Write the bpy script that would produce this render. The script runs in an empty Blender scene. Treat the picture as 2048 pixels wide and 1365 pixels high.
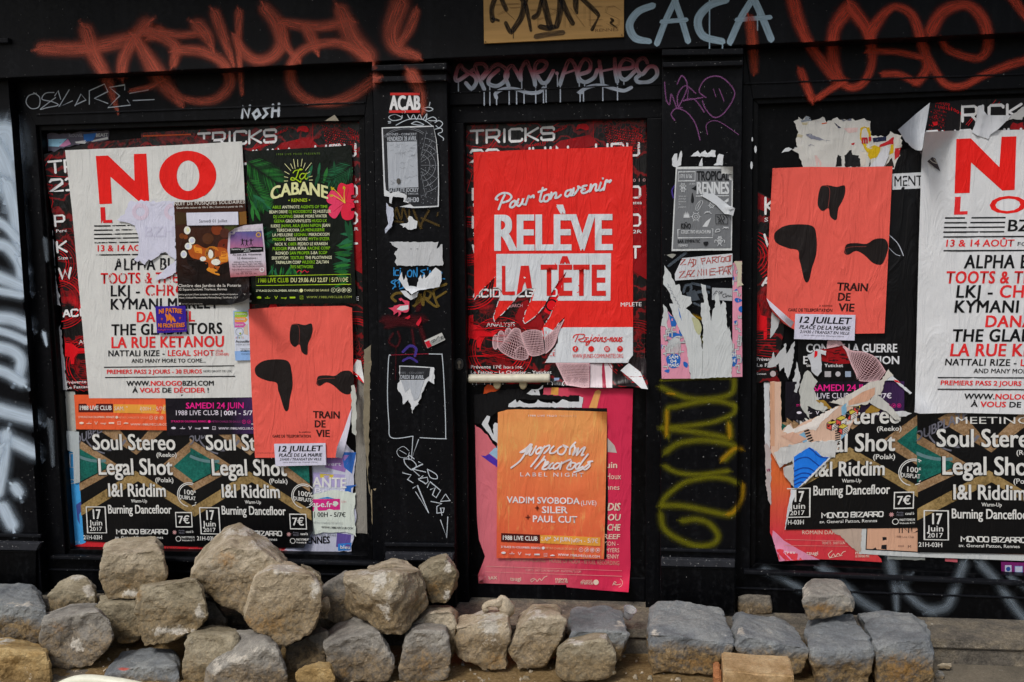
import bpy, bmesh, math, random
from mathutils import Vector, Matrix, noise
from mathutils.geometry import tessellate_polygon
random.seed(7)
SC = bpy.context.scene
COL = SC.collection
R = math.radians
# ------------------------------------------------------------------ camera
FPX = 1992.0                                     # focal length for the 2048 px wide photograph
CAMP = Vector((0.0, -3.5, 1.5))
ROT = Matrix.Rotation(R(8.0), 3, 'Z') @ Matrix.Rotation(R(90 - 6.5), 3, 'X') @ Matrix.Rotation(R(-0.6), 3, 'Z')
cd = bpy.data.cameras.new('camera'); cam = bpy.data.objects.new('camera', cd); COL.objects.link(cam)
cd.sensor_width = 36; cd.lens = FPX / 2048 * 36; cd.clip_start = 0.05; cd.clip_end = 500
cam.matrix_world = Matrix.Translation(CAMP) @ ROT.to_4x4()
SC.camera = cam
# ------------------------------------------------------------------ sky, sun, exposure
world = bpy.data.worlds.new('World'); SC.world = world; world.use_nodes = True
SUN_EL, SUN_AZ = 50.0, 206.0                     # soft light from above the street, behind the camera
wn = world.node_tree.nodes; wl = world.node_tree.links
sky = wn.new('ShaderNodeTexSky'); sky.sky_type = 'NISHITA'; sky.sun_disc = False
sky.sun_elevation = R(SUN_EL); sky.sun_rotation = R(SUN_AZ); sky.air_density = 1.0; sky.dust_density = 3.5; sky.ozone_density = 1.0
wl.new(sky.outputs[0], wn['Background'].inputs[0]); wn['Background'].inputs[1].default_value = 0.10
sl_ = bpy.data.lights.new('sun', 'SUN'); sun = bpy.data.objects.new('sun', sl_); COL.objects.link(sun)
sl_.energy = 1.5; sl_.angle = R(13); sl_.color = (1.0, 0.99, 0.975)
az = R(SUN_AZ)
sdir = Vector((math.sin(az) * math.cos(R(SUN_EL)), math.cos(az) * math.cos(R(SUN_EL)), math.sin(R(SUN_EL))))
sun.rotation_euler = sdir.to_track_quat('Z', 'Y').to_euler()
SC.view_settings.view_transform = 'Standard'; SC.view_settings.look = 'None'
SC.view_settings.gamma = 1; SC.view_settings.exposure = 0.06
# ------------------------------------------------------------------ pixel of the photograph -> point on the plane Y
def W(px, py, Y=0.0):
    d = ROT @ Vector(((px - 1024) / FPX, -(py - 682.5) / FPX, -1.0))
    return CAMP + d * ((Y - CAMP.y) / d.y)
INVR = ROT.transposed()
def PIX(p):
    q = INVR @ (p - CAMP)
    return (1024 + FPX * q.x / -q.z, 682.5 - FPX * q.y / -q.z)
def slope(y): return 7.1e-5 * (y - 774)
# ------------------------------------------------------------------ materials
def lin(h, k=1.0):
    h = h.lstrip('#')
    o = []
    for i in (0, 2, 4):
        c = int(h[i:i + 2], 16) / 255
        c = c / 12.92 if c <= 0.04045 else ((c + 0.055) / 1.055) ** 2.4
        o.append(min(0.85, c * k))
    return tuple(o)
KALB = 1.16
def alb(h): return lin(h, KALB)
class NT:
    def __init__(s, name):
        s.m = bpy.data.materials.new(name); s.m.use_nodes = True
        s.t = s.m.node_tree; s.bs = s.t.nodes['Principled BSDF']; s.out = s.t.nodes['Material Output']
    def n(s, typ, ins=None, **kw):
        x = s.t.nodes.new('ShaderNode' + typ)
        for k, v in kw.items(): setattr(x, k, v)
        for k, v in (ins or {}).items(): s.set(x.inputs[k], v)
        return x
    def set(s, sock, v):
        if isinstance(v, bpy.types.NodeSocket): s.t.links.new(v, sock)
        elif isinstance(v, bpy.types.Node): s.t.links.new(v.outputs[0], sock)
        else:
            if sock.type == 'RGBA' and len(v) == 3: v = (*v, 1)
            sock.default_value = v
    def p(s, **kw):
        for k, v in kw.items(): s.set(s.bs.inputs[k.replace('_', ' ')], v)
    def pos(s, scale=(1, 1, 1), rot=(0, 0, 0), loc=(0, 0, 0), src=None):
        return s.n('Mapping', {0: src or s.n('NewGeometry').outputs['Position'], 'Scale': scale, 'Rotation': rot, 'Location': loc})
    def noise(s, vec, scale=5, detail=3, rough=.5, dist=0):
        return s.n('TexNoise', {'Vector': vec, 'Scale': scale, 'Detail': detail, 'Roughness': rough, 'Distortion': dist})
    def ramp(s, fac, stops, interp='LINEAR'):
        r = s.n('ValToRGB', {0: fac}); r.color_ramp.interpolation = interp
        e = r.color_ramp.elements
        while len(e) < len(stops): e.new(0.5)
        for el, (p, c) in zip(e, stops):
            el.position = p; el.color = (*c, 1) if len(c) == 3 else c
        return r
    def g(s, fac, a, b):                                  # grey ramp a..b
        return s.n('MapRange', {0: fac, 1: a, 2: b})
    def mix(s, f, a, b, bt='MIX'):
        x = s.n('Mix', data_type='RGBA', blend_type=bt)
        s.set(x.inputs[0], f); s.set(x.inputs[6], a); s.set(x.inputs[7], b)
        return x.outputs[2]
    def math(s, op, a, b=0.0): return s.n('Math', {0: a, 1: b}, operation=op)
    def bump(s, h, strength=.4, dist=.004, normal=None):
        b = s.n('Bump', {'Height': h, 'Strength': strength, 'Distance': dist})
        if normal is not None: s.set(b.inputs['Normal'], normal)
        return b
_wr = None
def wrinkle_nodes(t, k=1.0):
    a = t.noise(t.pos((15, 1, 4.0), (0, .15, 0)), 1.0, 4, .55, 1.2)
    cr = t.g(t.math('ABSOLUTE', t.math('SUBTRACT', a, .5)), 0.0, .10)
    a2 = t.noise(t.pos((40, 1, 4.2), (0, -.1, 0)), 1.0, 3, .5, .9)
    cr2 = t.g(t.math('ABSOLUTE', t.math('SUBTRACT', a2, .5)), 0.0, .05)
    b = t.noise(t.pos(), 24, 4, .55); ms = t.n('MapRange', {0: t.noise(t.pos(), 6, 2, .5), 1: .42, 2: .62})
    h = t.math('ADD', t.math('MULTIPLY', cr, -.6), t.math('ADD', t.math('MULTIPLY', t.math('MULTIPLY', cr2, ms), -.20), t.math('MULTIPLY', b, .55)))
    return t.bump(h, .52 * k, .0040)
MATS = {}
def ink(h, rough=.62, k=1.0, spec=.22, var=.08):
    key = ('ink', h, rough, k)
    if key in MATS: return MATS[key]
    t = NT('print_' + h.strip('#')); c = alb(h)
    nz = t.noise(t.pos(), 11, 5, .65)
    fl = t.noise(t.pos(), 240, 2, .6)
    v = t.math('ADD', t.math('MULTIPLY', t.math('SUBTRACT', nz, .5), var * 3), 1.0)
    v = t.math('ADD', v, t.math('MULTIPLY', t.math('SUBTRACT', fl, .5), var * 1.6))
    cm = t.n('VectorMath', {0: (*c,), 1: v}, operation='MULTIPLY')
    t.p(Base_Color=cm, Roughness=rough, Normal=wrinkle_nodes(t, k), Specular_IOR_Level=spec)
    MATS[key] = t.m; return t.m
def plain(h, rough=.6, spec=.3, name='paint_', var=.15):
    key = ('plain', h, rough)
    if key in MATS: return MATS[key]
    t = NT(name + h.strip('#')); c = alb(h)
    nz = t.noise(t.pos(), 40, 4, .6)
    v = t.math('ADD', t.math('MULTIPLY', t.math('SUBTRACT', nz, .5), var * 3), 1.0)
    t.p(Base_Color=t.n('VectorMath', {0: (*c,), 1: v}, operation='MULTIPLY'), Roughness=rough, Specular_IOR_Level=spec,
        Normal=t.bump(nz, .3, .002))
    MATS[key] = t.m; return t.m
def spray(h, soft=.55, dens=.95, streak=.5, grain=1.0, rough=.6):
    """aerosol paint on the boards: thins out towards the rim of the ribbon, speckled"""
    key = ('spray', h, soft, dens, streak, grain)
    if key in MATS: return MATS[key]
    t = NT('spray_' + h.strip('#')); c = alb(h)
    uv = t.n('UVMap').outputs[0]
    sp = t.n('SeparateXYZ', {0: uv})
    v = t.math('ABSOLUTE', t.math('SUBTRACT', t.math('MULTIPLY', sp.outputs[1], 2.0), 1.0))
    edge = t.n('MapRange', {0: v, 1: soft, 2: 1.0, 3: 1.0, 4: 0.0}, interpolation_type='SMOOTHSTEP')
    st = t.noise(t.n('Mapping', {0: uv, 'Scale': (.55, 9, 1)}), 1.0, 3, .6)
    st = t.n('MapRange', {0: st, 1: .35, 2: .62, 3: 1 - streak, 4: 1.0})
    gr = t.noise(t.pos(), 420, 2, .7)
    a = t.math('MULTIPLY', t.math('MULTIPLY', edge, st), dens)
    a2 = t.math('ADD', a, t.math('MULTIPLY', t.math('MULTIPLY', t.math('SUBTRACT', gr, .5), grain), t.math('MULTIPLY', a, t.math('SUBTRACT', 1.15, a))))
    al = t.n('Clamp', {0: a2})
    t.p(Base_Color=c, Roughness=rough, Specular_IOR_Level=.2, Alpha=al)
    MATS[key] = t.m; return t.m
def marker(h, dens=.92):
    return spray(h, .8, dens, .3, .5)
# ------------------------------------------------------------------ object helpers
def tag(o, label=None, cat=None, group=None, kind=None):
    if label: o['label'] = label
    if cat: o['category'] = cat
    if group: o['group'] = group
    if kind: o['kind'] = kind
    return o
def empty(name, loc, label=None, cat=None, group=None):
    o = bpy.data.objects.new(name, None); COL.objects.link(o); o.location = loc; o.empty_display_size = .1
    return tag(o, label, cat, group)
def link_mesh(name, me, parent=None, loc=None, smooth=False):
    o = bpy.data.objects.new(name, me); COL.objects.link(o)
    off = Vector((0, 0, 0))
    if parent is not None:
        o.parent = parent; q = parent
        while q is not None: off = off + q.location; q = q.parent
    elif loc is not None:
        o.location = loc; off = Vector(loc)
    if off.length: me.transform(Matrix.Translation(-off))
    if smooth:
        me.polygons.foreach_set('use_smooth', [True] * len(me.polygons))
    me.update()
    return o
def from_bm(name, bm, mats, parent=None, loc=None, smooth=False):
    me = bpy.data.meshes.new(name); bm.to_mesh(me); bm.free()
    for m in (mats if isinstance(mats, (list, tuple)) else [mats]): me.materials.append(m)
    return link_mesh(name, me, parent, loc, smooth)
def prism(bm, pts, Yf, Yb, bev=0.0):
    """outline in photo pixels on the plane Yf, carried straight back to Yb"""
    f = [W(x, y, Yf) for x, y in pts]
    vf = [bm.verts.new(p) for p in f]; vb = [bm.verts.new((p.x, Yb, p.z)) for p in f]
    n = len(pts)
    fs = [bm.faces.new(vf), bm.faces.new(vb[::-1])]
    for i in range(n):
        j = (i + 1) % n
        fs.append(bm.faces.new((vf[j], vf[i], vb[i], vb[j])))
    bmesh.ops.recalc_face_normals(bm, faces=fs)
    if bev:
        es = [e for e in bm.edges if e.verts[0] in vf and e.verts[1] in vf]
        bmesh.ops.bevel(bm, geom=es, offset=bev, segments=2, affect='EDGES', profile=.6)
def block(name, pts, Yf, Yb, mat, parent=None, bev=.003, label=None):
    bm = bmesh.new(); prism(bm, pts, Yf, Yb, bev)
    o = from_bm(name, bm, mat, parent)
    if label: o['label'] = label
    return o
# ------------------------------------------------------------------ flat artwork, drawn in photo pixels and laid on a surface
def catmull(pts, n=8):
    if len(pts) < 3: 
        (a, b) = pts; return [tuple(a[k] + (b[k] - a[k]) * i / n for k in range(len(a))) for i in range(n + 1)]
    P = [pts[0]] + list(pts) + [pts[-1]]; out = []
    for i in range(1, len(P) - 2):
        p0, p1, p2, p3 = P[i - 1:i + 3]
        for j in range(n):
            t = j / n
            out.append(tuple(.5 * (2 * b + (c - a) * t + (2 * a - 5 * b + 4 * c - d) * t * t + (3 * b - a - 3 * c + d) * t ** 3)
                             for a, b, c, d in zip(p0, p1, p2, p3)))
    out.append(tuple(pts[-1])); return out
def jag(path, amp=4, step=5, seed=0, sharp=1.0):
    """a ragged torn line along a path"""
    rr = random.Random(seed); out = []
    for a, b in zip(path[:-1], path[1:]):
        L = math.hypot(b[0] - a[0], b[1] - a[1]); n = max(1, int(L / step))
        nx, ny = -(b[1] - a[1]) / max(L, 1e-6), (b[0] - a[0]) / max(L, 1e-6)
        for i in range(n):
            t = (i + rr.uniform(-.35, .35) * sharp) / n if i else 0
            k = rr.gauss(0, amp * .6) if i else 0
            out.append((a[0] + (b[0] - a[0]) * t + nx * k, a[1] + (b[1] - a[1]) * t + ny * k))
    out.append(path[-1]); return out
def rect(x0, y0, x1, y1, s=None):
    s0 = slope(y0) if s is None else s; s1 = slope(y1) if s is None else s
    return [(x0, y0), (x1, y0 + s0 * (x1 - x0)), (x1, y1 + s1 * (x1 - x0)), (x0, y1)]
def circ(x, y, r, n=20, ry=None):
    ry = ry or r
    return [(x + r * math.cos(i * 2 * math.pi / n), y + ry * math.sin(i * 2 * math.pi / n)) for i in range(n)]
def inside(p, poly):
    r = False; x, y = p.x, p.y; j = len(poly) - 1
    for i in range(len(poly)):
        (xi, yi), (xj, yj) = poly[i], poly[j]
        if (yi > y) != (yj > y) and x < (xj - xi) * (y - yi) / (yj - yi) + xi: r = not r
        j = i
    return r
HALO = {}
PENDING = []
class Part:
    """one mesh: shapes in photo pixels; z of the flat bmesh carries the height over the surface S(px, py)"""
    def __init__(s, name, parent=None, S=None, label=None, grid=0, cuts=(), regions=None, smooth=False, off=.0006):
        s.name, s.parent, s.label, s.grid, s.cuts, s.smooth, s.off = name, parent, label, grid, cuts, smooth, off
        s.S = S or (lambda x, y: 0.0); s.regions = regions
        s.bm = bmesh.new(); s.uv = s.bm.loops.layers.uv.new('UVMap'); s.mats = []; s.l = 0.0; s.texts = []; s.o = None; s.warp = None; s.wk = 1.0; s.clip = None
        PENDING.append(s)
    def mi(s, m):
        if m not in s.mats: s.mats.append(m)
        return s.mats.index(m)
    def face(s, vs, mi, uvs=None):
        try: f = s.bm.faces.new(vs)
        except ValueError: return
        f.material_index = mi
        if uvs:
            for lp, u in zip(f.loops, uvs): lp[s.uv].uv = u
    def poly(s, pts, m, lift=None):
        big = max(p[0] for p in pts) - min(p[0] for p in pts) > 60
        if lift is None: s.l += .00012 if big else .00001
        z = s.l if lift is None else lift; mi = s.mi(m)
        vs = [s.bm.verts.new((x, y, z)) for x, y in pts]
        for tri in tessellate_polygon([[Vector((x, y, 0)) for x, y in pts]]):
            s.face([vs[i] for i in tri], mi)
    def stroke(s, pts, w, m, smooth=True, n=7, cap=True, closed=False):
        """w: width or a width per control point"""
        if m in HALO:                                    # overspray round an aerosol line
            k = HALO[m][1]; s.stroke(pts, [q * k for q in w] if isinstance(w, (list, tuple)) else w * k, HALO[m][0], smooth, n, cap, closed)
        ws = w if isinstance(w, (list, tuple)) else [w] * len(pts)
        P = [(p[0], p[1], q * s.wk) for p, q in zip(pts, ws)]
        if closed: P = P + [P[0]]
        if smooth: P = catmull(P, n)
        Q = [P[0]]
        for p in P[1:]:
            if math.hypot(p[0] - Q[-1][0], p[1] - Q[-1][1]) > .15: Q.append(p)
        if len(Q) < 2: return
        s.l += .00004; mi = s.mi(m); L = 0; prev = None; rows = []
        for i, (x, y, wd) in enumerate(Q):
            a = Q[max(0, i - 1)]; b = Q[min(len(Q) - 1, i + 1)]
            dx, dy = b[0] - a[0], b[1] - a[1]; d = math.hypot(dx, dy) or 1
            nx, ny = -dy / d, dx / d
            if i: L += math.hypot(x - Q[i - 1][0], y - Q[i - 1][1])
            z = s.l + L * 4e-7; k = 1.0
            if 0 < i < len(Q) - 1:
                d1x, d1y = x - a[0], y - a[1]; l1 = math.hypot(d1x, d1y) or 1
                c = abs(-d1y / l1 * nx + d1x / l1 * ny); k = min(1.6, 1 / max(c, .3))
            h = wd / 2 * k
            rows.append((s.bm.verts.new((x + nx * h, y + ny * h, z)), s.bm.verts.new((x - nx * h, y - ny * h, z)), L / max(wd, 1), (x, y, z, nx, ny, h)))
        for r0, r1 in zip(rows[:-1], rows[1:]):
            s.face((r0[0], r1[0], r1[1], r0[1]), mi, ((r0[2], 0), (r1[2], 0), (r1[2], 1), (r0[2], 1)))
        if cap and not closed:
            for r, sg in ((rows[0], -1), (rows[-1], 1)):
                x, y, z, nx, ny, h = r[3]; c = s.bm.verts.new((x, y, z)); N = 6; arc = []
                for j in range(N + 1):
                    an = math.pi * j / N; ca, sa = math.cos(an), math.sin(an) * sg
                    if j == 0: arc.append(r[0])
                    elif j == N: arc.append(r[1])
                    else: arc.append(s.bm.verts.new((x + (nx * ca + ny * sa) * h, y + (ny * ca - nx * sa) * h, z)))
                for j in range(N):
                    s.face((c, arc[j], arc[j + 1]), mi, ((r[2], .5), (r[2], 0 if j < N / 2 else 1), (r[2], 0 if j + 1 < N / 2 else 1)))
    def line(s, pts, w, m, closed=False, cap=False): s.stroke(pts, w, m, smooth=False, cap=cap, closed=closed)
    def frame(s, q, w, m): s.line(list(q) + [q[0], q[1]], w, m)
    def disc(s, x, y, r, m, n=18, ry=None): s.poly(circ(x, y, r, n, ry), m)
    def ring(s, x, y, r, w, m, n=20, a0=0, a1=360):
        k = max(4, int(n * abs(a1 - a0) / 360))
        s.line([(x + r * math.cos(R(a0 + (a1 - a0) * i / k)), y + r * math.sin(R(a0 + (a1 - a0) * i / k))) for i in range(k + 1)], w, m)
    def t(s, txt, x0, x1, yb, cap, m=None, w=.0, sl=None, it=0.0, fn=None, wx=.92, align='l', sp=1.0):
        s.l += .00003
        s.texts.append((txt if isinstance(txt, list) else [(txt, m)], x0, x1, yb, cap, slope(yb) if sl is None else sl, w, it, fn, wx, align, sp, s.l))
    def add_text(s, me, spec, capH):
        segs, x0, x1, yb, cap, sl, w, it, fn, wx, align, sp, z = spec
        if not me.vertices: return
        xs = [v.co.x for v in me.vertices]; b0, b1 = min(xs), max(xs)
        sy = cap / capH; sx = (x1 - x0) / max(b1 - b0, 1e-6) if x1 is not None else sy * wx
        if x1 is None:
            wd = (b1 - b0) * sx
            if align == 'r': x0 -= wd
            elif align == 'c': x0 -= wd / 2
        idx = [s.mi(m) for _, m in segs]
        dx = max(0, w) * .62 * sy / max(sx, 1e-6); d = max(0, w) * .62      # thicken by overlaid copies, closer together than a stem is wide
        n = math.ceil(2 * dx / .06) + 1 if w > .004 else 1
        sh = [(-dx + 2 * dx * i / (n - 1), d * .55 * (1 if i % 2 else -1) * j) for i in range(n) for j in ((1, -1) if i in (0, n - 1) else (1,))] if n > 1 else [(0, 0)]
        for k, (ox, oy) in enumerate(sh):
            vs = []
            for v in me.vertices:
                px = x0 + (v.co.x - b0 + ox) * sx; py = yb + sl * (px - x0) - (v.co.y + oy) * sy; px += v.co.y * sy * it
                if fn: px, py = fn(px, py)
                vs.append(s.bm.verts.new((px, py, z + k * .000012)))
            for p in me.polygons:
                s.face([vs[i] for i in p.vertices], idx[min(p.material_index, len(idx) - 1)])
    def build(s):
        bm = s.bm
        if not bm.verts: bm.free(); return None
        if s.warp:
            for v in bm.verts: v.co.x, v.co.y = s.warp(v.co.x, v.co.y)
        geo = lambda: bm.verts[:] + bm.edges[:] + bm.faces[:]
        for (a, b) in s.cuts:
            nrm = Vector((-(b[1] - a[1]), b[0] - a[0], 0)).normalized()
            bmesh.ops.bisect_plane(bm, geom=geo(), dist=1e-5, plane_co=(a[0], a[1], 0), plane_no=nrm)
        if s.grid and s.texts:
            for _ in range(5):
                es = [e for e in bm.edges if (e.verts[0].co - e.verts[1].co).length > s.grid * 1.6]
                if not es: break
                bmesh.ops.subdivide_edges(bm, edges=es, cuts=1)
                bmesh.ops.triangulate(bm, faces=[f for f in bm.faces if len(f.verts) > 3])
        elif s.grid:
            xs = [v.co.x for v in bm.verts]; ys = [v.co.y for v in bm.verts]; g = s.grid
            for ax, lo, hi in ((0, min(xs), max(xs)), (1, min(ys), max(ys))):
                k = math.ceil(lo / g)
                while k * g < hi:
                    co = (k * g, 0, 0) if ax == 0 else (0, k * g, 0)
                    bmesh.ops.bisect_plane(bm, geom=geo(), dist=1e-4, plane_co=co, plane_no=(1, 0, 0) if ax == 0 else (0, 1, 0))
                    k += 1
        if s.clip:
            bad = [f for f in bm.faces if not inside(f.calc_center_median(), s.clip)]
            if bad: bmesh.ops.delete(bm, geom=bad, context='FACES')
        if s.regions:
            out = bmesh.new(); uv2 = out.loops.layers.uv.new('UVMap'); cache = {}
            for f in bm.faces:
                c = f.calc_center_median(); Y = s.regions(c.x, c.y); vs = []
                for v in f.verts:
                    if (v, Y) not in cache: cache[(v, Y)] = out.verts.new(W(v.co.x, v.co.y, Y - s.off - v.co.z))
                    vs.append(cache[(v, Y)])
                try: nf = out.faces.new(vs)
                except ValueError: continue
                nf.material_index = f.material_index
                for l0, l1 in zip(f.loops, nf.loops): l1[uv2].uv = l0[s.uv].uv
            bm.free(); bm = out
        else:
            for v in bm.verts:
                x, y, z = v.co; v.co = W(x, y, s.S(x, y) - s.off - z)
        bm.normal_update()
        flip = [f for f in bm.faces if f.normal.y > 0]
        bmesh.ops.reverse_faces(bm, faces=flip)
        par = s.parent.o if isinstance(s.parent, Part) else s.parent
        s.o = from_bm(s.name, bm, s.mats, par, None, s.smooth)
        if s.label: s.o['label'] = s.label
        return s.o
def flush():
    jobs = []
    hc = bpy.data.curves.new('h', 'FONT'); hc.body = 'H'; ho = bpy.data.objects.new('h', hc); COL.objects.link(ho)
    for P in PENDING:
        for sp in P.texts:
            cu = bpy.data.curves.new('tx', 'FONT'); cu.body = ''.join(a for a, _ in sp[0]); cu.size = 1
            cu.resolution_u = 2 if sp[4] < 16 else (3 if sp[4] < 40 else 6); cu.space_character = sp[11]
            i = 0
            for k, (a, m) in enumerate(sp[0]):
                for _ in a:
                    if i < len(cu.body_format): cu.body_format[i].material_index = k
                    i += 1
            for _ in sp[0]: cu.materials.append(None)
            o = bpy.data.objects.new('tx', cu); COL.objects.link(o); jobs.append((P, sp, o))
    bpy.context.view_layer.update()
    dg = bpy.context.evaluated_depsgraph_get()
    me = ho.evaluated_get(dg).to_mesh(); capH = max(v.co.y for v in me.vertices)
    for P, sp, o in jobs:
        e = o.evaluated_get(dg); P.add_text(e.to_mesh(), sp, capH); e.to_mesh_clear()
    for _, _, o in jobs + [(0, 0, ho)]:
        c = o.data; bpy.data.objects.remove(o); bpy.data.curves.remove(c)
    for P in PENDING: P.build()
    PENDING.clear()
# ---- a thing made of paper: its sheet is the top-level mesh, the print on it are its parts
LAYER = .0032
class Paper(Part):
    def __init__(s, name, label, cat, outline, layer, mat, base=.06, amp=.0012, seed=0, group=None, curls=(), grid=14, edge=.0, hole=None):
        s.base = base; s.amp = amp; s.seed = seed * 7.31; s.curls = curls; s.layer = layer
        super().__init__(name, None, s.surf, grid=grid, smooth=True, off=0.0)
        s.lab, s.cat, s.grp = label, cat, group
        s.outline = outline
        s.poly(outline, mat, 0.0)
    def surf(s, x, y):
        q = s.seed
        n1 = noise.noise(Vector((x / 55 + q, y / 160, q)))
        n2 = 1 - abs(noise.noise(Vector((x / 38 + y / 120, y / 170 - q, 3 + q)))) * 2
        n3 = noise.noise(Vector((x / 18, y / 30, q + 9)))
        d = 1.5 * s.amp * (n1 * .9 + max(0, n2) ** 4 * .8 + n3 * .25)
        for (ax, ay), (nx, ny), k in s.curls:             # corner or edge that lifts off: quadratic in the distance past a line
            L = math.hypot(nx, ny); e = ((x - ax) * nx + (y - ay) * ny) / L
            if e > 0: d += k * e * e
        return s.base - LAYER * s.layer - d
    def build(s):
        o = super().build()
        tag(o, s.lab, s.cat, s.grp)
        xs = [p[0] for p in s.outline]; ys = [p[1] for p in s.outline]
        loc = W(sum(xs) / len(xs), max(ys), s.base)
        o.data.transform(Matrix.Translation(-loc)); o.location = loc
        return o
    def part(s, name, label=None, grid=None, off=.0006, lv=0, warp=None):
        if grid is None: grid = 13 if name == 'picture' else 0
        p = Part(name, s, s.surf, label, grid, off=off + lv * .0012, smooth=bool(grid)); p.warp = warp or s.pw; p.clip = s.outline
        return p
    pw = None
def bil(q, u, v):
    return tuple((q[0][k] * (1 - u) + q[1][k] * u) * (1 - v) + (q[3][k] * (1 - u) + q[2][k] * u) * v for k in (0, 1))
def quadmap(a, b):
    """carries the layout drawn on quad a over to quad b"""
    def f(x, y):
        u = v = .5
        for _ in range(6):
            px, py = bil(a, u, v); ex, ey = x - px, y - py
            if abs(ex) + abs(ey) < 1e-5: break
            ux, uy = [(a[1][k] - a[0][k]) * (1 - v) + (a[2][k] - a[3][k]) * v for k in (0, 1)]
            vx, vy = [(a[3][k] - a[0][k]) * (1 - u) + (a[2][k] - a[1][k]) * u for k in (0, 1)]
            D = ux * vy - uy * vx
            u += (ex * vy - ey * vx) / D; v += (ey * ux - ex * uy) / D
        return bil(b, u, v)
    return f
# ================================================================== the shopfront
def black_paint(name, base, rough=.42, chips=.728, dust=.8):
    t = NT(name)
    p = t.pos()
    big = t.noise(p, 2.2, 5, .6); fine = t.noise(p, 60, 5, .65)
    vert = t.noise(t.pos((30, 30, 2.5)), 1.0, 4, .6)
    spk = t.noise(p, 130, 2, .6)
    v = t.math('ADD', t.math('MULTIPLY', big, .9), t.math('MULTIPLY', vert, .7))
    c = t.n('VectorMath', {0: base, 1: v}, operation='MULTIPLY')
    d = t.n('MapRange', {0: t.math('MULTIPLY', fine, vert), 1: .27, 2: .48})
    c2 = t.mix(t.math('MULTIPLY', d, dust * .3), c, (.036, .038, .042))
    chip = t.n('MapRange', {0: spk, 1: chips, 2: chips + .02})
    c3 = t.mix(chip, c2, (.34, .34, .33))
    r = t.n('MapRange', {0: t.math('ADD', big, fine), 1: .7, 2: 1.3, 3: rough - .1, 4: rough + .2})
    t.p(Base_Color=c3, Roughness=r, Specular_IOR_Level=.13,
        Normal=t.bump(t.math('ADD', t.math('MULTIPLY', fine, .5), t.math('MULTIPLY', vert, .8)), .35, .0025))
    return t.m
M_BLACK = black_paint('black_gloss_paint', (.0018, .0022, .0036))
M_BLACK2 = black_paint('black_panel_paint', (.0013, .0015, .0022), .38, .76)
M_EDGE = black_paint('worn_edge_paint', (.008, .009, .012), .48, .70, 1.0)
M_SILL = black_paint('worn_sill_paint', (.035, .037, .044), .45, .66, 1.0)
FASC, PIL, BRD, PAN = -.10, -.05, 0.0, .06
def beam(x): return 157 - .0448 * x
base0 = W(1024, 1215, 0.0)
shop = empty('shopfront', (0, .1, base0.z), 'black painted wooden shopfront covered in graffiti and layers of torn posters', 'shopfront')
Y0B = .14
fascia = block('fascia', [(-560, -420), (2700, -420), (2700, beam(2700)), (-560, beam(-560))], FASC, Y0B, M_BLACK, shop)
shade_overhang = block('shade_overhang', [(-700, -620), (2900, -620), (2900, -150), (-700, -95)], -.34, FASC - .003, M_BLACK, shop, .01)  # overhang out of view, added and sized so its shade darkens the fascia
def quad_y(xa, ya, xb, yb, h): return [(xa, ya), (xb, yb), (xb, yb + h), (xa, ya + h)]
def pier(lt, rt, lb, rb, caps, bases, ybot):
    p = block('pilaster', [lt, rt, rb, lb], PIL, Y0B, M_BLACK, shop)
    for i, (q, Y) in enumerate(caps): block('capital', q, Y, Y0B, M_EDGE, p)
    for i, (q, Y) in enumerate(bases): block('base_moulding', q, Y, PIL - .002, M_EDGE if i == 0 else M_SILL, p)
    q = bases[1][0]
    block('base_block', [(q[3][0], q[3][1] + 1), (q[2][0], q[2][1] + 1), (q[2][0] - 1, ybot), (q[3][0] + 1, ybot)], PIL - .012, Y0B, M_BLACK2, p)
    return p
pier((744.5, 122), (893, 115), (768, 1212), (912.5, 1215),
     [([(743, 131), (893, 126), (893, 139), (743, 142)], -.098), ([(744, 154), (893, 149), (893, 161), (744, 164)], -.082)],
     [([(769, 1086), (908.5, 1088), (908.5, 1095), (769, 1093)], -.062), ([(770, 1107), (907, 1109), (906, 1122), (771, 1121)], -.075)], 1215)
pier((1324, 96), (1486.5, 89), (1320, 1216), (1470.5, 1222),
     [([(1324, 99), (1487, 97), (1487, 109), (1324, 111)], -.098), ([(1325, 125), (1487, 121), (1486, 131), (1325, 135)], -.082)],
     [([(1321, 1097), (1471.5, 1101), (1471.5, 1107), (1321, 1103)], -.062), ([(1322, 1118), (1470, 1122), (1469.5, 1136), (1322, 1133)], -.075)], 1225)
pier((-260, 166), (16, 156), (-120, 1180), (84, 1185),
     [([(-262, 60), (14, 55), (15, 66), (-261, 71)], -.098), ([(-262, 82), (15, 76), (16, 86), (-262, 92)], -.12)],
     [([(-130, 1066), (81, 1070), (81, 1076), (-130, 1072)], -.062), ([(-130, 1082), (80, 1087), (72, 1102), (-130, 1098)], -.075)], 1190)
pier((2310, 56), (2480, 50), (2300, 1240), (2460, 1245),
     [([(2309, 70), (2481, 64), (2481, 76), (2309, 82)], -.098), ([(2309, 96), (2481, 90), (2481, 101), (2309, 107)], -.082)],
     [([(2300, 1120), (2461, 1124), (2461, 1130), (2300, 1126)], -.062), ([(2300, 1142), (2460, 1147), (2459, 1160), (2300, 1156)], -.075)], 1250)
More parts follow.
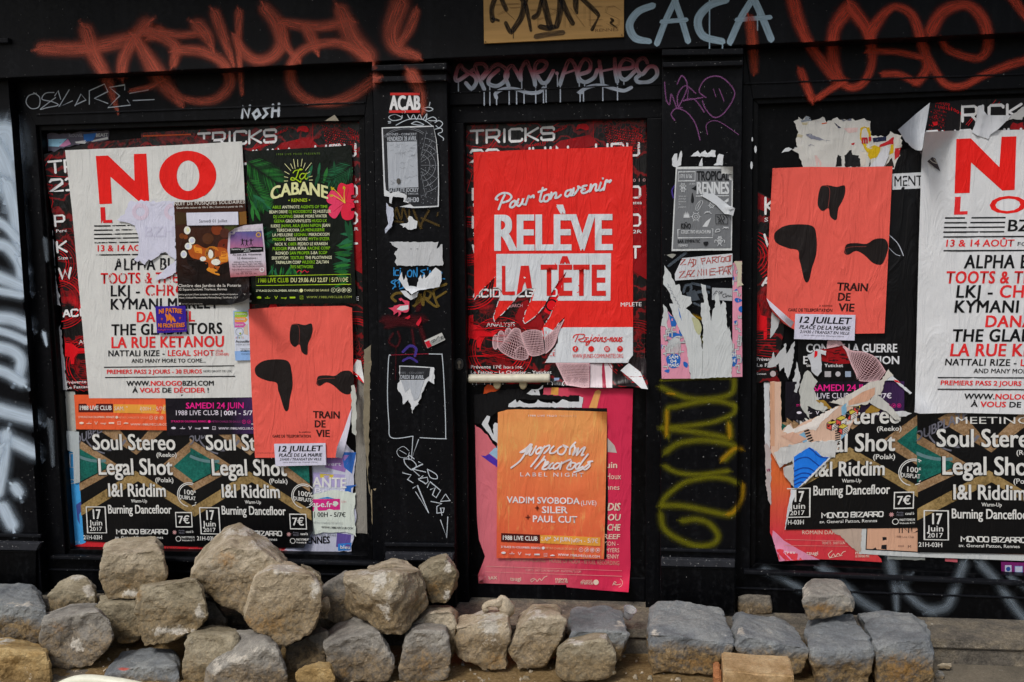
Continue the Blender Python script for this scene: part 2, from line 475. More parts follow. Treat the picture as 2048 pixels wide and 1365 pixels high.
# ---- left bay: boards round a recessed show-window panel
def bay(name, out, inn, seam, ledge, ybot, extra_seams=()):
    (otl, otr, obr, obl), (itl, itr, ibr, ibl) = out, inn
    w = empty(name, (0, .1, base0.z)); w.parent = shop; w.location = (0, 0, 0)
    block('head_board', [otl, otr, (itr[0], itr[1]), (itl[0], itl[1])], BRD, Y0B, M_BLACK, w, .002)
    block('stile', [otl, itl, ibl, obl], BRD + .002, Y0B, M_BLACK, w, .002)
    block('stile', [itr, otr, obr, ibr], BRD + .002, Y0B, M_BLACK, w, .002)
    block('apron', [ibl, ibr, obr, (obr[0], ybot), (obl[0], ybot), obl], BRD + .001, Y0B, M_BLACK2, w, .002)
    # inner bead
    k = 11
    q = [(itl[0] + k, itl[1] + k), (itr[0] - k, itr[1] + k), (ibr[0] - k, ibr[1] - k), (ibl[0] + k, ibl[1] - k)]
    bm = bmesh.new(); I = [itl, itr, ibr, ibl]
    for i in range(4):
        j = (i + 1) % 4
        prism(bm, [I[i], I[j], q[j], q[i]], .018 + .0006 * i, Y0B, .002)
    from_bm('bead', bm, M_BLACK2, w)
    block('window_panel', [(itl[0] + 4, itl[1] + 4), (itr[0] - 4, itr[1] + 4), (ibr[0] - 4, ibr[1] - 4), (ibl[0] + 4, ibl[1] - 4)], PAN, Y0B + .01, M_BLACK2, w, 0)
    block('sill', ledge, -.022, BRD, M_EDGE, w, .004)
    for a, b in (seam,) + tuple(extra_seams):
        block('bead_strip', [a, b, (b[0], b[1] + 3), (a[0], a[1] + 3)], BRD - .006, BRD, M_EDGE, w, .001)
    return w
bay('window_bay', ((18, 150), (744, 118), (768, 1150), (84, 1150)), ((71, 251), (729, 231), (746, 1122), (130, 1110)),
    ((72, 228), (729, 204)), [(100, 1112), (757, 1126), (757, 1133), (100, 1119)], 1225, (((84, 1138), (760, 1150)), ((84, 1180), (760, 1195))))
bay('window_bay', ((1487, 84), (2310, 50), (2310, 1200), (1470, 1165)), ((1506, 198), (2250, 168), (2250, 1172), (1500, 1138)),
    ((1488, 166), (2300, 138)), [(1488, 1141), (2300, 1176), (2300, 1184), (1488, 1149)], 1262, (((1472, 1175), (2300, 1204)),))
# ---- the door between the pilasters
door = empty('door', (0, 0, 0)); door.parent = shop
block('head_board', [(893, 114), (1324, 96), (1324, 199), (898, 211)], BRD, Y0B, M_BLACK, door, .002)
block('bead_strip', [(897, 184.5), (1324, 167), (1324, 169.5), (897, 187)], BRD - .005, BRD, M_EDGE, door, .001)
block('head_rail', [(898, 213), (1324, 201), (1324, 236), (899, 247)], .02, Y0B, M_BLACK, door, .002)
block('door_post', [(899, 247), (927, 246), (938, 1216), (913, 1216)], .016, Y0B, M_BLACK, door, .003)
block('door_post', [(1294, 237), (1324, 236), (1320, 1220), (1291, 1218)], .016, Y0B, M_BLACK, door, .003)
leaf = block('door_leaf', [(925, 245), (1296, 235), (1293, 1215), (936, 1213)], PAN + .012, Y0B, M_BLACK2, door, 0)
block('bottom_rail', [(936, 1150), (1291, 1156), (1291, 1214), (938, 1212)], PAN + .0085, PAN + .02, M_BLACK, door, .004)
bm = bmesh.new()
prism(bm, circ(918, 729, 9, 16, 12), .012, .02, .001)
from_bm('lock_plate', bm, plain('#2a2a2c', .3, .6), door)
bm = bmesh.new(); prism(bm, circ(918, 726, 4, 12), .006, .013, .001); prism(bm, [(916.5, 728), (919.5, 728), (920, 737), (916, 737)], .007, .013)
from_bm('lock_cylinder', bm, plain('#6b6558', .35, .7), door)
# rough stone let into the foot of the wall right of the pilaster
# ---- stone step, pavement, sand
def stone_mat(name, cols, spk=.5, rough=.85, scale=1.0, bump=.75, mortar='#bdb7aa', clay=.7):
    t = NT(name)
    tc = t.n('TexCoord').outputs['Object']; oi = t.n('ObjectInfo')
    off = t.n('VectorMath', {0: (37.0, 11.0, 23.0), 1: oi.outputs['Random']}, operation='MULTIPLY')
    p = t.n('VectorMath', {0: tc, 1: off.outputs[0]}, operation='ADD').outputs[0]
    a = t.noise(p, 7 * scale, 6, .62, .4); b = t.noise(p, 21 * scale, 5, .6); f = t.noise(p, 190, 3, .7); m = t.noise(p, 70, 4, .7)
    c = t.ramp(t.math('ADD', t.math('MULTIPLY', a, .7), t.math('MULTIPLY', b, .3)), [(.32, lin(cols[0])), (.47, lin(cols[1])), (.60, lin(cols[2])), (.72, lin(cols[1]))])
    v = t.math('ADD', t.math('MULTIPLY', t.math('SUBTRACT', f, .5), spk * 2.2), 1.0)
    v = t.math('MULTIPLY', v, t.math('ADD', t.math('MULTIPLY', t.math('SUBTRACT', m, .5), spk * 1.6), 1.0))
    c2 = t.n('VectorMath', {0: c, 1: v}, operation='MULTIPLY').outputs[0]
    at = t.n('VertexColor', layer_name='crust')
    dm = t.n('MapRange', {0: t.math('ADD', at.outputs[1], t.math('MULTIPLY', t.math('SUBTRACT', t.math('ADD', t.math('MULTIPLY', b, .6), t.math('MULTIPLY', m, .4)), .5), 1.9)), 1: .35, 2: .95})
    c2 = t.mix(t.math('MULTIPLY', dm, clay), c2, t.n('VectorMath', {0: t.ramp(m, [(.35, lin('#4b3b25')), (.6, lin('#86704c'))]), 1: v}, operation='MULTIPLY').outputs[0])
    sp = t.n('SeparateColor', {0: at.outputs[0]})
    mk = t.n('MapRange', {0: t.math('ADD', sp.outputs[0], t.math('ADD', t.math('MULTIPLY', t.math('SUBTRACT', b, .5), 2.2), t.math('MULTIPLY', t.math('SUBTRACT', m, .5), 1.6))), 1: .45, 2: .8})
    c3 = t.mix(mk, c2, t.n('VectorMath', {0: lin(mortar), 1: v}, operation='MULTIPLY').outputs[0])
    ok = t.n('MapRange', {0: t.math('ADD', sp.outputs[1], t.math('ADD', t.math('MULTIPLY', t.math('SUBTRACT', a, .5), 1.4), t.math('MULTIPLY', t.math('SUBTRACT', m, .5), 1.8))), 1: .35, 2: 1.1})
    c4 = t.mix(t.math('MULTIPLY', ok, .7), c3, t.n('VectorMath', {0: lin('#8a642c'), 1: v}, operation='MULTIPLY').outputs[0])
    ok2 = t.n('MapRange', {0: t.math('ADD', sp.outputs[2], t.math('MULTIPLY', t.math('SUBTRACT', b, .5), 1.2)), 1: .45, 2: .7})
    c5 = t.mix(t.math('MULTIPLY', ok2, .75), c4, lin('#d0503a'))
    h = t.math('ADD', t.math('MULTIPLY', b, .7), t.math('ADD', t.math('MULTIPLY', m, .5), t.math('MULTIPLY', f, .22)))
    t.p(Base_Color=c5, Roughness=rough, Specular_IOR_Level=.25, Normal=t.bump(h, bump, .010))
    return t.m
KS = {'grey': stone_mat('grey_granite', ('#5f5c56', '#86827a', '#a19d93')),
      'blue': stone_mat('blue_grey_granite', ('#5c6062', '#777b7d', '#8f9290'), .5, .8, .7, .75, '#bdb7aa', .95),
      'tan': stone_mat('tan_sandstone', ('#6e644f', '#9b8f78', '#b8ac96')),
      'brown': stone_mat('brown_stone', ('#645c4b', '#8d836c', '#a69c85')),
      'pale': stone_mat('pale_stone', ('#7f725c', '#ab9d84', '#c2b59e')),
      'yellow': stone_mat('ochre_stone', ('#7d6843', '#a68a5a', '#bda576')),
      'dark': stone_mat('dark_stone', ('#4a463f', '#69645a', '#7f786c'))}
GZ = .05; STZ = .138
def tilt(x): return .0137 * (x - 1.0)               # the street falls away a little to the left
def step_obj():
    bm = bmesh.new()
    def bx(x0, x1, y0, y1, z0, z1, b):
        r = bmesh.ops.create_cube(bm, size=1)
        for v in r['verts']: v.co = Vector(((x0 + x1) / 2 + v.co.x * (x1 - x0), (y0 + y1) / 2 + v.co.y * (y1 - y0), (z0 + z1) / 2 + v.co.z * (z1 - z0)))
        es = list({e for v in r['verts'] for e in v.link_edges})
        bmesh.ops.bevel(bm, geom=es, offset=b, segments=2, affect='EDGES')
    xs = [-3.4, -2.1, -.75, .62, 1.95, 3.4]
    for a, b in zip(xs[:-1], xs[1:]): bx(a + .004, b - .004, -.19, .16, STZ - .032, STZ, .006)
    bx(-3.4, 3.4, -.178, .16, GZ - .1, STZ - .034, .004)
    for v in bm.verts: v.co.z += tilt(v.co.x)
    o = from_bm('doorstep', bm, stone_mat('step_stone', ('#4f4b45', '#6c665c', '#877d6b'), .8, .9, 1.6, 1.0)); tag(o, kind='structure')
step_obj()
def ground():
    bm = bmesh.new()
    vs = [bm.verts.new((x, y, GZ + tilt(x))) for x, y in ((-60, -60), (60, -60), (60, .16), (-60, .16))]; bm.faces.new(vs)
    o = from_bm('pavement', bm, stone_mat('pavement_stone', ('#4f4a42', '#6a6356', '#7f7666'), .5, .9, .3, .5)); tag(o, kind='structure')
ground()
def sandz(x, y):
    s = min(1, max(0, (-y - .19) / .2)); s = s * s * (3 - 2 * s)
    r = min(1, max(0, (.93 - x) / .12)); r = r * r * (3 - 2 * r)
    m = math.exp(-((x - .05) / .62) ** 2)
    return GZ + tilt(x) - .012 + (.014 + .030 * m * s) * r + .009 * noise.noise(Vector((x * 6, y * 6, 2))) * s + .004 * noise.noise(Vector((x * 30, y * 30, 5)))
def sand():
    bm = bmesh.new(); nx, ny = 260, 90; g = []
    for j in range(ny + 1):
        y = -.192 - 1.5 * (j / ny) ** 1.6
        g.append([bm.verts.new((x, y, sandz(x, y))) for x in [-2.4 + 4.0 * i / nx for i in range(nx + 1)]])
    for j in range(ny):
        for i in range(nx): bm.faces.new((g[j][i], g[j + 1][i], g[j + 1][i + 1], g[j][i + 1]))
    t = NT('sand'); p = t.pos()
    a = t.noise(p, 18, 6, .7); f = t.noise(p, 420, 3, .8); m = t.noise(p, 90, 4, .7)
    c = t.ramp(t.math('ADD', t.math('MULTIPLY', a, .5), t.math('MULTIPLY', m, .5)), [(.35, lin('#6e5a3c')), (.5, lin('#937a52')), (.65, lin('#b39a72'))])
    v = t.math('ADD', t.math('MULTIPLY', f, 1.1), .45)
    t.p(Base_Color=t.n('VectorMath', {0: c, 1: v}, operation='MULTIPLY').outputs[0], Roughness=.95, Specular_IOR_Level=.15,
        Normal=t.bump(t.math('ADD', m, t.math('MULTIPLY', f, .6)), .8, .012))
    tag(from_bm('sand', bm, t.m, None, None, True), kind='stuff')
sand()
# ================================================================== the heap of paving stones
def drop(p, z): return Vector((p.x, p.y, z))
def cobble(label, kind, front, top, Yf, Yb, seed, bot=None, crust=(), ochre=(), red=(), vox=.0068, rough=1.0, extra=(), name='paving_stone', group='paving stones heaped in front of the shopfront', sm=0, zmin=None):
    """front: outline of the near face in photo pixels (depth Yf, or (px, py, Y)); top: far edge of the upper face"""
    pts = []
    for q in front: pts.append(W(q[0], q[1], q[2] if len(q) > 2 else Yf))
    tb = [W(q[0], q[1], q[2] if len(q) > 2 else Yb) for q in top]
    zb = min(p.z for p in pts)
    if zmin is not None: zb = zmin
    pts += tb
    for p in tb: pts.append(Vector((p.x * .97 + .03 * tb[0].x, p.y, zb + .012)))
    for q in extra: pts.append(W(*q))
    mid = sum(pts, Vector()) / len(pts); gk = 1.012 if name == 'paving_stone' else 1.0
    bm = bmesh.new()
    for p in pts: bm.verts.new(mid + (p - mid) * gk)
    r = bmesh.ops.convex_hull(bm, input=bm.verts[:])
    bmesh.ops.delete(bm, geom=[v for v in bm.verts if not v.link_faces], context='VERTS')
    rr = random.Random(seed * 13 + 5); cen = sum((v.co for v in bm.verts), Vector()) / len(bm.verts)
    for k in range(7 if len(pts) > 8 else 0):             # knocked off corners and edges
        n = Vector((rr.gauss(0, 1), rr.gauss(0, 1), rr.gauss(0, 1))).normalized()
        s_ = max((v.co - cen).dot(n) for v in bm.verts)
        r_ = bmesh.ops.bisect_plane(bm, geom=bm.verts[:] + bm.edges[:] + bm.faces[:], plane_co=cen + n * s_ * rr.uniform(.93, .985), plane_no=n, clear_outer=True)
        bmesh.ops.holes_fill(bm, edges=[e for e in bm.edges if e.is_boundary])
    me = bpy.data.meshes.new('tmp'); bm.to_mesh(me); bm.free()
    o = bpy.data.objects.new('tmp', me); COL.objects.link(o)
    m = o.modifiers.new('r', 'REMESH'); m.mode = 'VOXEL'; m.voxel_size = vox
    m2 = o.modifiers.new('s', 'SMOOTH'); m2.factor = .5; m2.iterations = sm
    bpy.context.view_layer.update()
    me2 = bpy.data.meshes.new_from_object(o.evaluated_get(bpy.context.evaluated_depsgraph_get()))
    bpy.data.objects.remove(o); bpy.data.meshes.remove(me)
    ztop = max(p.z for p in pts)
    c = sum(pts, Vector()) / len(pts); base = Vector((c.x, c.y, zb)); q = Vector((seed * 3.1, seed * 1.7, seed * .9))
    nrm = [v.normal.copy() for v in me2.vertices]
    ca = me2.color_attributes.new('crust', 'FLOAT_COLOR', 'POINT')
    for i, v in enumerate(me2.vertices):
        p = v.co
        d = noise.noise(p * 8 + q) * .004
        rg = 1 - abs(noise.noise(p * 13 + q * 1.3)) * 2
        side = min(1, max(0, (.75 - nrm[i].z) / .4))
        d += max(0, rg - .4) * -.006 + noise.fractal(p * 30 + q, .8, 2.1, 5) * (.0022 + .0034 * side)
        f1 = noise.voronoi(p * 10 + q * 1.9)[0][0]; d += (f1 - .42) * .016 * (.35 + .65 * side)
        chip = noise.noise(p * 10 + q * 2.2)
        if chip > .22: d -= (chip - .22) * .034 * (.5 + side * .5)
        v.co = p + nrm[i] * d * rough
        x, y = PIX(v.co); rgb = [0, 0, 0]
        for k, lst in enumerate((crust, ochre, red)):
            for (cx, cy, rx, ry) in lst:
                e = math.hypot((x - cx) / rx, (y - cy) / ry); rgb[k] = max(rgb[k], max(0, 1.25 - e) * .8)
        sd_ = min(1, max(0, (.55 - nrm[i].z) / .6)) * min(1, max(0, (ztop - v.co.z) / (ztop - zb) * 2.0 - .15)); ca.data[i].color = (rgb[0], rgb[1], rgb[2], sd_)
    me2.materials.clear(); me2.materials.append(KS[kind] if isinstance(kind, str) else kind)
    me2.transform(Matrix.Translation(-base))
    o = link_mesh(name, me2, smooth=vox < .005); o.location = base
    return tag(o, label, 'paving stone' if name == 'paving_stone' else name.replace('_', ' '), group)
# back row, left
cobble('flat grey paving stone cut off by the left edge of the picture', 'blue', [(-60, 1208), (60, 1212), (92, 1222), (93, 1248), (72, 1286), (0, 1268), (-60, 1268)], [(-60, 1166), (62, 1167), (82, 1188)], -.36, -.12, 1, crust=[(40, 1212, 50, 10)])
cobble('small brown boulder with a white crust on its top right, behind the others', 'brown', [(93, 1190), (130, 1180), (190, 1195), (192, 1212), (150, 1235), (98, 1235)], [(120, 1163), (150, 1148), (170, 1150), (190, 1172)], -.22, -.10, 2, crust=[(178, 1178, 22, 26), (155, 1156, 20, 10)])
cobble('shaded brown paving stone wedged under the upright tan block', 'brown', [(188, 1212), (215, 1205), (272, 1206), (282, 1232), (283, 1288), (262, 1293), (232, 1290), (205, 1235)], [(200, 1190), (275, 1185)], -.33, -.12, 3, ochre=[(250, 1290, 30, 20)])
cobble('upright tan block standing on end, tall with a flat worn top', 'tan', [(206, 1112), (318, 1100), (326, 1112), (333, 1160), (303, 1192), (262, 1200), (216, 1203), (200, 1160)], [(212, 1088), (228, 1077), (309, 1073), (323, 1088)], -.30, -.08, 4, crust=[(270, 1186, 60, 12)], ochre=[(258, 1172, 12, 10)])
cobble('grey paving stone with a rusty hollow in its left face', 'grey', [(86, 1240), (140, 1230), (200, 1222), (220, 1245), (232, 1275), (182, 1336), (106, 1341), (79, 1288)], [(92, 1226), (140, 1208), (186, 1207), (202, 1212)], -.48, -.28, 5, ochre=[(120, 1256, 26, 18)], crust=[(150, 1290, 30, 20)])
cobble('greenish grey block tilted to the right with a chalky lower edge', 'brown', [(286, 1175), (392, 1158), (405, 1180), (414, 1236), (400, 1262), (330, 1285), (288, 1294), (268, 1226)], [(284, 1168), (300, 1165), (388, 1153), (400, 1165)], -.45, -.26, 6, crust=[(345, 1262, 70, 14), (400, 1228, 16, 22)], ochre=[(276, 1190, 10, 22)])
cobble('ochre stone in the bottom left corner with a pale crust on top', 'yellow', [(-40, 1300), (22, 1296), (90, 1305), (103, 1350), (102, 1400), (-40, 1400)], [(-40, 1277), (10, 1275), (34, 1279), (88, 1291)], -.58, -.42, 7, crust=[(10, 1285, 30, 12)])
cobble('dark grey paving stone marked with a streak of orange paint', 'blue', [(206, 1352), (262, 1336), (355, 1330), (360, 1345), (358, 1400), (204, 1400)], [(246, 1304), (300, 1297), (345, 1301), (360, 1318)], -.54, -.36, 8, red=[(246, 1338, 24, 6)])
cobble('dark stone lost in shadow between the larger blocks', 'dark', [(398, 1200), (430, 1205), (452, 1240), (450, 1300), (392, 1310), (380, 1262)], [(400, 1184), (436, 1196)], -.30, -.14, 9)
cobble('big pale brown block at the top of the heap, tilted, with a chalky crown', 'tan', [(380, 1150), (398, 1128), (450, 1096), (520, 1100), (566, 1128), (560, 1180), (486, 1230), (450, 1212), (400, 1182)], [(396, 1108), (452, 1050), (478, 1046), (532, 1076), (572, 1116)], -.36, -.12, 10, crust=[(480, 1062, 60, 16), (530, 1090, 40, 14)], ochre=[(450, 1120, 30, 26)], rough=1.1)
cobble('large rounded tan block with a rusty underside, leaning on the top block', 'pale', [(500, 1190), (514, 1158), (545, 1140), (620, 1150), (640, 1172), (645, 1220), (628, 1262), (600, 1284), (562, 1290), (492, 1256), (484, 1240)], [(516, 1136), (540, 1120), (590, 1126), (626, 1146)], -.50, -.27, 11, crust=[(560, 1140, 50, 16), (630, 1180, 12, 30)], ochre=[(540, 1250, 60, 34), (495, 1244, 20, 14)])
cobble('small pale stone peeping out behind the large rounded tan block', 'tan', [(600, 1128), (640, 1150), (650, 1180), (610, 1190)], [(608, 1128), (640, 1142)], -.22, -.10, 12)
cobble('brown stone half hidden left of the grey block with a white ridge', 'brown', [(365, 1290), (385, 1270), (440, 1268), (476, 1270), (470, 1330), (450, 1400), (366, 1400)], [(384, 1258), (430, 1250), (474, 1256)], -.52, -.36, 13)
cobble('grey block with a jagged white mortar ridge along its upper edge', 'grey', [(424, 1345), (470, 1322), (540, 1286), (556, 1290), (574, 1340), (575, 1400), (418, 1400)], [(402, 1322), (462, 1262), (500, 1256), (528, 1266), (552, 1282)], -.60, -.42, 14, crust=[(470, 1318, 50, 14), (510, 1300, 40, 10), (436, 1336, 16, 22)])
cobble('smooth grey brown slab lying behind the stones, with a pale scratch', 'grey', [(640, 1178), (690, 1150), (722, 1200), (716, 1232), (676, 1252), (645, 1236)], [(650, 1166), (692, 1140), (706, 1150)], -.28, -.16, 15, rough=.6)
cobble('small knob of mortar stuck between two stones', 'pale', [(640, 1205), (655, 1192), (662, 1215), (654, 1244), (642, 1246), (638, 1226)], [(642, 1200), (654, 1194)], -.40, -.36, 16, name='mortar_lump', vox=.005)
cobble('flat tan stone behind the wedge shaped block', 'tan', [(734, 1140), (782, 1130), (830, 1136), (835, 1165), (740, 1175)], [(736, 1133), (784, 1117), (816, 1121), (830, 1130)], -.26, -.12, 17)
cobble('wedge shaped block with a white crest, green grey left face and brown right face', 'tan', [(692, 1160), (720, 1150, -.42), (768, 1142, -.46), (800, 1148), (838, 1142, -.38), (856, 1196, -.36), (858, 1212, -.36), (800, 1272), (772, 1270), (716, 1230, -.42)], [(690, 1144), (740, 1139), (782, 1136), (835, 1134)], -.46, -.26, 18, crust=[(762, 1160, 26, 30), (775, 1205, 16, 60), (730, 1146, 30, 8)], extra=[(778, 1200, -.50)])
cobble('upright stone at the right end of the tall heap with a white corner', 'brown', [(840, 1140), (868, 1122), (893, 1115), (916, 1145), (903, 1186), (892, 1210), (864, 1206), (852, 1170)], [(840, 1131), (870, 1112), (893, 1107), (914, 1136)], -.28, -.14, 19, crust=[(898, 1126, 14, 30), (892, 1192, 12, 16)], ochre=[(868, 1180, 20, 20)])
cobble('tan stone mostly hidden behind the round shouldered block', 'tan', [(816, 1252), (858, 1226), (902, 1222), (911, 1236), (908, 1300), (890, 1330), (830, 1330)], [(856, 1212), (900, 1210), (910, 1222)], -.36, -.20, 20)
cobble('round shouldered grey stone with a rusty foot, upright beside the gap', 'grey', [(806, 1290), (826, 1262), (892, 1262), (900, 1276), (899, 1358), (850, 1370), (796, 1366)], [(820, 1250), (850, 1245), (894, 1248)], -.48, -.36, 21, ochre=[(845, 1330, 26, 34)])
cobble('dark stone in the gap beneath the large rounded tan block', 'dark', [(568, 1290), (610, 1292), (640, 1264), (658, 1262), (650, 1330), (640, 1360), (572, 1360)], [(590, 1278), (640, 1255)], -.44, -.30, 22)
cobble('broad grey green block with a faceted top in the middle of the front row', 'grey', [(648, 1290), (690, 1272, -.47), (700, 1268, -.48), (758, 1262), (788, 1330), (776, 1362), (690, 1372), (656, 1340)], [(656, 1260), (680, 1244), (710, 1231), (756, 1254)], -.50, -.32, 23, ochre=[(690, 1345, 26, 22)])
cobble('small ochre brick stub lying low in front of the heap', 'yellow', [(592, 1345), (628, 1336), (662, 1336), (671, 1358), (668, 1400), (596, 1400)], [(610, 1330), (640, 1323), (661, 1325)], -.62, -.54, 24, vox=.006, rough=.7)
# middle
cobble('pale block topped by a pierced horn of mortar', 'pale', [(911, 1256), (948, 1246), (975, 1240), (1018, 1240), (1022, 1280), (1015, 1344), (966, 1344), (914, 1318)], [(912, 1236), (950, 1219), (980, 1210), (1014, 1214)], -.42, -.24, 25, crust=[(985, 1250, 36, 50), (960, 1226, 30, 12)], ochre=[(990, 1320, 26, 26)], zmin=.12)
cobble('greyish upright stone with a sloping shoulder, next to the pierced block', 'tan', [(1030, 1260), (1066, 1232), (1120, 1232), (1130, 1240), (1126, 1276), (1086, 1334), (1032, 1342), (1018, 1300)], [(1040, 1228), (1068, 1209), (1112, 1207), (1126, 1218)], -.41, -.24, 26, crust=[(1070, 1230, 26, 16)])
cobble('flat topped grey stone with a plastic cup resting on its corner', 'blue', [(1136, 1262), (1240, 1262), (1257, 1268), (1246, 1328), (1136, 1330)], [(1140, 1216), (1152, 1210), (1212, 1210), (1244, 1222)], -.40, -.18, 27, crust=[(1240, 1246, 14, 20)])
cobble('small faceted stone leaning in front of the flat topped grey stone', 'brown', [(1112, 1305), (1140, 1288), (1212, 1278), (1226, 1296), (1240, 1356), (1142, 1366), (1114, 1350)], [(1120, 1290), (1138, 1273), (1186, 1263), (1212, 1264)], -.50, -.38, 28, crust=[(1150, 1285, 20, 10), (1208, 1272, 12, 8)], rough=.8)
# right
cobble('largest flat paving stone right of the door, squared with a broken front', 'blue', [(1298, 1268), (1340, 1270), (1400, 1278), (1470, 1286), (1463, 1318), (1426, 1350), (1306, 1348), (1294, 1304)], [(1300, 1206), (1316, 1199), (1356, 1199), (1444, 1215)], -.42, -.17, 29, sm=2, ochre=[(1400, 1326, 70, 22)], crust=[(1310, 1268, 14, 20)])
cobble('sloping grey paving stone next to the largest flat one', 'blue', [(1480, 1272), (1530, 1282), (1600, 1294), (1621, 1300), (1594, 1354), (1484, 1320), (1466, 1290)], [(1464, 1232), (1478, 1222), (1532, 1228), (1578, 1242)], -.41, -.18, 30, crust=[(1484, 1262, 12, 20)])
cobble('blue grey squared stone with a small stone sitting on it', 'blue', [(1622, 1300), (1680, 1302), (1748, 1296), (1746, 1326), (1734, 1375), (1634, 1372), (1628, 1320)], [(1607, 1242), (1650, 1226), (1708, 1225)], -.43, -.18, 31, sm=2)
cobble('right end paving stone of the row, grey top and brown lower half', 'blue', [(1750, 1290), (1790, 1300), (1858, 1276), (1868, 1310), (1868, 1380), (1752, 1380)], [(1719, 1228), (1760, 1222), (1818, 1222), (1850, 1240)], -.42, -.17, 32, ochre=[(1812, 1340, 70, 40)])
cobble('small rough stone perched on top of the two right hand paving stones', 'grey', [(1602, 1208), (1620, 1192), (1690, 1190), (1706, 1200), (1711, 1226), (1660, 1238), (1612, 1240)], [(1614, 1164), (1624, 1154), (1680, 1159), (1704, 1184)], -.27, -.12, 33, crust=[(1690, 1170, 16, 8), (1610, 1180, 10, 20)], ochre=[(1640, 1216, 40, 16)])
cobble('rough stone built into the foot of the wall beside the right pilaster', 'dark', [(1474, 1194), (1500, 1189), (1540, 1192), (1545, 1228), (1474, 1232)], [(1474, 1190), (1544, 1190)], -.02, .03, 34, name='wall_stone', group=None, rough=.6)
# small bits
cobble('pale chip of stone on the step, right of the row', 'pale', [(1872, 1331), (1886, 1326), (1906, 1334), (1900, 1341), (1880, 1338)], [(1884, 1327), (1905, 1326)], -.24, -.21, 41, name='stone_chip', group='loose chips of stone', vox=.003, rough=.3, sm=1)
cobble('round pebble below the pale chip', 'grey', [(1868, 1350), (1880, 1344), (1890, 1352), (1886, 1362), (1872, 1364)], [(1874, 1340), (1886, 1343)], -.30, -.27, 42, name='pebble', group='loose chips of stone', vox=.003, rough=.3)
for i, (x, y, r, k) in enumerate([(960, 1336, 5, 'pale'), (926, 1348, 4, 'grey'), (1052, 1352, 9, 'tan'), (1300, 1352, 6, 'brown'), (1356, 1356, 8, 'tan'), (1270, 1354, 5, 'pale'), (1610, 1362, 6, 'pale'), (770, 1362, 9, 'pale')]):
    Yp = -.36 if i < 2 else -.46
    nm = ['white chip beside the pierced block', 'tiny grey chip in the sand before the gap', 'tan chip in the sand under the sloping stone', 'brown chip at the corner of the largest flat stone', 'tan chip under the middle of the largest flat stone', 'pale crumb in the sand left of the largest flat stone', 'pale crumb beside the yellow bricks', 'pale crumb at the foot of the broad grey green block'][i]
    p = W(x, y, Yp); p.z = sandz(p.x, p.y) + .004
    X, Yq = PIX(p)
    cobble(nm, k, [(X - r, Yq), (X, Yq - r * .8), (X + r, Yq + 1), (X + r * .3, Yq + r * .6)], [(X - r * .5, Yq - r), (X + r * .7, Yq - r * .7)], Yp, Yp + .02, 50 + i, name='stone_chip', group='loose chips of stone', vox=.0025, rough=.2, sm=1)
def gravel():
    rr = random.Random(77); bm = bmesh.new()
    for i in range(520):
        x = rr.uniform(-2.2, 1.0); y = -rr.uniform(.21, .62); r = rr.choice((.002, .003, .003, .004, .006, .008))
        c = Vector((x, y, sandz(x, y) + r * .3)); vs = [bm.verts.new(c + Vector((rr.gauss(0, 1), rr.gauss(0, 1), rr.gauss(0, .7))).normalized() * r * rr.uniform(.7, 1.2)) for _ in range(9)]
        g = bmesh.ops.convex_hull(bm, input=vs); bmesh.ops.delete(bm, geom=[v for v in vs if v.is_valid and not v.link_faces], context='VERTS')
    tag(from_bm('gravel', bm, KS['pale']), kind='stuff')
gravel()
# horn of mortar with a hole on the pierced block
def horn():
    bm = bmesh.new(); P = [(972, 1222, -.34), (970, 1212, -.34), (978, 1207, -.34), (996, 1205, -.335), (1004, 1197, -.33), (1010, 1200, -.33), (1016, 1226, -.31)]
    ring = []
    pts = [W(*q) for q in P]; rad = [.011, .009, .010, .013, .011, .013, .022]
    for i, p in enumerate(pts):
        a = pts[max(0, i - 1)]; b = pts[min(len(pts) - 1, i + 1)]; tn = (b - a).normalized()
        u = tn.cross(Vector((0, 1, .2))).normalized(); v = tn.cross(u)
        ring.append([bm.verts.new(p + (u * math.cos(k * PI2 / 12) + v * math.sin(k * PI2 / 12)) * rad[i] * (1 + .25 * noise.noise(p * 70 + Vector((k, 0, 0))))) for k in range(12)])
    for r0, r1 in zip(ring[:-1], ring[1:]):
        for k in range(12): bm.faces.new((r0[k], r0[(k + 1) % 12], r1[(k + 1) % 12], r1[k]))
    bm.faces.new(ring[0][::-1]); bm.faces.new(ring[-1])
    bmesh.ops.recalc_face_normals(bm, faces=bm.faces[:])
    bmesh.ops.subdivide_edges(bm, edges=bm.edges[:], cuts=1, smooth=.6, use_grid_fill=True)
    for v in bm.verts: v.co += Vector((noise.noise(v.co * 60), noise.noise(v.co * 60 + Vector((9, 0, 0))), noise.noise(v.co * 60 + Vector((0, 9, 0))))) * .003
    return bm
PI2 = 2 * math.pi
o = next(o for o in COL.objects if o.get('label', '').startswith('pale block topped'))
from_bm('mortar_horn', horn(), KS['pale'], o, None, True)
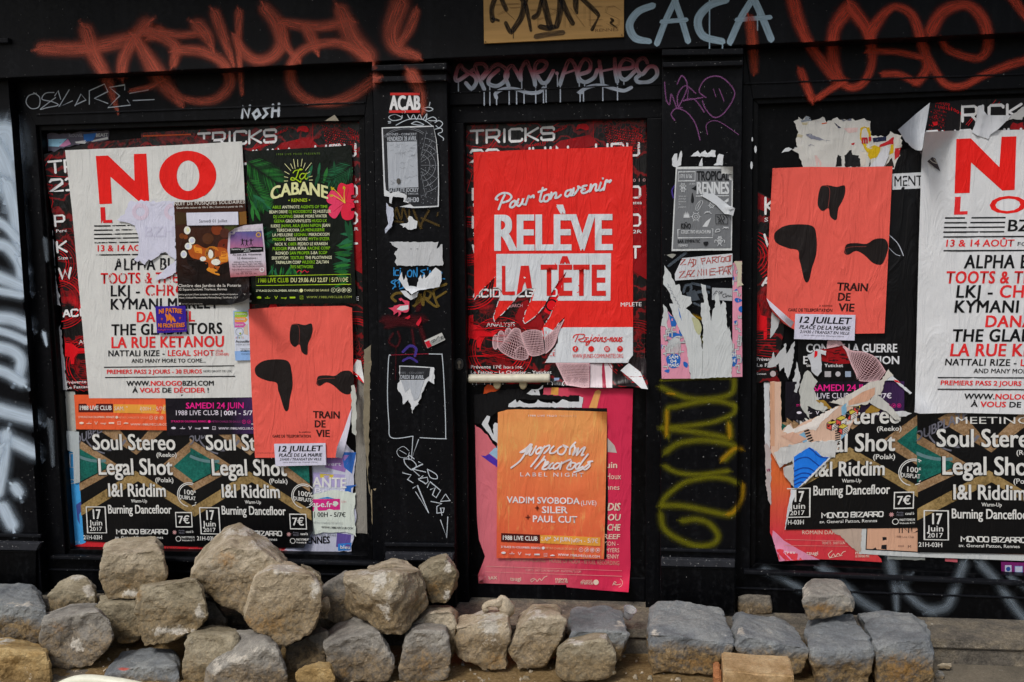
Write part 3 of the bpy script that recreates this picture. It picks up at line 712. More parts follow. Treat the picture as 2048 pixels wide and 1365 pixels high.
# ---- two ochre bricks in the foreground
def brick(label, pts, Yf, depth, hexes, seed):
    bm = bmesh.new(); f = [W(x, y, Yf) for x, y in pts]
    up = [p.copy() for p in f]
    vf = [bm.verts.new(p) for p in f]; vb = [bm.verts.new(p + Vector((.004, depth, .002))) for p in f]
    n = len(f); bm.faces.new(vf); bm.faces.new(vb[::-1])
    for i in range(n): bm.faces.new((vf[(i + 1) % n], vf[i], vb[i], vb[(i + 1) % n]))
    bmesh.ops.recalc_face_normals(bm, faces=bm.faces[:])
    bmesh.ops.bevel(bm, geom=bm.edges[:], offset=.005, segments=3, affect='EDGES')
    bmesh.ops.subdivide_edges(bm, edges=bm.edges[:], cuts=3, use_grid_fill=True)
    for v in bm.verts: v.co += Vector((1, 1, 1)) * (noise.noise(v.co * 40 + Vector((seed, 0, 0))) * .0022 - max(0, noise.noise(v.co * 25) - .3) * .012)
    c = sum(up, Vector()) / n; c.z = min(p.z for p in up)
    m = stone_mat('brick_' + hexes[0].strip('#'), hexes, .5, .92, 1.6, .6)
    return tag(from_bm('brick', bm, m, None, c, False), label, 'brick', 'loose bricks in the foreground')
brick('pale ochre brick lying flat in front of the largest paving stone', [(1446, 1341), (1588, 1352), (1586, 1420), (1446, 1420)], -.62, .13, ('#93774f', '#b0926a', '#c4aa82'), 1)
brick('reddish brick end showing left of the pale ochre brick', [(1427, 1352), (1443, 1353), (1443, 1420), (1427, 1420)], -.60, .10, ('#8a5838', '#a87048', '#b98258'), 2)
# ---- plastic cup on the corner of a stone
def cup():
    c = W(1255, 1236, -.20); ax = Vector((.25, -.25, .93)).normalized(); u = ax.cross(Vector((0, 1, 0))).normalized(); v = ax.cross(u)
    bm = bmesh.new(); rings = []
    for (h, r) in ((0, .013), (.002, .0145), (.02, .018), (.036, .021), (.038, .0235), (.0372, .0235), (.035, .0202), (.003, .0135), (.003, .0)):
        rings.append([bm.verts.new(c + ax * h + (u * math.cos(k * PI2 / 24) + v * math.sin(k * PI2 / 24)) * max(r, .0004)) for k in range(24)])
    for a, b in zip(rings[:-1], rings[1:]):
        for k in range(24): bm.faces.new((a[k], a[(k + 1) % 24], b[(k + 1) % 24], b[k]))
    t = NT('clear_plastic'); t.p(Base_Color=(.86, .88, .9), Roughness=.12, Transmission_Weight=.75, IOR=1.3, Alpha=.75)
    tag(from_bm('plastic_cup', bm, t.m, None, c, True), 'crumpled clear plastic cup resting on a flat topped grey stone', 'cup')
cup()
# ---- cream plastic tube frame in the very foreground, bottom left
def tube(name, P, r, m, label, cat):
    Q = catmull([tuple(p) for p in P], 8); Q = [Vector(q) for q in Q]; bm = bmesh.new(); rings = []
    for i, p in enumerate(Q):
        tn = (Q[min(len(Q) - 1, i + 1)] - Q[max(0, i - 1)]).normalized(); u = tn.cross(Vector((.1, 1, .1))).normalized(); v = tn.cross(u)
        rings.append([bm.verts.new(p + (u * math.cos(k * PI2 / 16) + v * math.sin(k * PI2 / 16)) * r) for k in range(16)])
    for a, b in zip(rings[:-1], rings[1:]):
        for k in range(16): bm.faces.new((a[k], a[(k + 1) % 16], b[(k + 1) % 16], b[k]))
    bm.faces.new(rings[0][::-1]); bm.faces.new(rings[-1])
    bmesh.ops.recalc_face_normals(bm, faces=bm.faces[:])
    z = min(v.co.z for v in bm.verts)
    return tag(from_bm(name, bm, m, None, Vector((Q[0].x, Q[0].y, z)), True), label, cat)
M_CREAM = plain('#e4dfc8', .4, .4, 'plastic_')
Yt = -.86
P = [W(60, 1660, Yt), W(66, 1480, Yt), W(96, 1398, Yt), W(150, 1363, Yt), W(230, 1366, Yt), W(330, 1387, Yt), W(420, 1410, Yt), W(470, 1460, Yt), W(480, 1560, Yt), W(482, 1660, Yt)]
tube('plastic_rail', P, .0165, M_CREAM, 'curved cream plastic rail in the bottom left foreground', 'plastic rail')
P = [W(-190, 1660, Yt), W(-180, 1470, Yt), W(-140, 1380, Yt), W(-80, 1340, Yt), W(-26, 1352, Yt), W(-4, 1392, Yt), W(2, 1480, Yt), W(4, 1660, Yt)]
tube('plastic_rail', P, .0165, M_CREAM, 'end of a cream plastic rail at the very left edge of the picture', 'plastic rail')
# ================================================================== paint sprayed and drawn on the shopfront
PILS = [(744, 893, 768, 912), (1324, 1486, 1320, 1471)]
def region(x, y):
    if y < beam(x): return FASC - .001
    if x < 16 + (y - 150) * .072: return PIL - .002
    for a, b, c, d in PILS:
        t = (y - 110) / 1000
        if a + (c - a) * t < x < b + (d - b) * t: return (-.101 if y < 165 else PIL) - .002
    if 898 < x < 1324 and 110 < y < 212: return BRD - .002
    return BRD - .0015
CUTS = [((-600, beam(-600)), (2700, beam(2700))), ((744, 110), (768, 1110)), ((893, 110), (912, 1110)), ((1324, 110), (1320, 1110)), ((1486, 110), (1471, 1110)), ((16, 150), (88, 1150)), ((0, 166), (2048, 166))]
def graf(label, name='graffiti', k=1.0):
    p = Part(name, shop, None, label, cuts=CUTS, regions=region, off=.0004); p.wk = k
    return p
OR1 = spray('#bd5a45', .25, .68, .6, .9); OR2 = spray('#bd4530', .3, .78, .55, .8)
HALO[OR1] = (spray('#c4604a', 0.0, .22, .3, 1.4), 1.4); HALO[OR2] = (spray('#c4482f', 0.0, .22, .3, 1.4), 1.35)
g = graf('wide salmon orange spray paint tag over the left half of the fascia', k=1.15)
g.stroke([(84, 97), (165, 97), (235, 84), (318, 64)], [30, 34, 34, 30], OR1)
g.stroke([(172, 62), (188, 110), (214, 158), (236, 226)], [34, 34, 26, 7], OR1)
g.stroke([(243, 150), (248, 116), (268, 78), (292, 48)], [24, 28, 32, 34], OR1)
g.stroke([(268, 74), (296, 118), (322, 160), (362, 208)], [22, 34, 40, 18], OR1)
g.stroke([(262, 182), (300, 174), (330, 160)], [10, 14, 8], OR1)
g.stroke([(292, 64), (330, 78), (352, 96), (347, 128)], [26, 26, 28, 20], OR1)
g.stroke([(352, 101), (402, 103), (446, 126), (460, 166), (436, 196), (396, 203), (358, 193), (334, 172)], [22, 26, 26, 26, 22, 18, 16, 22], OR1)
g.stroke([(296, 62), (360, 70), (410, 66)], [18, 20, 16], OR1)
g.stroke([(396, 52), (416, 76), (428, 104)], [34, 28, 6], OR1)
g.stroke([(430, 28), (450, 82), (468, 132)], [26, 24, 8], OR1)
g.stroke([(478, 26), (477, 90), (480, 140), (484, 188)], [20, 16, 13, 10], OR1)
g.stroke([(470, 74), (486, 104), (514, 121), (546, 112), (563, 84), (551, 44), (530, 18)], [18, 26, 26, 28, 32, 34, 30], OR1)
g.stroke([(562, 52), (572, 90), (598, 122)], [26, 20, 12], OR1)
g.stroke([(566, 46), (632, 54), (698, 44)], [22, 26, 26], OR1)
g.stroke([(612, 56), (626, 82), (637, 112)], [24, 28, 6], OR1)
g.stroke([(682, 22), (704, 76), (736, 112)], [34, 44, 40], OR1)
g.stroke([(736, 118), (706, 96), (664, 86), (612, 97), (584, 128), (583, 166), (608, 196), (650, 206), (700, 193), (748, 160)], [20, 22, 22, 22, 24, 26, 24, 20, 26, 26], OR1)
g.stroke([(800, 10), (784, 58), (792, 94), (834, 113)], [44, 40, 34, 20], OR1)
g.stroke([(832, 24), (818, 60), (798, 92)], [20, 24, 18], OR1)
g.stroke([(824, 150), (840, 186), (845, 222)], [30, 24, 16], OR1)
g = graf('orange red spray paint loops over the right end of the fascia', k=1.15)
g.stroke([(1584, -6), (1600, 50), (1626, 100), (1672, 158)], [30, 28, 24, 26], OR2)
g.stroke([(1694, 20), (1668, 62), (1668, 128), (1692, 172), (1724, 168), (1744, 126), (1737, 66), (1702, 16)], [34, 28, 28, 18, 18, 20, 26, 32], OR2)
g.stroke([(1602, 143), (1612, 170), (1624, 198)], [19, 19, 18], OR2)
g.stroke([(1636, 196), (1660, 180), (1688, 162)], [14, 15, 18], OR2)
g.stroke([(1740, 66), (1768, 28), (1794, 14), (1826, 34), (1846, 94), (1854, 136), (1836, 164)], [30, 22, 18, 22, 24, 22, 20], OR2)
g.stroke([(1832, 166), (1800, 150), (1768, 149)], [14, 17, 17], OR2)
g.stroke([(1736, 104), (1790, 104), (1846, 116)], [14, 15, 14], OR2)
g.stroke([(1862, 62), (1886, 24), (1932, 10), (1966, 40), (1976, 92), (1954, 117), (1900, 102), (1884, 82)], [30, 28, 24, 28, 24, 18, 18, 16], OR2)
g.stroke([(1856, 118), (1888, 166), (1926, 172), (1974, 148), (2048, 122), (2130, 112)], [20, 18, 16, 18, 20, 18], OR2)
g.stroke([(2020, -10), (2054, 36)], [24, 20], OR2)
g.stroke([(1500, 40), (1506, 92), (1509, 142)], [26, 26, 20], spray('#b84a30', .2, .7, .3))
CA = marker('#9db6c4', .97)
g = graf('pale blue brushed capitals on the fascia right of the brass plate', k=1.14)
g.stroke([(1305, 12), (1276, 24), (1259, 50), (1270, 76), (1298, 83)], [13, 14, 15, 15, 11], CA)
g.stroke([(1314, 87), (1332, 40), (1352, -2)], 12, CA); g.stroke([(1348, -4), (1362, 36), (1376, 82)], 12, CA); g.stroke([(1324, 44), (1372, 40)], 9, CA, smooth=False)
g.stroke([(1452, 0), (1418, 12), (1396, 40), (1406, 72), (1444, 83)], [14, 15, 16, 15, 13], CA)
g.stroke([(1460, 84), (1482, 36), (1508, -6)], 13, CA); g.stroke([(1506, -6), (1524, 34), (1542, 78)], 14, CA); g.stroke([(1474, 40), (1540, 35)], 9, CA, smooth=False)
for x, y0, y1 in ((1419, -8, 98), (1445, 82, 98), (1515, 20, 62), (1462, 84, 92)): g.line([(x, y0), (x, y1)], 2.6, CA)
# pink-to-white marker tag over the door
def two_tone():
    t = NT('pink_to_white_marker')
    uv = t.n('UVMap').outputs[0]; sp = t.n('SeparateXYZ', {0: uv}); z = t.n('SeparateXYZ', {0: t.n('NewGeometry').outputs['Position']})
    v = t.math('ABSOLUTE', t.math('SUBTRACT', t.math('MULTIPLY', sp.outputs[1], 2.0), 1.0))
    h = t.math('ADD', z.outputs[2], t.math('MULTIPLY', z.outputs[0], -.012))
    f = t.n('MapRange', {0: h, 1: W(1100, 160, 0).z, 2: W(1100, 132, 0).z})
    c = t.ramp(f, [(0.0, alb('#a9b3c0')), (.45, alb('#b08a96')), (.75, alb('#903a4a')), (1.0, alb('#64202c'))])
    st = t.noise(t.n('Mapping', {0: uv, 'Scale': (.5, 6, 1)}), 1.0, 2, .5)
    a = t.math('MULTIPLY', t.n('MapRange', {0: v, 1: .8, 2: 1.0, 3: 1.0, 4: 0.0}), t.n('MapRange', {0: st, 1: .3, 2: .6, 3: .6, 4: 1.0}))
    t.p(Base_Color=c, Roughness=.5, Alpha=a); return t.m
TW = two_tone()
g = graf('pink and white dripping marker tag across the board above the door')
def zz(pts, w=9, **k): g.stroke([(895 + x / 4.708, 100 + y / 4.708) for x, y in pts], w, TW, **k)
zz([(240, 190), (110, 285), (75, 270), (90, 190), (120, 145), (160, 190), (255, 250), (270, 310), (225, 365), (175, 315)])
zz([(345, 370), (300, 270), (265, 180), (270, 135), (340, 135), (370, 190), (330, 250)]); zz([(480, 190), (400, 260), (390, 320), (470, 340), (550, 280), (560, 200), (490, 140), (430, 160), (330, 270)])
zz([(575, 340), (545, 250), (570, 180), (605, 150), (640, 190), (690, 285)]); zz([(690, 285), (690, 200), (740, 110), (770, 160), (810, 260), (825, 330)])
zz([(825, 330), (820, 240), (830, 140), (880, 100), (935, 130), (900, 190), (840, 215)]); zz([(850, 250), (890, 310), (940, 300), (995, 200)])
zz([(1030, 220), (1032, 222)], 8); zz([(1060, 325), (1100, 200), (1150, 95), (1200, 150), (1240, 300)]); zz([(1100, 225), (1200, 190)], 5)
zz([(1230, 235), (1330, 200), (1345, 120), (1290, 90), (1235, 180), (1240, 270), (1300, 305), (1380, 260), (1410, 190)]); zz([(1430, 110), (1445, 220), (1460, 330)]); zz([(1455, 200), (1580, 175)], 5); zz([(1575, 85), (1580, 200), (1598, 300)])
zz([(1640, 180), (1740, 165), (1740, 110), (1670, 90), (1620, 160), (1625, 250), (1680, 280), (1765, 200)])
zz([(1880, 120), (1850, 80), (1800, 100), (1780, 170), (1830, 230), (1900, 160), (1960, 170), (1970, 240), (1900, 300), (1800, 305), (1775, 270), (1810, 240)])
zz([(460, 450), (455, 410), (530, 370), (640, 370), (760, 405), (860, 400), (905, 360)], 8); zz([(1270, 400), (1245, 400), (1330, 350), (1450, 335), (1560, 365), (1660, 385), (1730, 355)], 8)
for x, y0, y1 in ((102, 300, 390), (224, 365, 385), (345, 370, 520), (398, 330, 520), (462, 440, 515), (580, 340, 512), (650, 385, 510), (720, 395, 503), (698, 285, 370), (830, 330, 500), (903, 390, 498), (927, 300, 493), (1035, 240, 345), (1062, 320, 490), (1240, 290, 345), (1248, 400, 485), (1280, 400, 483), (1462, 330, 478), (1600, 300, 473), (1660, 280, 325), (1290, 300, 340)):
    zz([(x, y0), (x + 1, y1)], 2.6, smooth=False)
# white lettering on the left pier
WS = spray('#b4c4d2', .25, .98, .25, .9); WT = marker('#c3ccd4', .95)
HALO[WS] = (spray('#9fb0c0', 0.0, .35, .3, 1.3), 1.6)
g = graf('white and grey spray paint letters running down the pier at the left edge', k=1.5)
def q(pts, w): g.stroke(pts, w, WS)
for pts, w in (([(-20, 275), (14, 268), (22, 310)], 44), ([(-10, 300), (12, 350), (16, 380)], 42), ([(-20, 365), (8, 372)], 34), ([(14, 372), (30, 430), (36, 500)], 26), ([(-30, 430), (10, 452), (34, 478)], 18), ([(-30, 490), (10, 492), (38, 525), (44, 560)], 22), ([(-30, 545), (10, 560), (46, 575)], 24), ([(40, 520), (54, 545)], 14), ([(-30, 578), (10, 584), (42, 590)], 16), ([(-30, 635), (20, 638), (52, 650)], 24), ([(-30, 655), (20, 668), (52, 682)], 15), ([(-30, 690), (20, 700), (42, 720), (36, 755)], 22), ([(-30, 735), (10, 745), (44, 765)], 20), ([(-30, 812), (20, 826), (66, 838)], 26), ([(-30, 870), (20, 882), (68, 905)], 24), ([(-4, 985), (6, 930), (12, 870)], 22), ([(30, 975), (37, 985)], 20), ([(6, 1016), (16, 1036), (24, 1050)], 24), ([(-30, 940), (-4, 900)], 26)):
    q(pts, w)
g.stroke([(88, 668), (93, 690)], [8, 5], WS); g.stroke([(99, 845), (103, 880), (106, 930)], [14, 10, 8], spray('#6d7780', .1, .6)); g.stroke([(90, 480), (94, 520)], [10, 8], spray('#6d7780', .1, .6))
# thin marker tags
g = graf('thin white marker tag in angular letters above the left window')
def f3(pts, w=2.0, m=WT, ox=0, oy=0, s=2.967, **k): g.stroke([(ox + x / s, oy + y / s) for x, y in pts], w, m, **k)
f3([(215, 555), (170, 570), (155, 610), (185, 645), (230, 635), (235, 580), (200, 552)]); f3([(320, 550), (270, 555), (250, 590), (310, 605), (345, 625), (280, 640), (240, 650), (270, 625), (330, 580)])
f3([(325, 570), (345, 540), (360, 590)], smooth=False); f3([(410, 535), (350, 635), (430, 600)], smooth=False); f3([(445, 630), (480, 560), (510, 595), (445, 625)], smooth=False)
f3([(530, 620), (530, 540), (620, 500), (640, 545), (560, 585), (640, 615)], smooth=False); f3([(740, 535), (740, 505), (650, 520), (710, 570), (640, 640), (775, 625), (755, 595)], smooth=False); f3([(770, 555), (880, 535)], smooth=False); f3([(790, 598), (915, 592)], smooth=False)
g = graf('bold white painted tag with dots over the left window')
for pts in ([(484, 236), (486, 214), (496, 234), (500, 212)], [(514, 220), (506, 228), (511, 237), (520, 230), (515, 219)], [(540, 214), (528, 218), (534, 228), (526, 236)], [(546, 210), (544, 234)], [(546, 222), (558, 222)], [(558, 208), (557, 232)]): g.stroke(pts, 5.5, WT, smooth=False)
for x, y in ((475, 227), (507, 209), (517, 207), (514, 243), (526, 243)): g.disc(x, y, 3, WT, 10)
g = graf('fine white loops scribbled below the sticker on the left pilaster')
def f4(pts, w=1.8): g.stroke([(755 + x / 4.872, 180 + y / 4.872) for x, y in pts], w, WT)
f4([(240, 270), (170, 240), (110, 265), (150, 300), (230, 285), (240, 250)]); f4([(290, 240), (320, 285), (350, 240), (380, 290), (410, 240), (440, 290), (480, 235), (470, 310)]); f4([(330, 330), (400, 345), (450, 340), (380, 310), (330, 330)])
f4([(180, 345), (300, 290), (440, 290), (530, 350)]); f4([(430, 185), (500, 170), (540, 190), (500, 208), (450, 190)]); f4([(505, 155), (512, 122)]); f4([(460, 300), (540, 265), (575, 300), (500, 300)]); f4([(560, 320), (600, 300), (635, 330), (600, 370), (570, 350)]); f4([(560, 385), (620, 375), (630, 410), (590, 430), (640, 470), (640, 492)])
f4([(105, 310), (128, 308)]); f4([(108, 325), (128, 322)])
DK = marker('#4a3a16', .9); DK2 = marker('#6a5620', .92)
g = graf('faded ochre marker tag under the concert flyer on the left pilaster')
def f5(pts, w=5, m=DK, oy=180, s=4.872): g.stroke([(755 + x / s, oy + y / s) for x, y in pts], w, m)
f5([(110, 1130), (150, 1180), (190, 1260)], 4); f5([(170, 1240), (185, 1150), (230, 1260), (250, 1150), (300, 1270), (310, 1170)], 4); f5([(350, 1170), (420, 1345), (430, 1300), (500, 1180)]); f5([(430, 1250), (600, 1325)], 5); f5([(160, 1280), (250, 1290)], 4); f5([(590, 1195), (580, 1230)], 3)
g = graf('ochre marker tag half way down the left pilaster')
def f6(pts, w=6, m=DK2): g.stroke([(755 + x / 5.25, 460 + y / 5.25) for x, y in pts], w, m)
f6([(190, 750), (150, 710), (190, 670), (260, 665), (310, 690), (340, 720)], 6); f6([(440, 680), (400, 780), (380, 800), (440, 750), (450, 680), (470, 780)], 5.5); f6([(480, 790), (500, 650), (560, 660), (540, 720), (500, 720), (600, 800), (640, 800)], 5.5); f6([(630, 790), (590, 640), (720, 570)], 5.5); f6([(610, 720), (720, 650)], 5)
BL = marker('#2f86c4', .95)
g = graf('bright blue handwriting on the left pilaster')
def f7(pts, w=2.6, m=BL): g.stroke([(755 + x / 5.25, 460 + y / 5.25) for x, y in pts], w, m)
for pts in ([(172, 420), (172, 478)], [(222, 425), (190, 430), (188, 475), (222, 478)], [(240, 430), (240, 478)], [(345, 425), (318, 440), (320, 485), (350, 490), (360, 440), (340, 422)], [(378, 490), (378, 425), (412, 492), (415, 398)], [(500, 420), (455, 432), (490, 460), (465, 490)], [(528, 400), (526, 420)], [(545, 480), (550, 430), (575, 480)], [(640, 440), (675, 450), (650, 485)], [(190, 525), (145, 550), (185, 580), (160, 620)], [(190, 600), (180, 550), (230, 530), (230, 600)], [(215, 560), (250, 520), (270, 600), (230, 620), (285, 605)], [(640, 510), (705, 515)]): f7(pts)
f7([(172, 402), (173, 403)], 3); f7([(240, 408), (241, 409)], 3)
RD = spray('#4a0812', .1, .8, .5); RV = marker('#43348a', .85)
g = graf('dark red aerosol smear and drips on the left pilaster')
for pts, w in (([(840, 606), (836, 618)], 16), ([(776, 652), (800, 646), (836, 650)], 20), ([(786, 668), (778, 684), (792, 694), (800, 680), (796, 664)], 7), ([(824, 660), (828, 690), (832, 712)], 8), ([(842, 660), (852, 690)], 14), ([(792, 692), (791, 760)], 3), ([(829, 690), (830, 720)], 3), ([(770, 640), (845, 638)], 26)): g.stroke(pts, w, RD)
g.stroke([(806, 704), (820, 692), (832, 698), (830, 712)], 6, RV); g.stroke([(806, 722), (820, 716), (834, 724)], 5, RV)
g = graf('speech bubble outline drawn in white marker low on the left pilaster')
def f8(pts, w=1.8, m=WT, sm=False): g.stroke([(755 + x / 3.4125, 700 + y / 3.4125) for x, y in pts], w, m, smooth=sm)
f8([(440, 28), (450, 150), (462, 420), (465, 590), (455, 607), (290, 600)], sm=True); f8([(90, 38), (76, 60), (68, 300), (78, 500), (95, 600), (240, 590)], sm=True); f8([(242, 590), (232, 745), (280, 612)]); f8([(350, 28), (440, 30)])
g.line([(755 + 90 / 3.41, 710.5), (755 + 350 / 3.41, 708)], 2.2, spray('#8a1830', .3, .9, .3))
f8([(215, 690), (175, 660), (133, 690), (150, 730), (200, 735), (218, 700)], 1.0, sm=True); f8([(150, 685), (197, 712)], 1.0)
f8([(250, 745), (215, 720), (215, 750)], sm=True); f8([(180, 745), (230, 750), (265, 790), (235, 820), (190, 780), (180, 745)], sm=True); f8([(280, 765), (310, 780), (235, 815), (285, 860)]); f8([(240, 815), (330, 835)]); f8([(340, 815), (400, 850), (405, 880), (360, 870), (340, 815)], sm=True); f8([(280, 880), (340, 870), (345, 900), (330, 915), (280, 885), (310, 860)]); f8([(340, 940), (358, 900), (430, 960), (400, 1010), (375, 990), (395, 940), (360, 955)]); f8([(465, 985), (495, 1030), (430, 1035), (460, 990)]); f8([(365, 1035), (440, 1050), (405, 1070), (405, 1115), (450, 1110), (455, 1080), (430, 1080), (440, 1130)]); f8([(172, 840), (230, 855), (205, 885), (242, 908)]); f8([(242, 945), (272, 925), (350, 1115), (260, 970)]); f8([(430, 1162), (472, 1283), (480, 1140)])
# right pilaster: violet tag
VP = spray('#7c4a7a', .4, .8, .5, .6)
g = graf('thin violet spray tag with a bean shaped face high on the right pilaster', k=1.2)
def f9(pts, w=3): g.stroke([(1024 + x / 2.967, y / 2.967) for x, y in pts], w, VP)
f9([(905, 490), (915, 590), (935, 620), (945, 560), (970, 620), (985, 640), (1040, 520), (1010, 450), (980, 500)]); f9([(1090, 555), (1030, 510), (985, 560), (985, 630), (1010, 640)]); f9([(1030, 470), (1045, 530), (1040, 590)], 2); f9([(1130, 580), (1015, 600), (1080, 590), (1140, 665)]); f9([(1150, 580), (1110, 540), (1150, 470), (1230, 455), (1300, 510), (1320, 570), (1260, 670), (1200, 698), (1150, 650), (1130, 600)]); f9([(1195, 530), (1210, 575)], 2); f9([(1230, 530), (1258, 600)], 2.4); f9([(965, 715), (945, 680), (975, 645), (1040, 670), (1090, 740), (1115, 830)], 3); f9([(1160, 800), (1155, 740), (1220, 720), (1345, 800)], 2)
YE = spray('#74720a', .05, .58, .45, .9); YO = spray('#9a760a', .05, .85, .3, .8)
HALO[YE] = (spray('#6f6d0a', 0.0, .24, .3, 1.3), 1.7); HALO[YO] = (spray('#9a760a', 0.0, .24, .3, 1.3), 1.7)
g = graf('sideways yellow green spray letters on the lower half of the right pilaster', k=1.3)
def fy(pts, w=11, m=YE): g.stroke([(1310 + x / 3.4105, 740 + y / 3.4105) for x, y in pts], w, m)
fy([(40, 72), (300, 60), (530, 60)], 5); fy([(45, 120), (150, 170), (280, 200), (440, 190), (530, 150), (540, 60)], 12); fy([(85, 450), (80, 280), (150, 250), (330, 215), (450, 215), (545, 245)], 12); fy([(545, 250), (530, 300), (400, 355), (200, 385), (50, 395)], 11); fy([(60, 400), (250, 420), (420, 450), (510, 465), (505, 370)], 13)
fy([(75, 560), (170, 500), (330, 480), (480, 500), (545, 530), (480, 610)], 13); fy([(70, 660), (150, 700), (300, 715), (495, 690)], 11); fy([(45, 920), (80, 860), (200, 770), (350, 735), (480, 740), (560, 770)], 12); fy([(48, 925), (200, 930), (350, 960), (500, 990), (545, 960)], 13); fy([(40, 990), (60, 1080), (150, 1150), (280, 1200), (390, 1190), (430, 1130), (370, 1050), (280, 1020), (190, 1030)], 13)
fy([(82, 290), (78, 440)], 9, YO); fy([(505, 380), (510, 450)], 10, YO); fy([(460, 610), (540, 540), (585, 540)], 10, YO); fy([(600, 790), (590, 880), (545, 960), (500, 985)], 10, YO); fy([(90, 160), (130, 165)], 6, YO)
# grey letters along the foot of the right bay
GS = spray('#747f88', .1, .62, .5, 1.3)
HALO[GS] = (spray('#7e8a93', 0.0, .25, .4, 1.5), 1.7)
g = graf('grey spray paint letters running under the right window', k=1.35)
def fg(pts, w): g.stroke([(1440 + x / 3.3684, 1100 + y / 3.3684) for x, y in pts], w, GS)
fg([(300, 140), (420, 190), (540, 262)], 14); fg([(690, 130), (800, 200), (930, 330), (1060, 410)], 16); fg([(1150, 100), (1180, 250), (1190, 400)], [20, 14, 10]); fg([(1270, 190), (1220, 240), (1330, 360), (1420, 410)], 15); fg([(1420, 410), (1530, 380), (1590, 240), (1640, 100)], 17); fg([(1760, 100), (1870, 220), (1980, 380), (2060, 470)], 16); fg([(1960, 190), (2060, 260)], 10)
# ---- brass plate with engraved thin capitals, scribbled over in black
plate = empty('brass_plate', W(1107, 87, FASC), 'brass coloured plate on the fascia, scribbled over in black brush strokes', 'sign')
t = NT('brushed_brass'); nz = t.noise(t.pos((3, 1, 60)), 1.0, 4, .6)
t.p(Base_Color=t.ramp(nz, [(.3, alb('#a17c40')), (.7, alb('#b98f50'))]), Roughness=.5, Metallic=.15)
block('panel', [(966, -60), (1248, -60), (1247.8, 74), (968, 87.5)], FASC - .012, FASC - .001, t.m, plate, .001)
SP = lambda x, y: FASC - .0122
e = Part('lettering', plate, SP); EN = plain('#6f5026', .5); zq = Z0 = lambda L: [(950 + x / 6.4, y / 6.4) for x, y in L]
e.t('RENNES', 1190.5, 1237, 64.5, 6.2, EN, -.004, sl=-.05)
for L in ([(1210, 350), (1210, 95), (1395, 340), (1395, 85)], [(1618, 82), (1462, 88), (1462, 332), (1618, 326)], [(1440, 254), (1625, 248)], [(1850, 125), (1780, 78), (1680, 90), (1665, 160), (1740, 200), (1830, 240), (1835, 310), (1770, 350), (1680, 300)], [(1140, 350), (1140, 100), (990, 120)], [(800, 360), (800, 130), (960, 110), (1050, 135), (960, 190), (800, 250)], [(280, 190), (380, 140), (500, 250)], [(240, 62), (560, 45)], [(440, 100), (600, 90)], [(700, 130), (840, 126)]):
    for o_ in (0, 16): e.line([(950 + (x + o_) / 6.4, (y + o_ * .6) / 6.4) for x, y in L], .5, EN)
k_ = Part('scribble', plate, SP, off=.0010); BKM = spray('#17120e', .8, .93, .45, .4); BK2 = spray('#3a2f26', .8, .8, .5, .4)
for L, w in (([(265, -40), (215, 110), (225, 265)], 11), ([(225, 240), (300, 265)], 6), ([(330, -40), (360, 40), (400, 125)], 10), ([(560, -40), (620, 30), (600, 200), (520, 340), (455, 410), (395, 300)], [8, 11, 13, 12, 10, 9]), ([(650, 70), (690, 250), (715, 395)], [10, 8, 6]), ([(660, -30), (640, 60)], 9), ([(870, -30), (920, 180), (960, 350)], 14), ([(850, 0), (810, 170), (755, 225)], [8, 10, 12]), ([(840, 345), (940, 365), (1005, 350)], 12), ([(1090, -30), (1085, 170), (1045, 340)], [12, 14, 12]), ([(1100, -20), (1180, 170), (1250, 300)], [12, 12, 11]), ([(1290, -30), (1290, 90), (1305, 170)], [13, 12, 6]), ([(1360, -20), (1480, 90), (1575, 190), (1570, 240), (1500, 380)], [9, 11, 9, 4, 8]), ([(1740, 240), (1765, 265), (1740, 300), (1820, 360)], [4, 6, 5, 1.5]), ([(490, 400), (490, 490)], 2), ([(468, 400), (466, 445)], 1.6)): k_.stroke(zq(L), w, BKM)
k_.stroke(zq([(785, 470), (950, 440), (1120, 420)]), 12, BK2)
for x, y in ((971, 84), (1243.5, 70.5)): k_.disc(x, y, 1.6, EN, 10)
# ================================================================== printed paper
WHITE = ink('#d3d5d4'); WARM = ink('#cdceca'); LILAC = ink('#c9cadb'); OFF = ink('#bfc3c4'); BLK = ink('#0d0d10', .45); RED = ink('#e01a14'); RED2 = ink('#d92a2c')
GREYTX = ink('#cfcfca'); PAPER = ink('#cdd0cf'); BACK = ink('#cfcddb')
def catc(pts, n=5):
    k = len(pts); ext = [pts[-1]] + list(pts) + [pts[0], pts[1]]; out = []
    for i in range(1, k + 1):
        p0, p1, p2, p3 = ext[i - 1:i + 3]
        for j in range(n):
            t = j / n
            out.append(tuple(.5 * (2 * b + (c - a) * t + (2 * a - 5 * b + 4 * c - d) * t * t + (3 * b - a - 3 * c + d) * t ** 3) for a, b, c, d in zip(p0, p1, p2, p3)))
    return out
def worn(h, lo=.42, hi=.5, sc=(34, 1, 15), bg=None):
    """print partly rubbed and peeled off: the bare sheet shows through"""
    key = ('worn', h, lo)
    if key in MATS: return MATS[key]
    t = NT('worn_print_' + h.strip('#'))
    n = t.noise(t.pos(sc, (0, .5, 0)), 1.0, 6, .72, .6)
    a = t.n('MapRange', {0: n, 1: lo, 2: hi})
    t.p(Base_Color=alb(h), Roughness=.6, Alpha=a, Specular_IOR_Level=.2, Normal=wrinkle_nodes(t))
    MATS[key] = t.m; return t.m
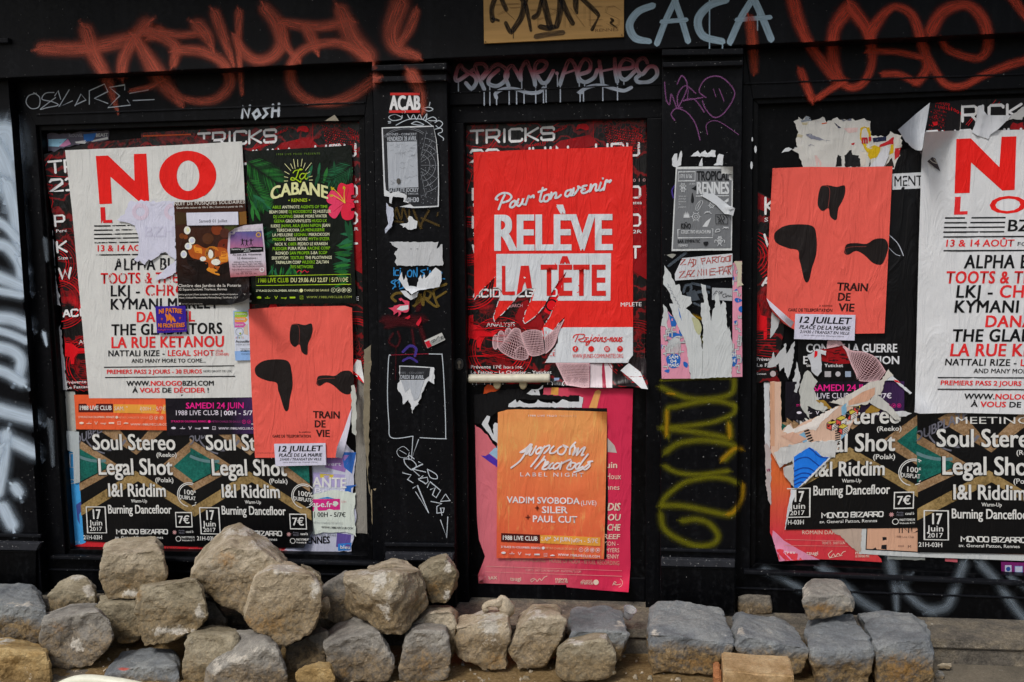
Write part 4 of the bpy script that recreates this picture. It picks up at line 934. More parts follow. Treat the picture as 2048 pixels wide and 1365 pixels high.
def blend(name, ca, cb, x0, x1, axis='z', rough=.6, sc=0):
    """a printed colour blend between two real heights (or x positions) of the sheet"""
    t = NT(name); s = t.n('SeparateXYZ', {0: t.n('NewGeometry').outputs['Position']})
    f = t.n('MapRange', {0: s.outputs[2 if axis == 'z' else 0], 1: x0, 2: x1})
    if sc: f = t.math('ADD', f, t.math('MULTIPLY', t.math('SUBTRACT', t.noise(t.pos(), sc, 4, .6), .5), .7))
    t.p(Base_Color=t.ramp(f, [(0, alb(ca)), (1, alb(cb))]), Roughness=rough, Specular_IOR_Level=.25, Normal=wrinkle_nodes(t)); return t.m
def circuitry():
    t = NT('black_red_circuit_print'); p = t.pos()
    a = t.noise(p, 7, 7, .7, .6); b = t.noise(p, 3.1, 4, .6)
    vo = t.n('TexVoronoi', {'Vector': t.pos((1, .01, 1)), 'Scale': 60}, feature='DISTANCE_TO_EDGE')
    ln = t.n('MapRange', {0: vo, 1: .03, 2: .07, 3: 1, 4: 0})
    wv = t.n('TexWave', {'Vector': p, 'Scale': 5.5, 'Distortion': 9, 'Detail': 4, 'Detail Scale': 2.2}, wave_type='RINGS')
    w1 = t.n('MapRange', {0: wv, 1: .86, 2: .97})
    br = t.n('TexBrick', {0: t.pos((1, 1, 1), (R(90), .25, 0)), 'Scale': 62, 'Mortar Size': .022})
    gr = t.math('SUBTRACT', 1.0, t.n('MapRange', {0: br.outputs['Fac'], 1: .2, 2: .6}))
    m1 = t.n('MapRange', {0: a, 1: .57, 2: .72})
    m2 = t.math('MULTIPLY', t.n('MapRange', {0: b, 1: .52, 2: .64}), t.math('MAXIMUM', t.math('MULTIPLY', ln, .9), t.math('MULTIPLY', gr, .0)))
    m = t.math('MAXIMUM', t.math('MULTIPLY', m1, .8), t.math('MAXIMUM', t.math('MULTIPLY', m2, .6), t.math('MULTIPLY', w1, .3)))
    c = t.mix(t.n('Clamp', {0: m}), alb('#0c0a0b'), alb('#c80f1c'))
    t.p(Base_Color=c, Roughness=.35, Specular_IOR_Level=.35, Normal=wrinkle_nodes(t)); return t.m
CIRC = circuitry(); CRED = ink('#d4101c', .4); CRED2 = ink('#8e0d14', .4); SILV = ink('#eceae8', .4)
# ---- rounded techno capitals drawn as strokes in a unit box
TL = {'T': [[(0, 0), (1, 0)], [(.5, 0), (.5, 1)]], 'R': [[(0, 1), (0, .0), (.85, 0), (1, .12), (1, .45), (.85, .58), (0, .58)], [(.62, .58), (1, 1)]], 'I': [[(.5, 0), (.5, 1)]],
      'C': [[(1, .16), (1, .1), (.88, 0), (.12, 0), (0, .12), (0, .88), (.12, 1), (.88, 1), (1, .9), (1, .84)]], 'K': [[(0, 0), (0, 1)], [(1, 0), (.1, .5), (1, 1)]], 'S': [[(1, .2), (1, .1), (.9, 0), (.1, 0), (0, .1), (0, .38), (.1, .48), (.9, .48), (1, .58), (1, .9), (.9, 1), (.1, 1), (0, .9), (0, .8)]],
      'P': [[(0, 1), (0, 0), (.85, 0), (1, .12), (1, .45), (.85, .58), (0, .58)]], 'W': [[(0, 0), (.25, 1), (.5, .2), (.75, 1), (1, 0)]], 'A': [[(0, 1), (.45, 0), (.55, 0), (1, 1)], [(.2, .66), (.8, .66)]], 'D': [[(0, 0), (0, 1), (.8, 1), (1, .82), (1, .18), (.8, 0), (0, 0)]],
      'U': [[(0, 0), (0, .88), (.12, 1), (.88, 1), (1, .88), (1, 0)]], 'B': [[(0, 0), (0, 1), (.88, 1), (1, .88), (1, .6), (.88, .48), (0, .48)], [(.88, .48), (1, .36), (1, .12), (.88, 0), (0, 0)]], 'N': [[(0, 1), (0, 0), (1, 1), (1, 0)]], 'J': [[(1, 0), (1, .88), (.88, 1), (.12, 1), (0, .88), (0, .75)]],
      '2': [[(0, .16), (.12, 0), (.88, 0), (1, .14), (1, .36), (0, 1), (1, 1)]], '3': [[(0, .1), (.12, 0), (.88, 0), (1, .12), (1, .36), (.88, .48), (.3, .48)], [(.88, .48), (1, .6), (1, .88), (.88, 1), (0, 1)]], 'L': [[(0, 0), (0, .88), (.12, 1), (1, 1)]], 'G': [[(1, .12), (.88, 0), (.12, 0), (0, .12), (0, .88), (.12, 1), (1, 1), (1, .52), (.6, .52)]], 'H': [[(0, 0), (0, 1)], [(1, 0), (1, 1)], [(0, .5), (1, .5)]],
      'O': [[(.12, 0), (.88, 0), (1, .12), (1, .88), (.88, 1), (.12, 1), (0, .88), (0, .12), (.12, 0)]], 'M': [[(0, 1), (0, 0), (.5, .6), (1, 0), (1, 1)]], 'E': [[(1, 0), (0, 0), (0, 1), (1, 1)], [(0, .5), (.85, .5)]], 'Z': [[(0, 0), (1, 0), (0, 1), (1, 1)]], ' ': [], '-': [[(.1, .5), (.9, .5)]]}
def techno(P, txt, x, yb, cap, lw, th, m, sl=-.03, gap=.35, sh=True):
    for ch in txt:
        w = lw * (.3 if ch == 'I' else (1.3 if ch in 'WM' else 1))
        for st in TL.get(ch, []):
            pts = [(x + a * w, yb - cap + b * cap + sl * (a * w)) for a, b in st]
            P.stroke(pts, th, m, smooth=False)
        yb += sl * (w + lw * gap); x += w + lw * gap
    return x
def wire(P, c0, c1, n, k, m, w=.8, fill=None, ease=1.0):
    """wireframe patch between two curves c0 and c1 (same number of points)"""
    a = catmull(c0, 6); b = catmull(c1, 6)
    if fill is not None: P.poly(a + b[::-1], fill)
    for i in range(n + 1):
        t = .5 - .5 * math.cos(math.pi * i / n) if ease else i / n
        P.line([(p[0] + (q[0] - p[0]) * t, p[1] + (q[1] - p[1]) * t) for p, q in zip(a, b)], w, m)
    for j in range(k + 1):
        f = j / k * (len(a) - 1); i0 = min(int(f), len(a) - 2); fr = f - i0
        p = [a[i0][h] + (a[i0 + 1][h] - a[i0][h]) * fr for h in (0, 1)]; q = [b[i0][h] + (b[i0 + 1][h] - b[i0][h]) * fr for h in (0, 1)]
        P.line([p, q], w, m)
PINK = ink('#d9b4b8', .4); DKRED = ink('#3a0c12', .4)
TRQ = [(928, 251), (1292, 239), (1294, 780), (944, 752)]
def binary(P, rr, x, y, n, rows, dx, dy, rot, cap, m):
    for j in range(rows):
        a = rot + j * .06
        P.t(''.join(rr.choice('01') for _ in range(n)), x + j * dx, x + j * dx + n * cap * .95 * math.cos(a), y + j * dy, cap, m, sl=math.tan(a))
def tricks_print(p, seed, full=True):
    rr = random.Random(seed)
    z6 = lambda L: [(920 + x / 5.251, 240 + y / 5.251) for x, y in L]
    z7 = lambda L: [(920 + x / 4.549, 500 + y / 4.549) for x, y in L]
    a = p.part('picture', lv=0)
    for L in ([(60, 190), (160, 40)], [(300, 290), (420, 130)], [(330, 300), (470, 110)], [(640, 250), (760, 130)], [(930, 90), (1040, 35)], [(60, 270), (300, 300)], [(700, 300), (860, 130)], [(60, 500), (130, 560), (70, 760)], [(1400, 0), (1400, 290)]): a.line(z6(L), .9, CRED)
    for cx, cy, rad in ((1290, 420, 20), (935, 480, 26), (940, 560, 34), (1270, 700, 40), (1000, 700, 40)):
        for k in range(6): a.ring(cx, cy, rad + k * 5, rr.choice((.7, 1.3, 2.2)), rr.choice((CRED, CRED2)), 40, rr.uniform(0, 360), rr.uniform(400, 620))
    a.poly(z6([(1220, 85), (1240, 50), (1290, 40), (1330, 45), (1355, 75), (1350, 105), (1320, 110), (1260, 90), (1225, 110)]), CRED)
    a.poly(z7([(80, 600), (120, 590), (122, 680), (180, 690), (230, 740), (345, 745), (300, 790), (220, 790), (190, 830), (185, 890), (155, 890), (150, 820), (75, 800)]), CRED)
    a.poly(z7([(500, 610), (560, 480), (620, 450), (640, 560), (720, 560), (780, 700), (740, 730), (560, 720)]), CRED2)
    a.poly(z7([(840, 400), (900, 260), (960, 200), (890, 460), (830, 600), (760, 560)]), CRED)
    a.ring(1103, 611, 11, 3, BLK); a.ring(1103, 611, 6, 1, CRED)
    a.poly([(1262, 380), (1292, 370), (1294, 560), (1262, 540)], CRED2)
    a.poly([(1120, 282), (1180, 270), (1200, 290), (1150, 300), (1100, 298)], CRED2)
    for i in range(16):
        for j in range(9):
            x, y = 1208 + i * 4.2 + j * 1.1, 252 + j * 5 + i * .9 - (i - 8) ** 2 * .06
            a.disc(x, y, 1.5 * rr.uniform(.4, 1), rr.choice((CRED, CRED, CRED2)), 6)
    for x, y, r in ((1265, 400, 4), (1272, 420, 5), (1284, 440, 3), (1262, 430, 3), (1280, 395, 3), (1288, 415, 2)): a.ring(x, y, r, 1, CRED)
    for i in range(20):
        x = rr.uniform(935, 1000); y = rr.uniform(640, 740); a.line([(x, y), (x + rr.uniform(30, 90), y + rr.uniform(-4, 14))], rr.choice((.7, 1.2)), rr.choice((CRED, CRED2)))
    for i in range(8): a.line([(962 + i * 6, 690 + i * 3), (1000 + i * 6, 726 + i * 2)], .6, CRED2); a.line([(960 + i * 2, 694 + i * 5), (1012 + i * 2, 706 + i * 4)], .6, CRED2)
    tt = p.part('lettering', lv=1)
    binary(tt, rr, 1105, 268, 7, 1, 0, 0, -.36, 4, CRED); binary(tt, rr, 1262, 255, 5, 3, 3, 8, .5, 5, CRED); binary(tt, rr, 935, 312, 3, 4, 0, 9, .3, 4, CRED); binary(tt, rr, 1060, 296, 9, 1, 0, 0, -.3, 5, CRED); binary(tt, rr, 1266, 405, 4, 2, 4, 9, .55, 5, CRED)
    binary(tt, rr, 1266, 520, 5, 4, 0, 6, -.05, 3.5, CRED2); tt.t('SC', 1270, 1290, 546, 9, CRED2); tt.t('INESS', 1103, 1134, 268, 4.5, CRED, sl=-.42); tt.t('HANCE', 1130, 1160, 286, 4.5, CRED, sl=-.25)
    techno(tt, 'TRICKS', 941.5, 287, 24.5, 25, 4.6, SILV, -.045, .27)
    techno(tt, '23 JUIN', 941.5, 326, 24.5, 24, 4.4, SILV, -.04, .3); techno(tt, 'UBU', 1192, 314, 24.5, 23, 4.2, SILV, -.035, .36)
    for ch, y in (('P', 400), ('K', 456), ('W', 513)): techno(tt, ch, 945.5, y, 22, 18, 4.2, SILV, -.02)
    tt.t('Perc', 946, 967, 414, 6.5, SILV, .01); tt.t('Size -', 946, 972, 472, 6.5, SILV, .01)
    for ch, y in (('D', 396), ('D', 452), ('T', 516)): techno(tt, ch, 1262, y, 22, 18, 4.2, SILV, -.02)
    tt.t('stea', 1266, 1283.5, 409, 6.5, SILV, .02); tt.t('2R', 1266, 1283, 467, 6.5, SILV, .02); tt.t('0 1 0', 1266, 1291, 364, 6, ink('#c79a9a', .4))
    techno(tt, 'ACID ALGEND', 947, 594, 14, 12.5, 3.2, SILV, -.01, .3)
    tt.t('SEARCH', 1016, 1045, 615, 6.5, ink('#c98f95', .4), .01); tt.t('ANALYSIS', 973, 1029.5, 654, 8.6, SILV, .01); tt.t('COMPLETE', 1222, 1283, 614, 8, SILV, .01, sl=-.02)
    tt.t('Prévente 17€ hors loc.', 942, 1046, 737.5, 6.6, SILV, .012, sl=0); tt.t('Le Fatcao – Le Chantier – Yuticket', 942, 1103, 748, 6.2, SILV, .012, sl=0)
    for i, (x, r) in enumerate(((949, 4), (975, 6), (1000, 6), (1100, 5), (1130, 5), (1160, 5))): tt.ring(x, 768, r, 1.2, SILV)
    if full:
        h = p.part('picture', 'pale wireframe drawing of a clenched fist', lv=1)
        for (cx, cy, rx, ry) in ((322, 840, 27, 66), (373, 825, 35, 88), (441, 812, 40, 102)):
            T, B = [(cx - rx, cy), (cx - rx * .7, cy - ry * .75), (cx, cy - ry), (cx + rx * .7, cy - ry * .75), (cx + rx, cy)], [(cx - rx, cy), (cx - rx * .7, cy + ry * .75), (cx, cy + ry), (cx + rx * .7, cy + ry * .75), (cx + rx, cy)]
            wire(h, z7(T), z7(B), 16, 9, PINK, .75, DKRED)
        wire(h, z7([(470, 730), (500, 712), (545, 725), (560, 780)]), z7([(350, 900), (400, 945), (520, 1000), (620, 990)]), 16, 16, PINK, .75, DKRED)
        wire(h, z7([(560, 760), (610, 735), (690, 728), (745, 745)]), z7([(610, 940), (650, 965), (710, 962), (770, 940)]), 16, 16, PINK, .8, DKRED)
        wire(h, z7([(500, 920), (540, 880), (600, 900), (625, 950)]), z7([(510, 985), (550, 1003), (590, 1000), (620, 980)]), 8, 10, PINK, .7, DKRED)
        wire(h, z7([(770, 795), (840, 740), (900, 680), (945, 640)]), z7([(780, 945), (830, 900), (870, 840), (890, 760)]), 16, 14, PINK, .8, DKRED)
        wire(h, z7([(870, 1030), (940, 1032), (1060, 1032), (1175, 1032)]), z7([(968, 1230), (1040, 1240), (1110, 1252), (1175, 1252)]), 22, 30, PINK, .8, DKRED)
# ---------------------------------------------------------------- left bay, back layers
tq1 = [(82, 314), (452, 286), (490, 790), (136, 782)]
tq2 = [(384, 256), (724, 243), (729, 760), (392, 780)]
t2 = Paper('torn_poster', 'black and red circuit print concert poster filling the right half of the left window', 'poster', [(282, 266), (500, 254), (724, 242), (728, 420), (729, 600), (728, 690), (738, 768), (716, 742), (712, 790), (300, 800)], 2, CIRC, seed=3, grid=16, curls=[((715, 740), (.6, 1), .00001)])
t2.pw = quadmap(TRQ, tq2); tricks_print(t2, 3, False)
t1 = Paper('torn_poster', 'black and red circuit print poster curling away at the far left of the left window', 'poster', [(80, 320), (84, 310), (125, 300), (185, 285), (282, 277), (460, 280), (470, 790), (134, 781), (126, 640), (112, 480), (100, 400)], 3, CIRC, seed=5, grid=14, curls=[((128, 400), (-1, -.05), .000012)])
t1.pw = quadmap(TRQ, tq1); tricks_print(t1, 4, False)
def scrap(label, pts, layer, m, base=PAN, amp=.001, seed=0, name='paper_scrap', grid=10, curls=(), group='scraps of torn paper on the shopfront', cat='paper scrap'):
    return Paper(name, label, cat, pts, layer, m, base, amp, seed, group, curls, grid)
b = scrap('older bill scrap with pale blue and pink patches, top left of the left window', jag([(89, 268), (150, 266), (218, 262), (218, 280), (150, 290), (90, 306), (89, 268)], 2, 6, 1)[:-1], 1, ink('#55525f'))
u = b.part('picture'); u.poly([(97, 279), (134, 278), (118, 294), (97, 293)], ink('#8fc1d8')); u.poly([(118, 293), (136, 278), (142, 289), (128, 294)], ink('#c884ac')); u.poly([(167, 269), (194, 266), (186, 282), (168, 284)], ink('#2f69b0')); u.poly([(150, 284), (176, 280), (170, 288), (152, 287)], WHITE); u.poly([(182, 282), (216, 274), (216, 279), (184, 284)], WARM)
u.t('NOUVEL', 138, 166, 275, 6, ink('#9a9aa6'), .01); u.t('BEAST', 192, 216, 274, 6.5, WHITE, .02)
w_ = t2.part('lettering'); w_.warp = None; w_.poly([(233, 274), (257, 272), (256, 277), (233, 278)], SILV); w_.poly([(262, 272), (284, 271), (282, 275), (262, 276)], SILV); w_.poly([(286, 271), (382, 268), (382, 270.5), (286, 274)], ink('#d2582c'))
for i, (pts, h) in enumerate((([(97, 405), (106, 470), (112, 560), (121, 612), (105, 610), (98, 520), (94, 440)], '#b9bcc0'), ([(94, 508), (101, 510), (106, 590), (99, 590)], '#bdb9a4'), ([(81, 496), (98, 476), (100, 479), (86, 494), (88, 508), (80, 512)], '#b4b6b2'), ([(116, 660), (121, 650), (126, 700), (134, 781), (124, 780), (120, 720)], '#aeb1b5'), ([(130, 783), (150, 784), (153, 862), (132, 865)], '#a9aba4'))):
    scrap(['long pale strip of peeled paper along the left edge of the left window', 'thin yellowed sliver beside the long pale strip', 'small curled tag of paper hanging off the left window frame', 'white torn margin left of the curling circuit poster', 'grey stuck paper patch under the curling circuit poster'][i], jag(pts + [pts[0]], 1.6, 6, 20 + i)[:-1], 4 if i != 4 else 1, ink(h), seed=i, curls=[((pts[0][0], pts[0][1]), (-1, 0), .00004)] if i == 2 else ())
tri = scrap('small beige paper corner sticking out above the left window poster', [(650, 242), (669, 230), (678, 242)], 12, ink('#8f8878'), base=.03)
# ---- SOUL posters
TAN = None
def speckle(h1, h2, name):
    t = NT(name); n = t.noise(t.pos(), 120, 4, .75); a = t.noise(t.pos(), 14, 4, .6)
    c = t.ramp(t.math('ADD', t.math('MULTIPLY', n, .6), t.math('MULTIPLY', a, .4)), [(.36, lin(h1, .5)), (.5, alb(h1)), (.66, alb(h2))])
    t.p(Base_Color=c, Roughness=.42, Specular_IOR_Level=.3, Normal=wrinkle_nodes(t)); return t.m
TAN = speckle('#8c6f4e', '#a98e70', 'speckled_tan_print'); OCH = speckle('#8d7548', '#a88f60', 'speckled_ochre_print'); GRN = speckle('#0f5a50', '#1f7566', 'speckled_green_print')
SBLK = ink('#070709', .34, .7, .35); SGR = ink('#6a6a74', .4)
SQ = [(152, 830), (385, 830), (385, 1093), (152, 1093)]
def soul(label, out, layer, q, seed, tear=None, curls=()):
    P = Paper('concert_poster', label, 'poster', out, layer, SBLK, seed=seed, group='black dub concert posters', grid=13, curls=curls, amp=.0009)
    P.pw = quadmap(SQ, q)
    a = P.part('picture', lv=0)
    a.poly([(152, 897), (217, 935), (152, 967)], GRN); a.poly([(385, 899), (341, 935), (385, 967)], GRN)
    a.poly([(152, 879), (152, 897), (217, 936), (152, 970), (152, 985), (240, 938)], TAN); a.poly([(385, 880), (385, 899), (343, 935), (385, 968), (385, 984), (316, 936)], TAN)
    a.poly([(196, 862), (185, 852), (205, 840), (222, 840), (266, 896), (318, 840), (336, 840), (340, 852), (270, 912)], TAN)
    a.poly([(266, 944), (385, 1020), (385, 1040), (270, 965), (152, 1035), (152, 1014)], OCH)
    a.ring(215, 862, 40, 5, SGR, 40, 30, 130); a.ring(215, 862, 48, 3, SGR, 40, 100, 160); a.ring(195, 830, 95, 6, ink('#5d7d80', .4), 60, 82, 118)
    t = P.part('lettering', lv=2); L = GREYTX
    t.t('DUBPLATE', 150, 232, 893, 17, SGR, .03, sl=-.5); t.t('MEETING', 214, 330, 861, 12, L, .0, sl=0)
    def sh(txt, x0, x1, yb, cap, w):
        t.t(txt, x0 - 1.2, x1 - 1.2, yb + .8, cap, SBLK, w + .03, sl=0); t.l += .0004; t.t(txt, x0, x1, yb, cap, L, w, sl=0)
    sh('Soul Stereo', 184, 348, 902, 31, .028); t.t('(Reeko)', 310, 350, 916, 8.5, L, .02, sl=0)
    sh('Legal Shot', 193, 340, 952, 32, .028); t.t('(Polak)', 305, 341, 967, 9, L, .02, sl=0)
    sh('I&I Riddim', 210, 324, 996, 26, .028); t.t('Warm-Up', 254, 286, 1008, 6.6, L, .02, sl=0)
    sh('Burning Dancefloor', 207, 334, 1030, 17, .024)
    t.frame([(163, 1017), (201, 1017), (201, 1069), (163, 1069)], 2, L); t.t('17', 176, 191, 1041, 19, L, .03, sl=0); t.t('Juin', 167, 193, 1054, 10.5, L, .02, sl=0); t.t('2017', 168, 192, 1065, 8, L, .02, sl=0)
    t.t('21H-03H', 154, 191, 1082, 8, L, .025, sl=0)
    x = 221.5
    for wd in ('MONDO', 'BIZARRO'): x = techno(t, wd, x, 1071, 8.6, 7.0, 1.9, L, 0, .22) + 4
    t.t('av. General Patton, Rennes', 217.5, 314, 1081, 5.6, L, .02, sl=0)
    t.frame([(342, 1028), (374, 1028), (374, 1057), (342, 1057)], 2, L); t.t('7€', 347, 369, 1050, 15, L, .03, sl=0)
    t.t('100%', 362, 390, 991, 9.5, L, .02, sl=.12); t.t('DUBPLATES', 352, 391, 1000, 7.5, L, .02, sl=.12)
    e = P.part('emblem', lv=2)
    for r, a0, a1 in ((24, 100, 330), (21, 150, 300), (23, 20, 80), (20, 340, 420)): e.ring(372, 992, r, 1.6, L, 40, a0, a1)
    e.poly([(338 + (5 if i % 2 else 2.6) * math.cos(i * math.pi / 8), 1068 + (5 if i % 2 else 2.6) * math.sin(i * math.pi / 8)) for i in range(16)], ink('#b98a8a'))
    e.t('canal b', 361, 376, 1069, 5, L, .02, sl=0); e.ring(345, 1081, 5, 1.2, L); e.t('Anta', 346, 358, 1066, 3.4, SGR, .02, sl=0); e.t('PROD', 347, 358, 1071, 3.4, SGR, .02, sl=0); e.t('PARTYTIME.FR', 352, 378, 1080, 4, L, .03, sl=0); e.t('Webradio & TV', 352, 378, 1085.5, 3, L, .02, sl=0)
    return P
red = Paper('torn_poster', 'red bottom strip of an older bill showing under the black concert posters on the left', 'poster', [(156, 1040), (610, 1050), (597, 1113), (150, 1098)], 2, ink('#c3242c'), seed=9)
rt = red.part('lettering'); rt.t('TRAX', 330, 355, 1100, 6, ink('#7d3a34'), .03); rt.t('tsugi', 377, 400, 1102, 6.5, ink('#c8807c'), .02); rt.t('Femina', 560, 585, 1104, 6, ink('#c8807c'), .01)
blue = Paper('torn_poster', 'bright blue sliver of an older bill at the lower left of the left window', 'poster', jag([(130, 904), (168, 900), (172, 1000), (172, 1085), (135, 1095), (131, 1000), (130, 904)], 1.2, 9, 8)[:-1], 2, ink('#3f9ad8'), seed=12)
bt = blue.part('lettering'); bt.frame([(140, 908), (152, 908), (152, 935), (140, 935)], 1.4, WHITE); bt.t('D', 140, 150, 968, 9, WHITE, .02); bt.t('TEL.', 142, 166, 1087, 5, ink('#8fb9d6'), 0); bt.poly([(152, 1010), (164, 1002), (168, 1014), (158, 1030), (160, 1050), (155, 1040)], ink('#3c4a8c'))
scrap('pale grey strip of glued paper left of the first black concert poster', [(133, 862), (158, 864), (160, 965), (148, 968), (146, 905), (133, 900)], 4, ink('#a7b0b2'), seed=14)
soul('black dub concert poster on the left, below the orange club strip', [(152, 858), (390, 838), (392, 1094), (300, 1091), (168, 1082), (166, 1060)], 3, [(150, 828), (384, 829), (397, 1090), (166, 1090)], 1, curls=[((172, 1074), (-.3, 1), .00004)])
soul('second black dub concert poster, partly covered by the coral theatre poster', [(378, 830), (622, 826), (626, 1062), (608, 1096), (500, 1096), (392, 1094)], 4, [(376, 828), (612, 829), (626, 1095), (393, 1092)], 2, curls=[((612, 1060), (1, .8), .00006)])
# lower right remnants in the left bay
lil = Paper('torn_poster', 'pale lilac remnants of club bills at the lower right of the left window', 'poster', jag([(622, 880), (690, 884), (712, 910), (708, 960), (706, 990), (713, 1030), (708, 1070), (703, 1103), (560, 1108), (622, 1050), (622, 880)], 1.5, 8, 15)[:-1], 2, ink('#b9bccd'), seed=15)
a = lil.part('picture'); a.poly([(622, 905), (670, 905), (664, 930), (622, 928)], ink('#c5b22c')); a.poly([(655, 905), (700, 910), (690, 945), (650, 935)], ink('#8d6aa8')); a.poly([(684, 905), (712, 905), (704, 948), (688, 935)], ink('#2b5fae')); a.poly([(690, 972), (714, 970), (712, 990), (690, 984)], ink('#2b5fae')); a.poly([(674, 1066), (702, 1070), (700, 1100), (672, 1094)], ink('#5c4c92')); a.poly([(676, 1088), (703, 1086), (701, 1101), (676, 1102)], ink('#2a78c4'))
a.poly([(626, 945), (690, 950), (688, 975), (626, 972)], ink('#a59cc8')); a.poly([(640, 948), (668, 950), (664, 958), (640, 956)], ink('#c8b43c'))
a = lil.part('lettering', lv=1); a.t('ANTE', 625, 692, 975, 20, WHITE, .04, sl=.02); a.t('Bric à', 630, 690, 986, 9, ink('#d6d6e0'), .02); a.t('vert', 654, 682, 932, 8, ink('#c9c4da'), .01); a.t('ENNES', 615, 659, 1088, 13.5, BLK, .035, sl=-.03); a.t('ua des lices', 625, 672, 1072, 5.5, ink('#8b8f95'), .01); a.t('bleu', 681, 700, 1098, 7, WHITE, .03)
apf = Paper('torn_poster', 'pale green club bill remnant with a pink address box, low on the left window', 'poster', jag([(624, 990), (668, 980), (712, 986), (708, 1020), (712, 1074), (690, 1064), (624, 1068), (624, 990)], 1.5, 8, 16)[:-1], 3, ink('#c7d0c6'), seed=16)
a = apf.part('lettering'); a.poly([(624, 999), (680, 998), (680, 1020), (624, 1023)], ink('#c8257c')); a.poly([(635, 998), (655, 994), (670, 998)], ink('#2f86c0')); a.l += .0002; a.t('ape.fr', 625, 664, 1014, 11, WHITE, .03); a.t('00H - 5/7€', 635, 691, 1034, 9, BLK, .02, sl=.01); a.line([(629, 1024), (629, 1036)], 1, BLK); a.t('MÉTRO CHARLES DE GAULLE', 626, 685, 1048, 4, ink('#a7aca8'), 0); a.t('WWW.1988LIVECLUB.COM', 643, 706, 1057, 4.2, BLK, .012, sl=.04); a.t('COH', 682, 692, 1006, 4, ink('#d08d92'), 0)
for i, (pts, h, nm) in enumerate((
    ([(707, 690), (725, 690), (736, 770), (735, 900), (742, 1068), (708, 1066), (712, 900)], '#85827a', 'grey sheet of old glued paper down the right edge of the left window'),
    ([(728, 700), (742, 690), (740, 800), (736, 960), (744, 1000), (737, 975), (727, 860)], '#7b7360', 'long splinter of layered paper on the right frame of the left window'),
    ([(742, 980), (752, 977), (760, 1006), (758, 1070), (748, 1072), (743, 1040)], '#94866c', 'brown peeling wad of paper on the right frame of the left window'),
    ([(736, 724), (743, 722), (742, 738), (736, 744)], '#8a8068', 'tiny tan paper stub on the right frame of the left window'),
    ([(702, 772), (708, 770), (713, 800), (712, 872), (704, 866)], '#b7bab2', 'pale curled paper strip right of the coral theatre poster'))):
    scrap(nm, jag(pts + [pts[0]], 1.3, 7, 30 + i)[:-1], 1 if i == 0 else 13, ink(h, .8), seed=i + 4, base=PAN if i in (0, 4) else .045, amp=.0022)
wt = scrap('red and white torn flap at the right edge of the left window', [(708, 718), (722, 722), (729, 767), (716, 756), (706, 746)], 5, WHITE, seed=40, curls=[((716, 740), (1, .5), .00003)])
a = wt.part('picture'); a.poly([(706, 742), (718, 752), (729, 768), (714, 757), (706, 750)], CRED); a.poly([(708, 718), (714, 720), (707, 732)], CRED)
# ---- orange club strip and violet club strip
def splash(name, cols):
    t = NT(name); z = t.n('SeparateXYZ', {0: t.n('NewGeometry').outputs['Position']}); m = t.pos((26, 1, 5), (0, R(-32), 0))
    n = t.noise(m, 1.0, 6, .6, 2.2); b = t.noise(t.pos(), 5.5, 4, .6, .8)
    f = t.n('MapRange', {0: z.outputs[2], 1: W(1100, 1100, PAN).z, 2: W(1100, 850, PAN).z})
    c = t.ramp(t.math('ADD', t.math('MULTIPLY', f, .6), t.math('MULTIPLY', t.math('SUBTRACT', b, .2), .6)), [(.1, alb(cols[0])), (.5, alb(cols[1])), (.85, alb(cols[2]))])
    k = t.math('MULTIPLY', t.n('MapRange', {0: n, 1: .55, 2: .62}), t.n('MapRange', {0: b, 1: .4, 2: .6}))
    t.p(Base_Color=t.mix(t.math('MULTIPLY', k, .6), c, alb(cols[3])), Roughness=.5, Specular_IOR_Level=.25, Normal=wrinkle_nodes(t, 1.1)); return t.m
ORSPL = splash('orange_paint_splash_print', ('#d95638', '#df7646', '#de9656', '#dba860')); ORL = ink('#de5a30')
def icons(P, xs, y, r, m, sy=0):
    for i, x in enumerate(xs):
        P.ring(x, y + sy * i, r, r * .16, m, 16)
        k = i % 4; yy = y + sy * i
        if k == 0: P.t('f', x - r * .28, x + r * .28, yy + r * .5, r * .95, m, .02, sl=0)
        elif k == 1: P.poly([(x - r * .5, yy + r * .3), (x - r * .1, yy), (x - r * .5, yy - r * .4), (x, yy - r * .1), (x + r * .3, yy - r * .45), (x + r * .55, yy - r * .25), (x + r * .35, yy + r * .3), (x - r * .1, yy + r * .45)], m)
        elif k == 2: P.frame([(x - r * .42, yy - r * .42), (x + r * .42, yy - r * .42), (x + r * .42, yy + r * .42), (x - r * .42, yy + r * .42)], r * .15, m); P.ring(x, yy, r * .2, r * .14, m, 10)
        else: P.poly([(x - r * .5, yy + r * .35), (x - r * .3, yy - r * .1), (x - r * .2, yy - r * .45), (x + r * .2, yy - r * .45), (x + r * .3, yy - r * .1), (x + r * .5, yy + r * .35)], m)
def logos(P, xs, y, m, sl=0):
    for i, x in enumerate(xs):
        yy = y + sl * (x - xs[0])
        if i == 0: P.disc(x, yy, 4.6, m, 12, 2.4)
        elif i == 1: P.poly([(x - 6, yy + .5), (x + 6, yy + .5), (x + 4, yy + 1.8), (x - 4, yy + 1.8)], m); P.disc(x, yy - 1.5, 1, m, 8)
        elif i == 2: P.line([(x - 2.5, yy - 3), (x, yy + 2.6), (x + 3, yy - 3)], 1.2, m)
        elif i == 3: P.t('tsugi', x - 5, x + 6, yy + 2, 3.2, m, .03, sl=0)
        elif i == 4: P.poly(rect(x - 5.5, yy - 1.6, x + 5.5, yy + 1.6, 0), m)
        elif i == 5: P.frame([(x - 3, yy - 3), (x + 3, yy - 3), (x + 3, yy + 3), (x - 3, yy + 3)], .6, m); P.t('c', x - 1.2, x + 1.4, yy + 1.3, 2.6, m, 0, sl=0)
        else: P.poly([(x - 5, yy), (x, yy - 1.5), (x + 5, yy), (x + 4, yy + 1.5), (x - 4, yy + 1.5)], m)
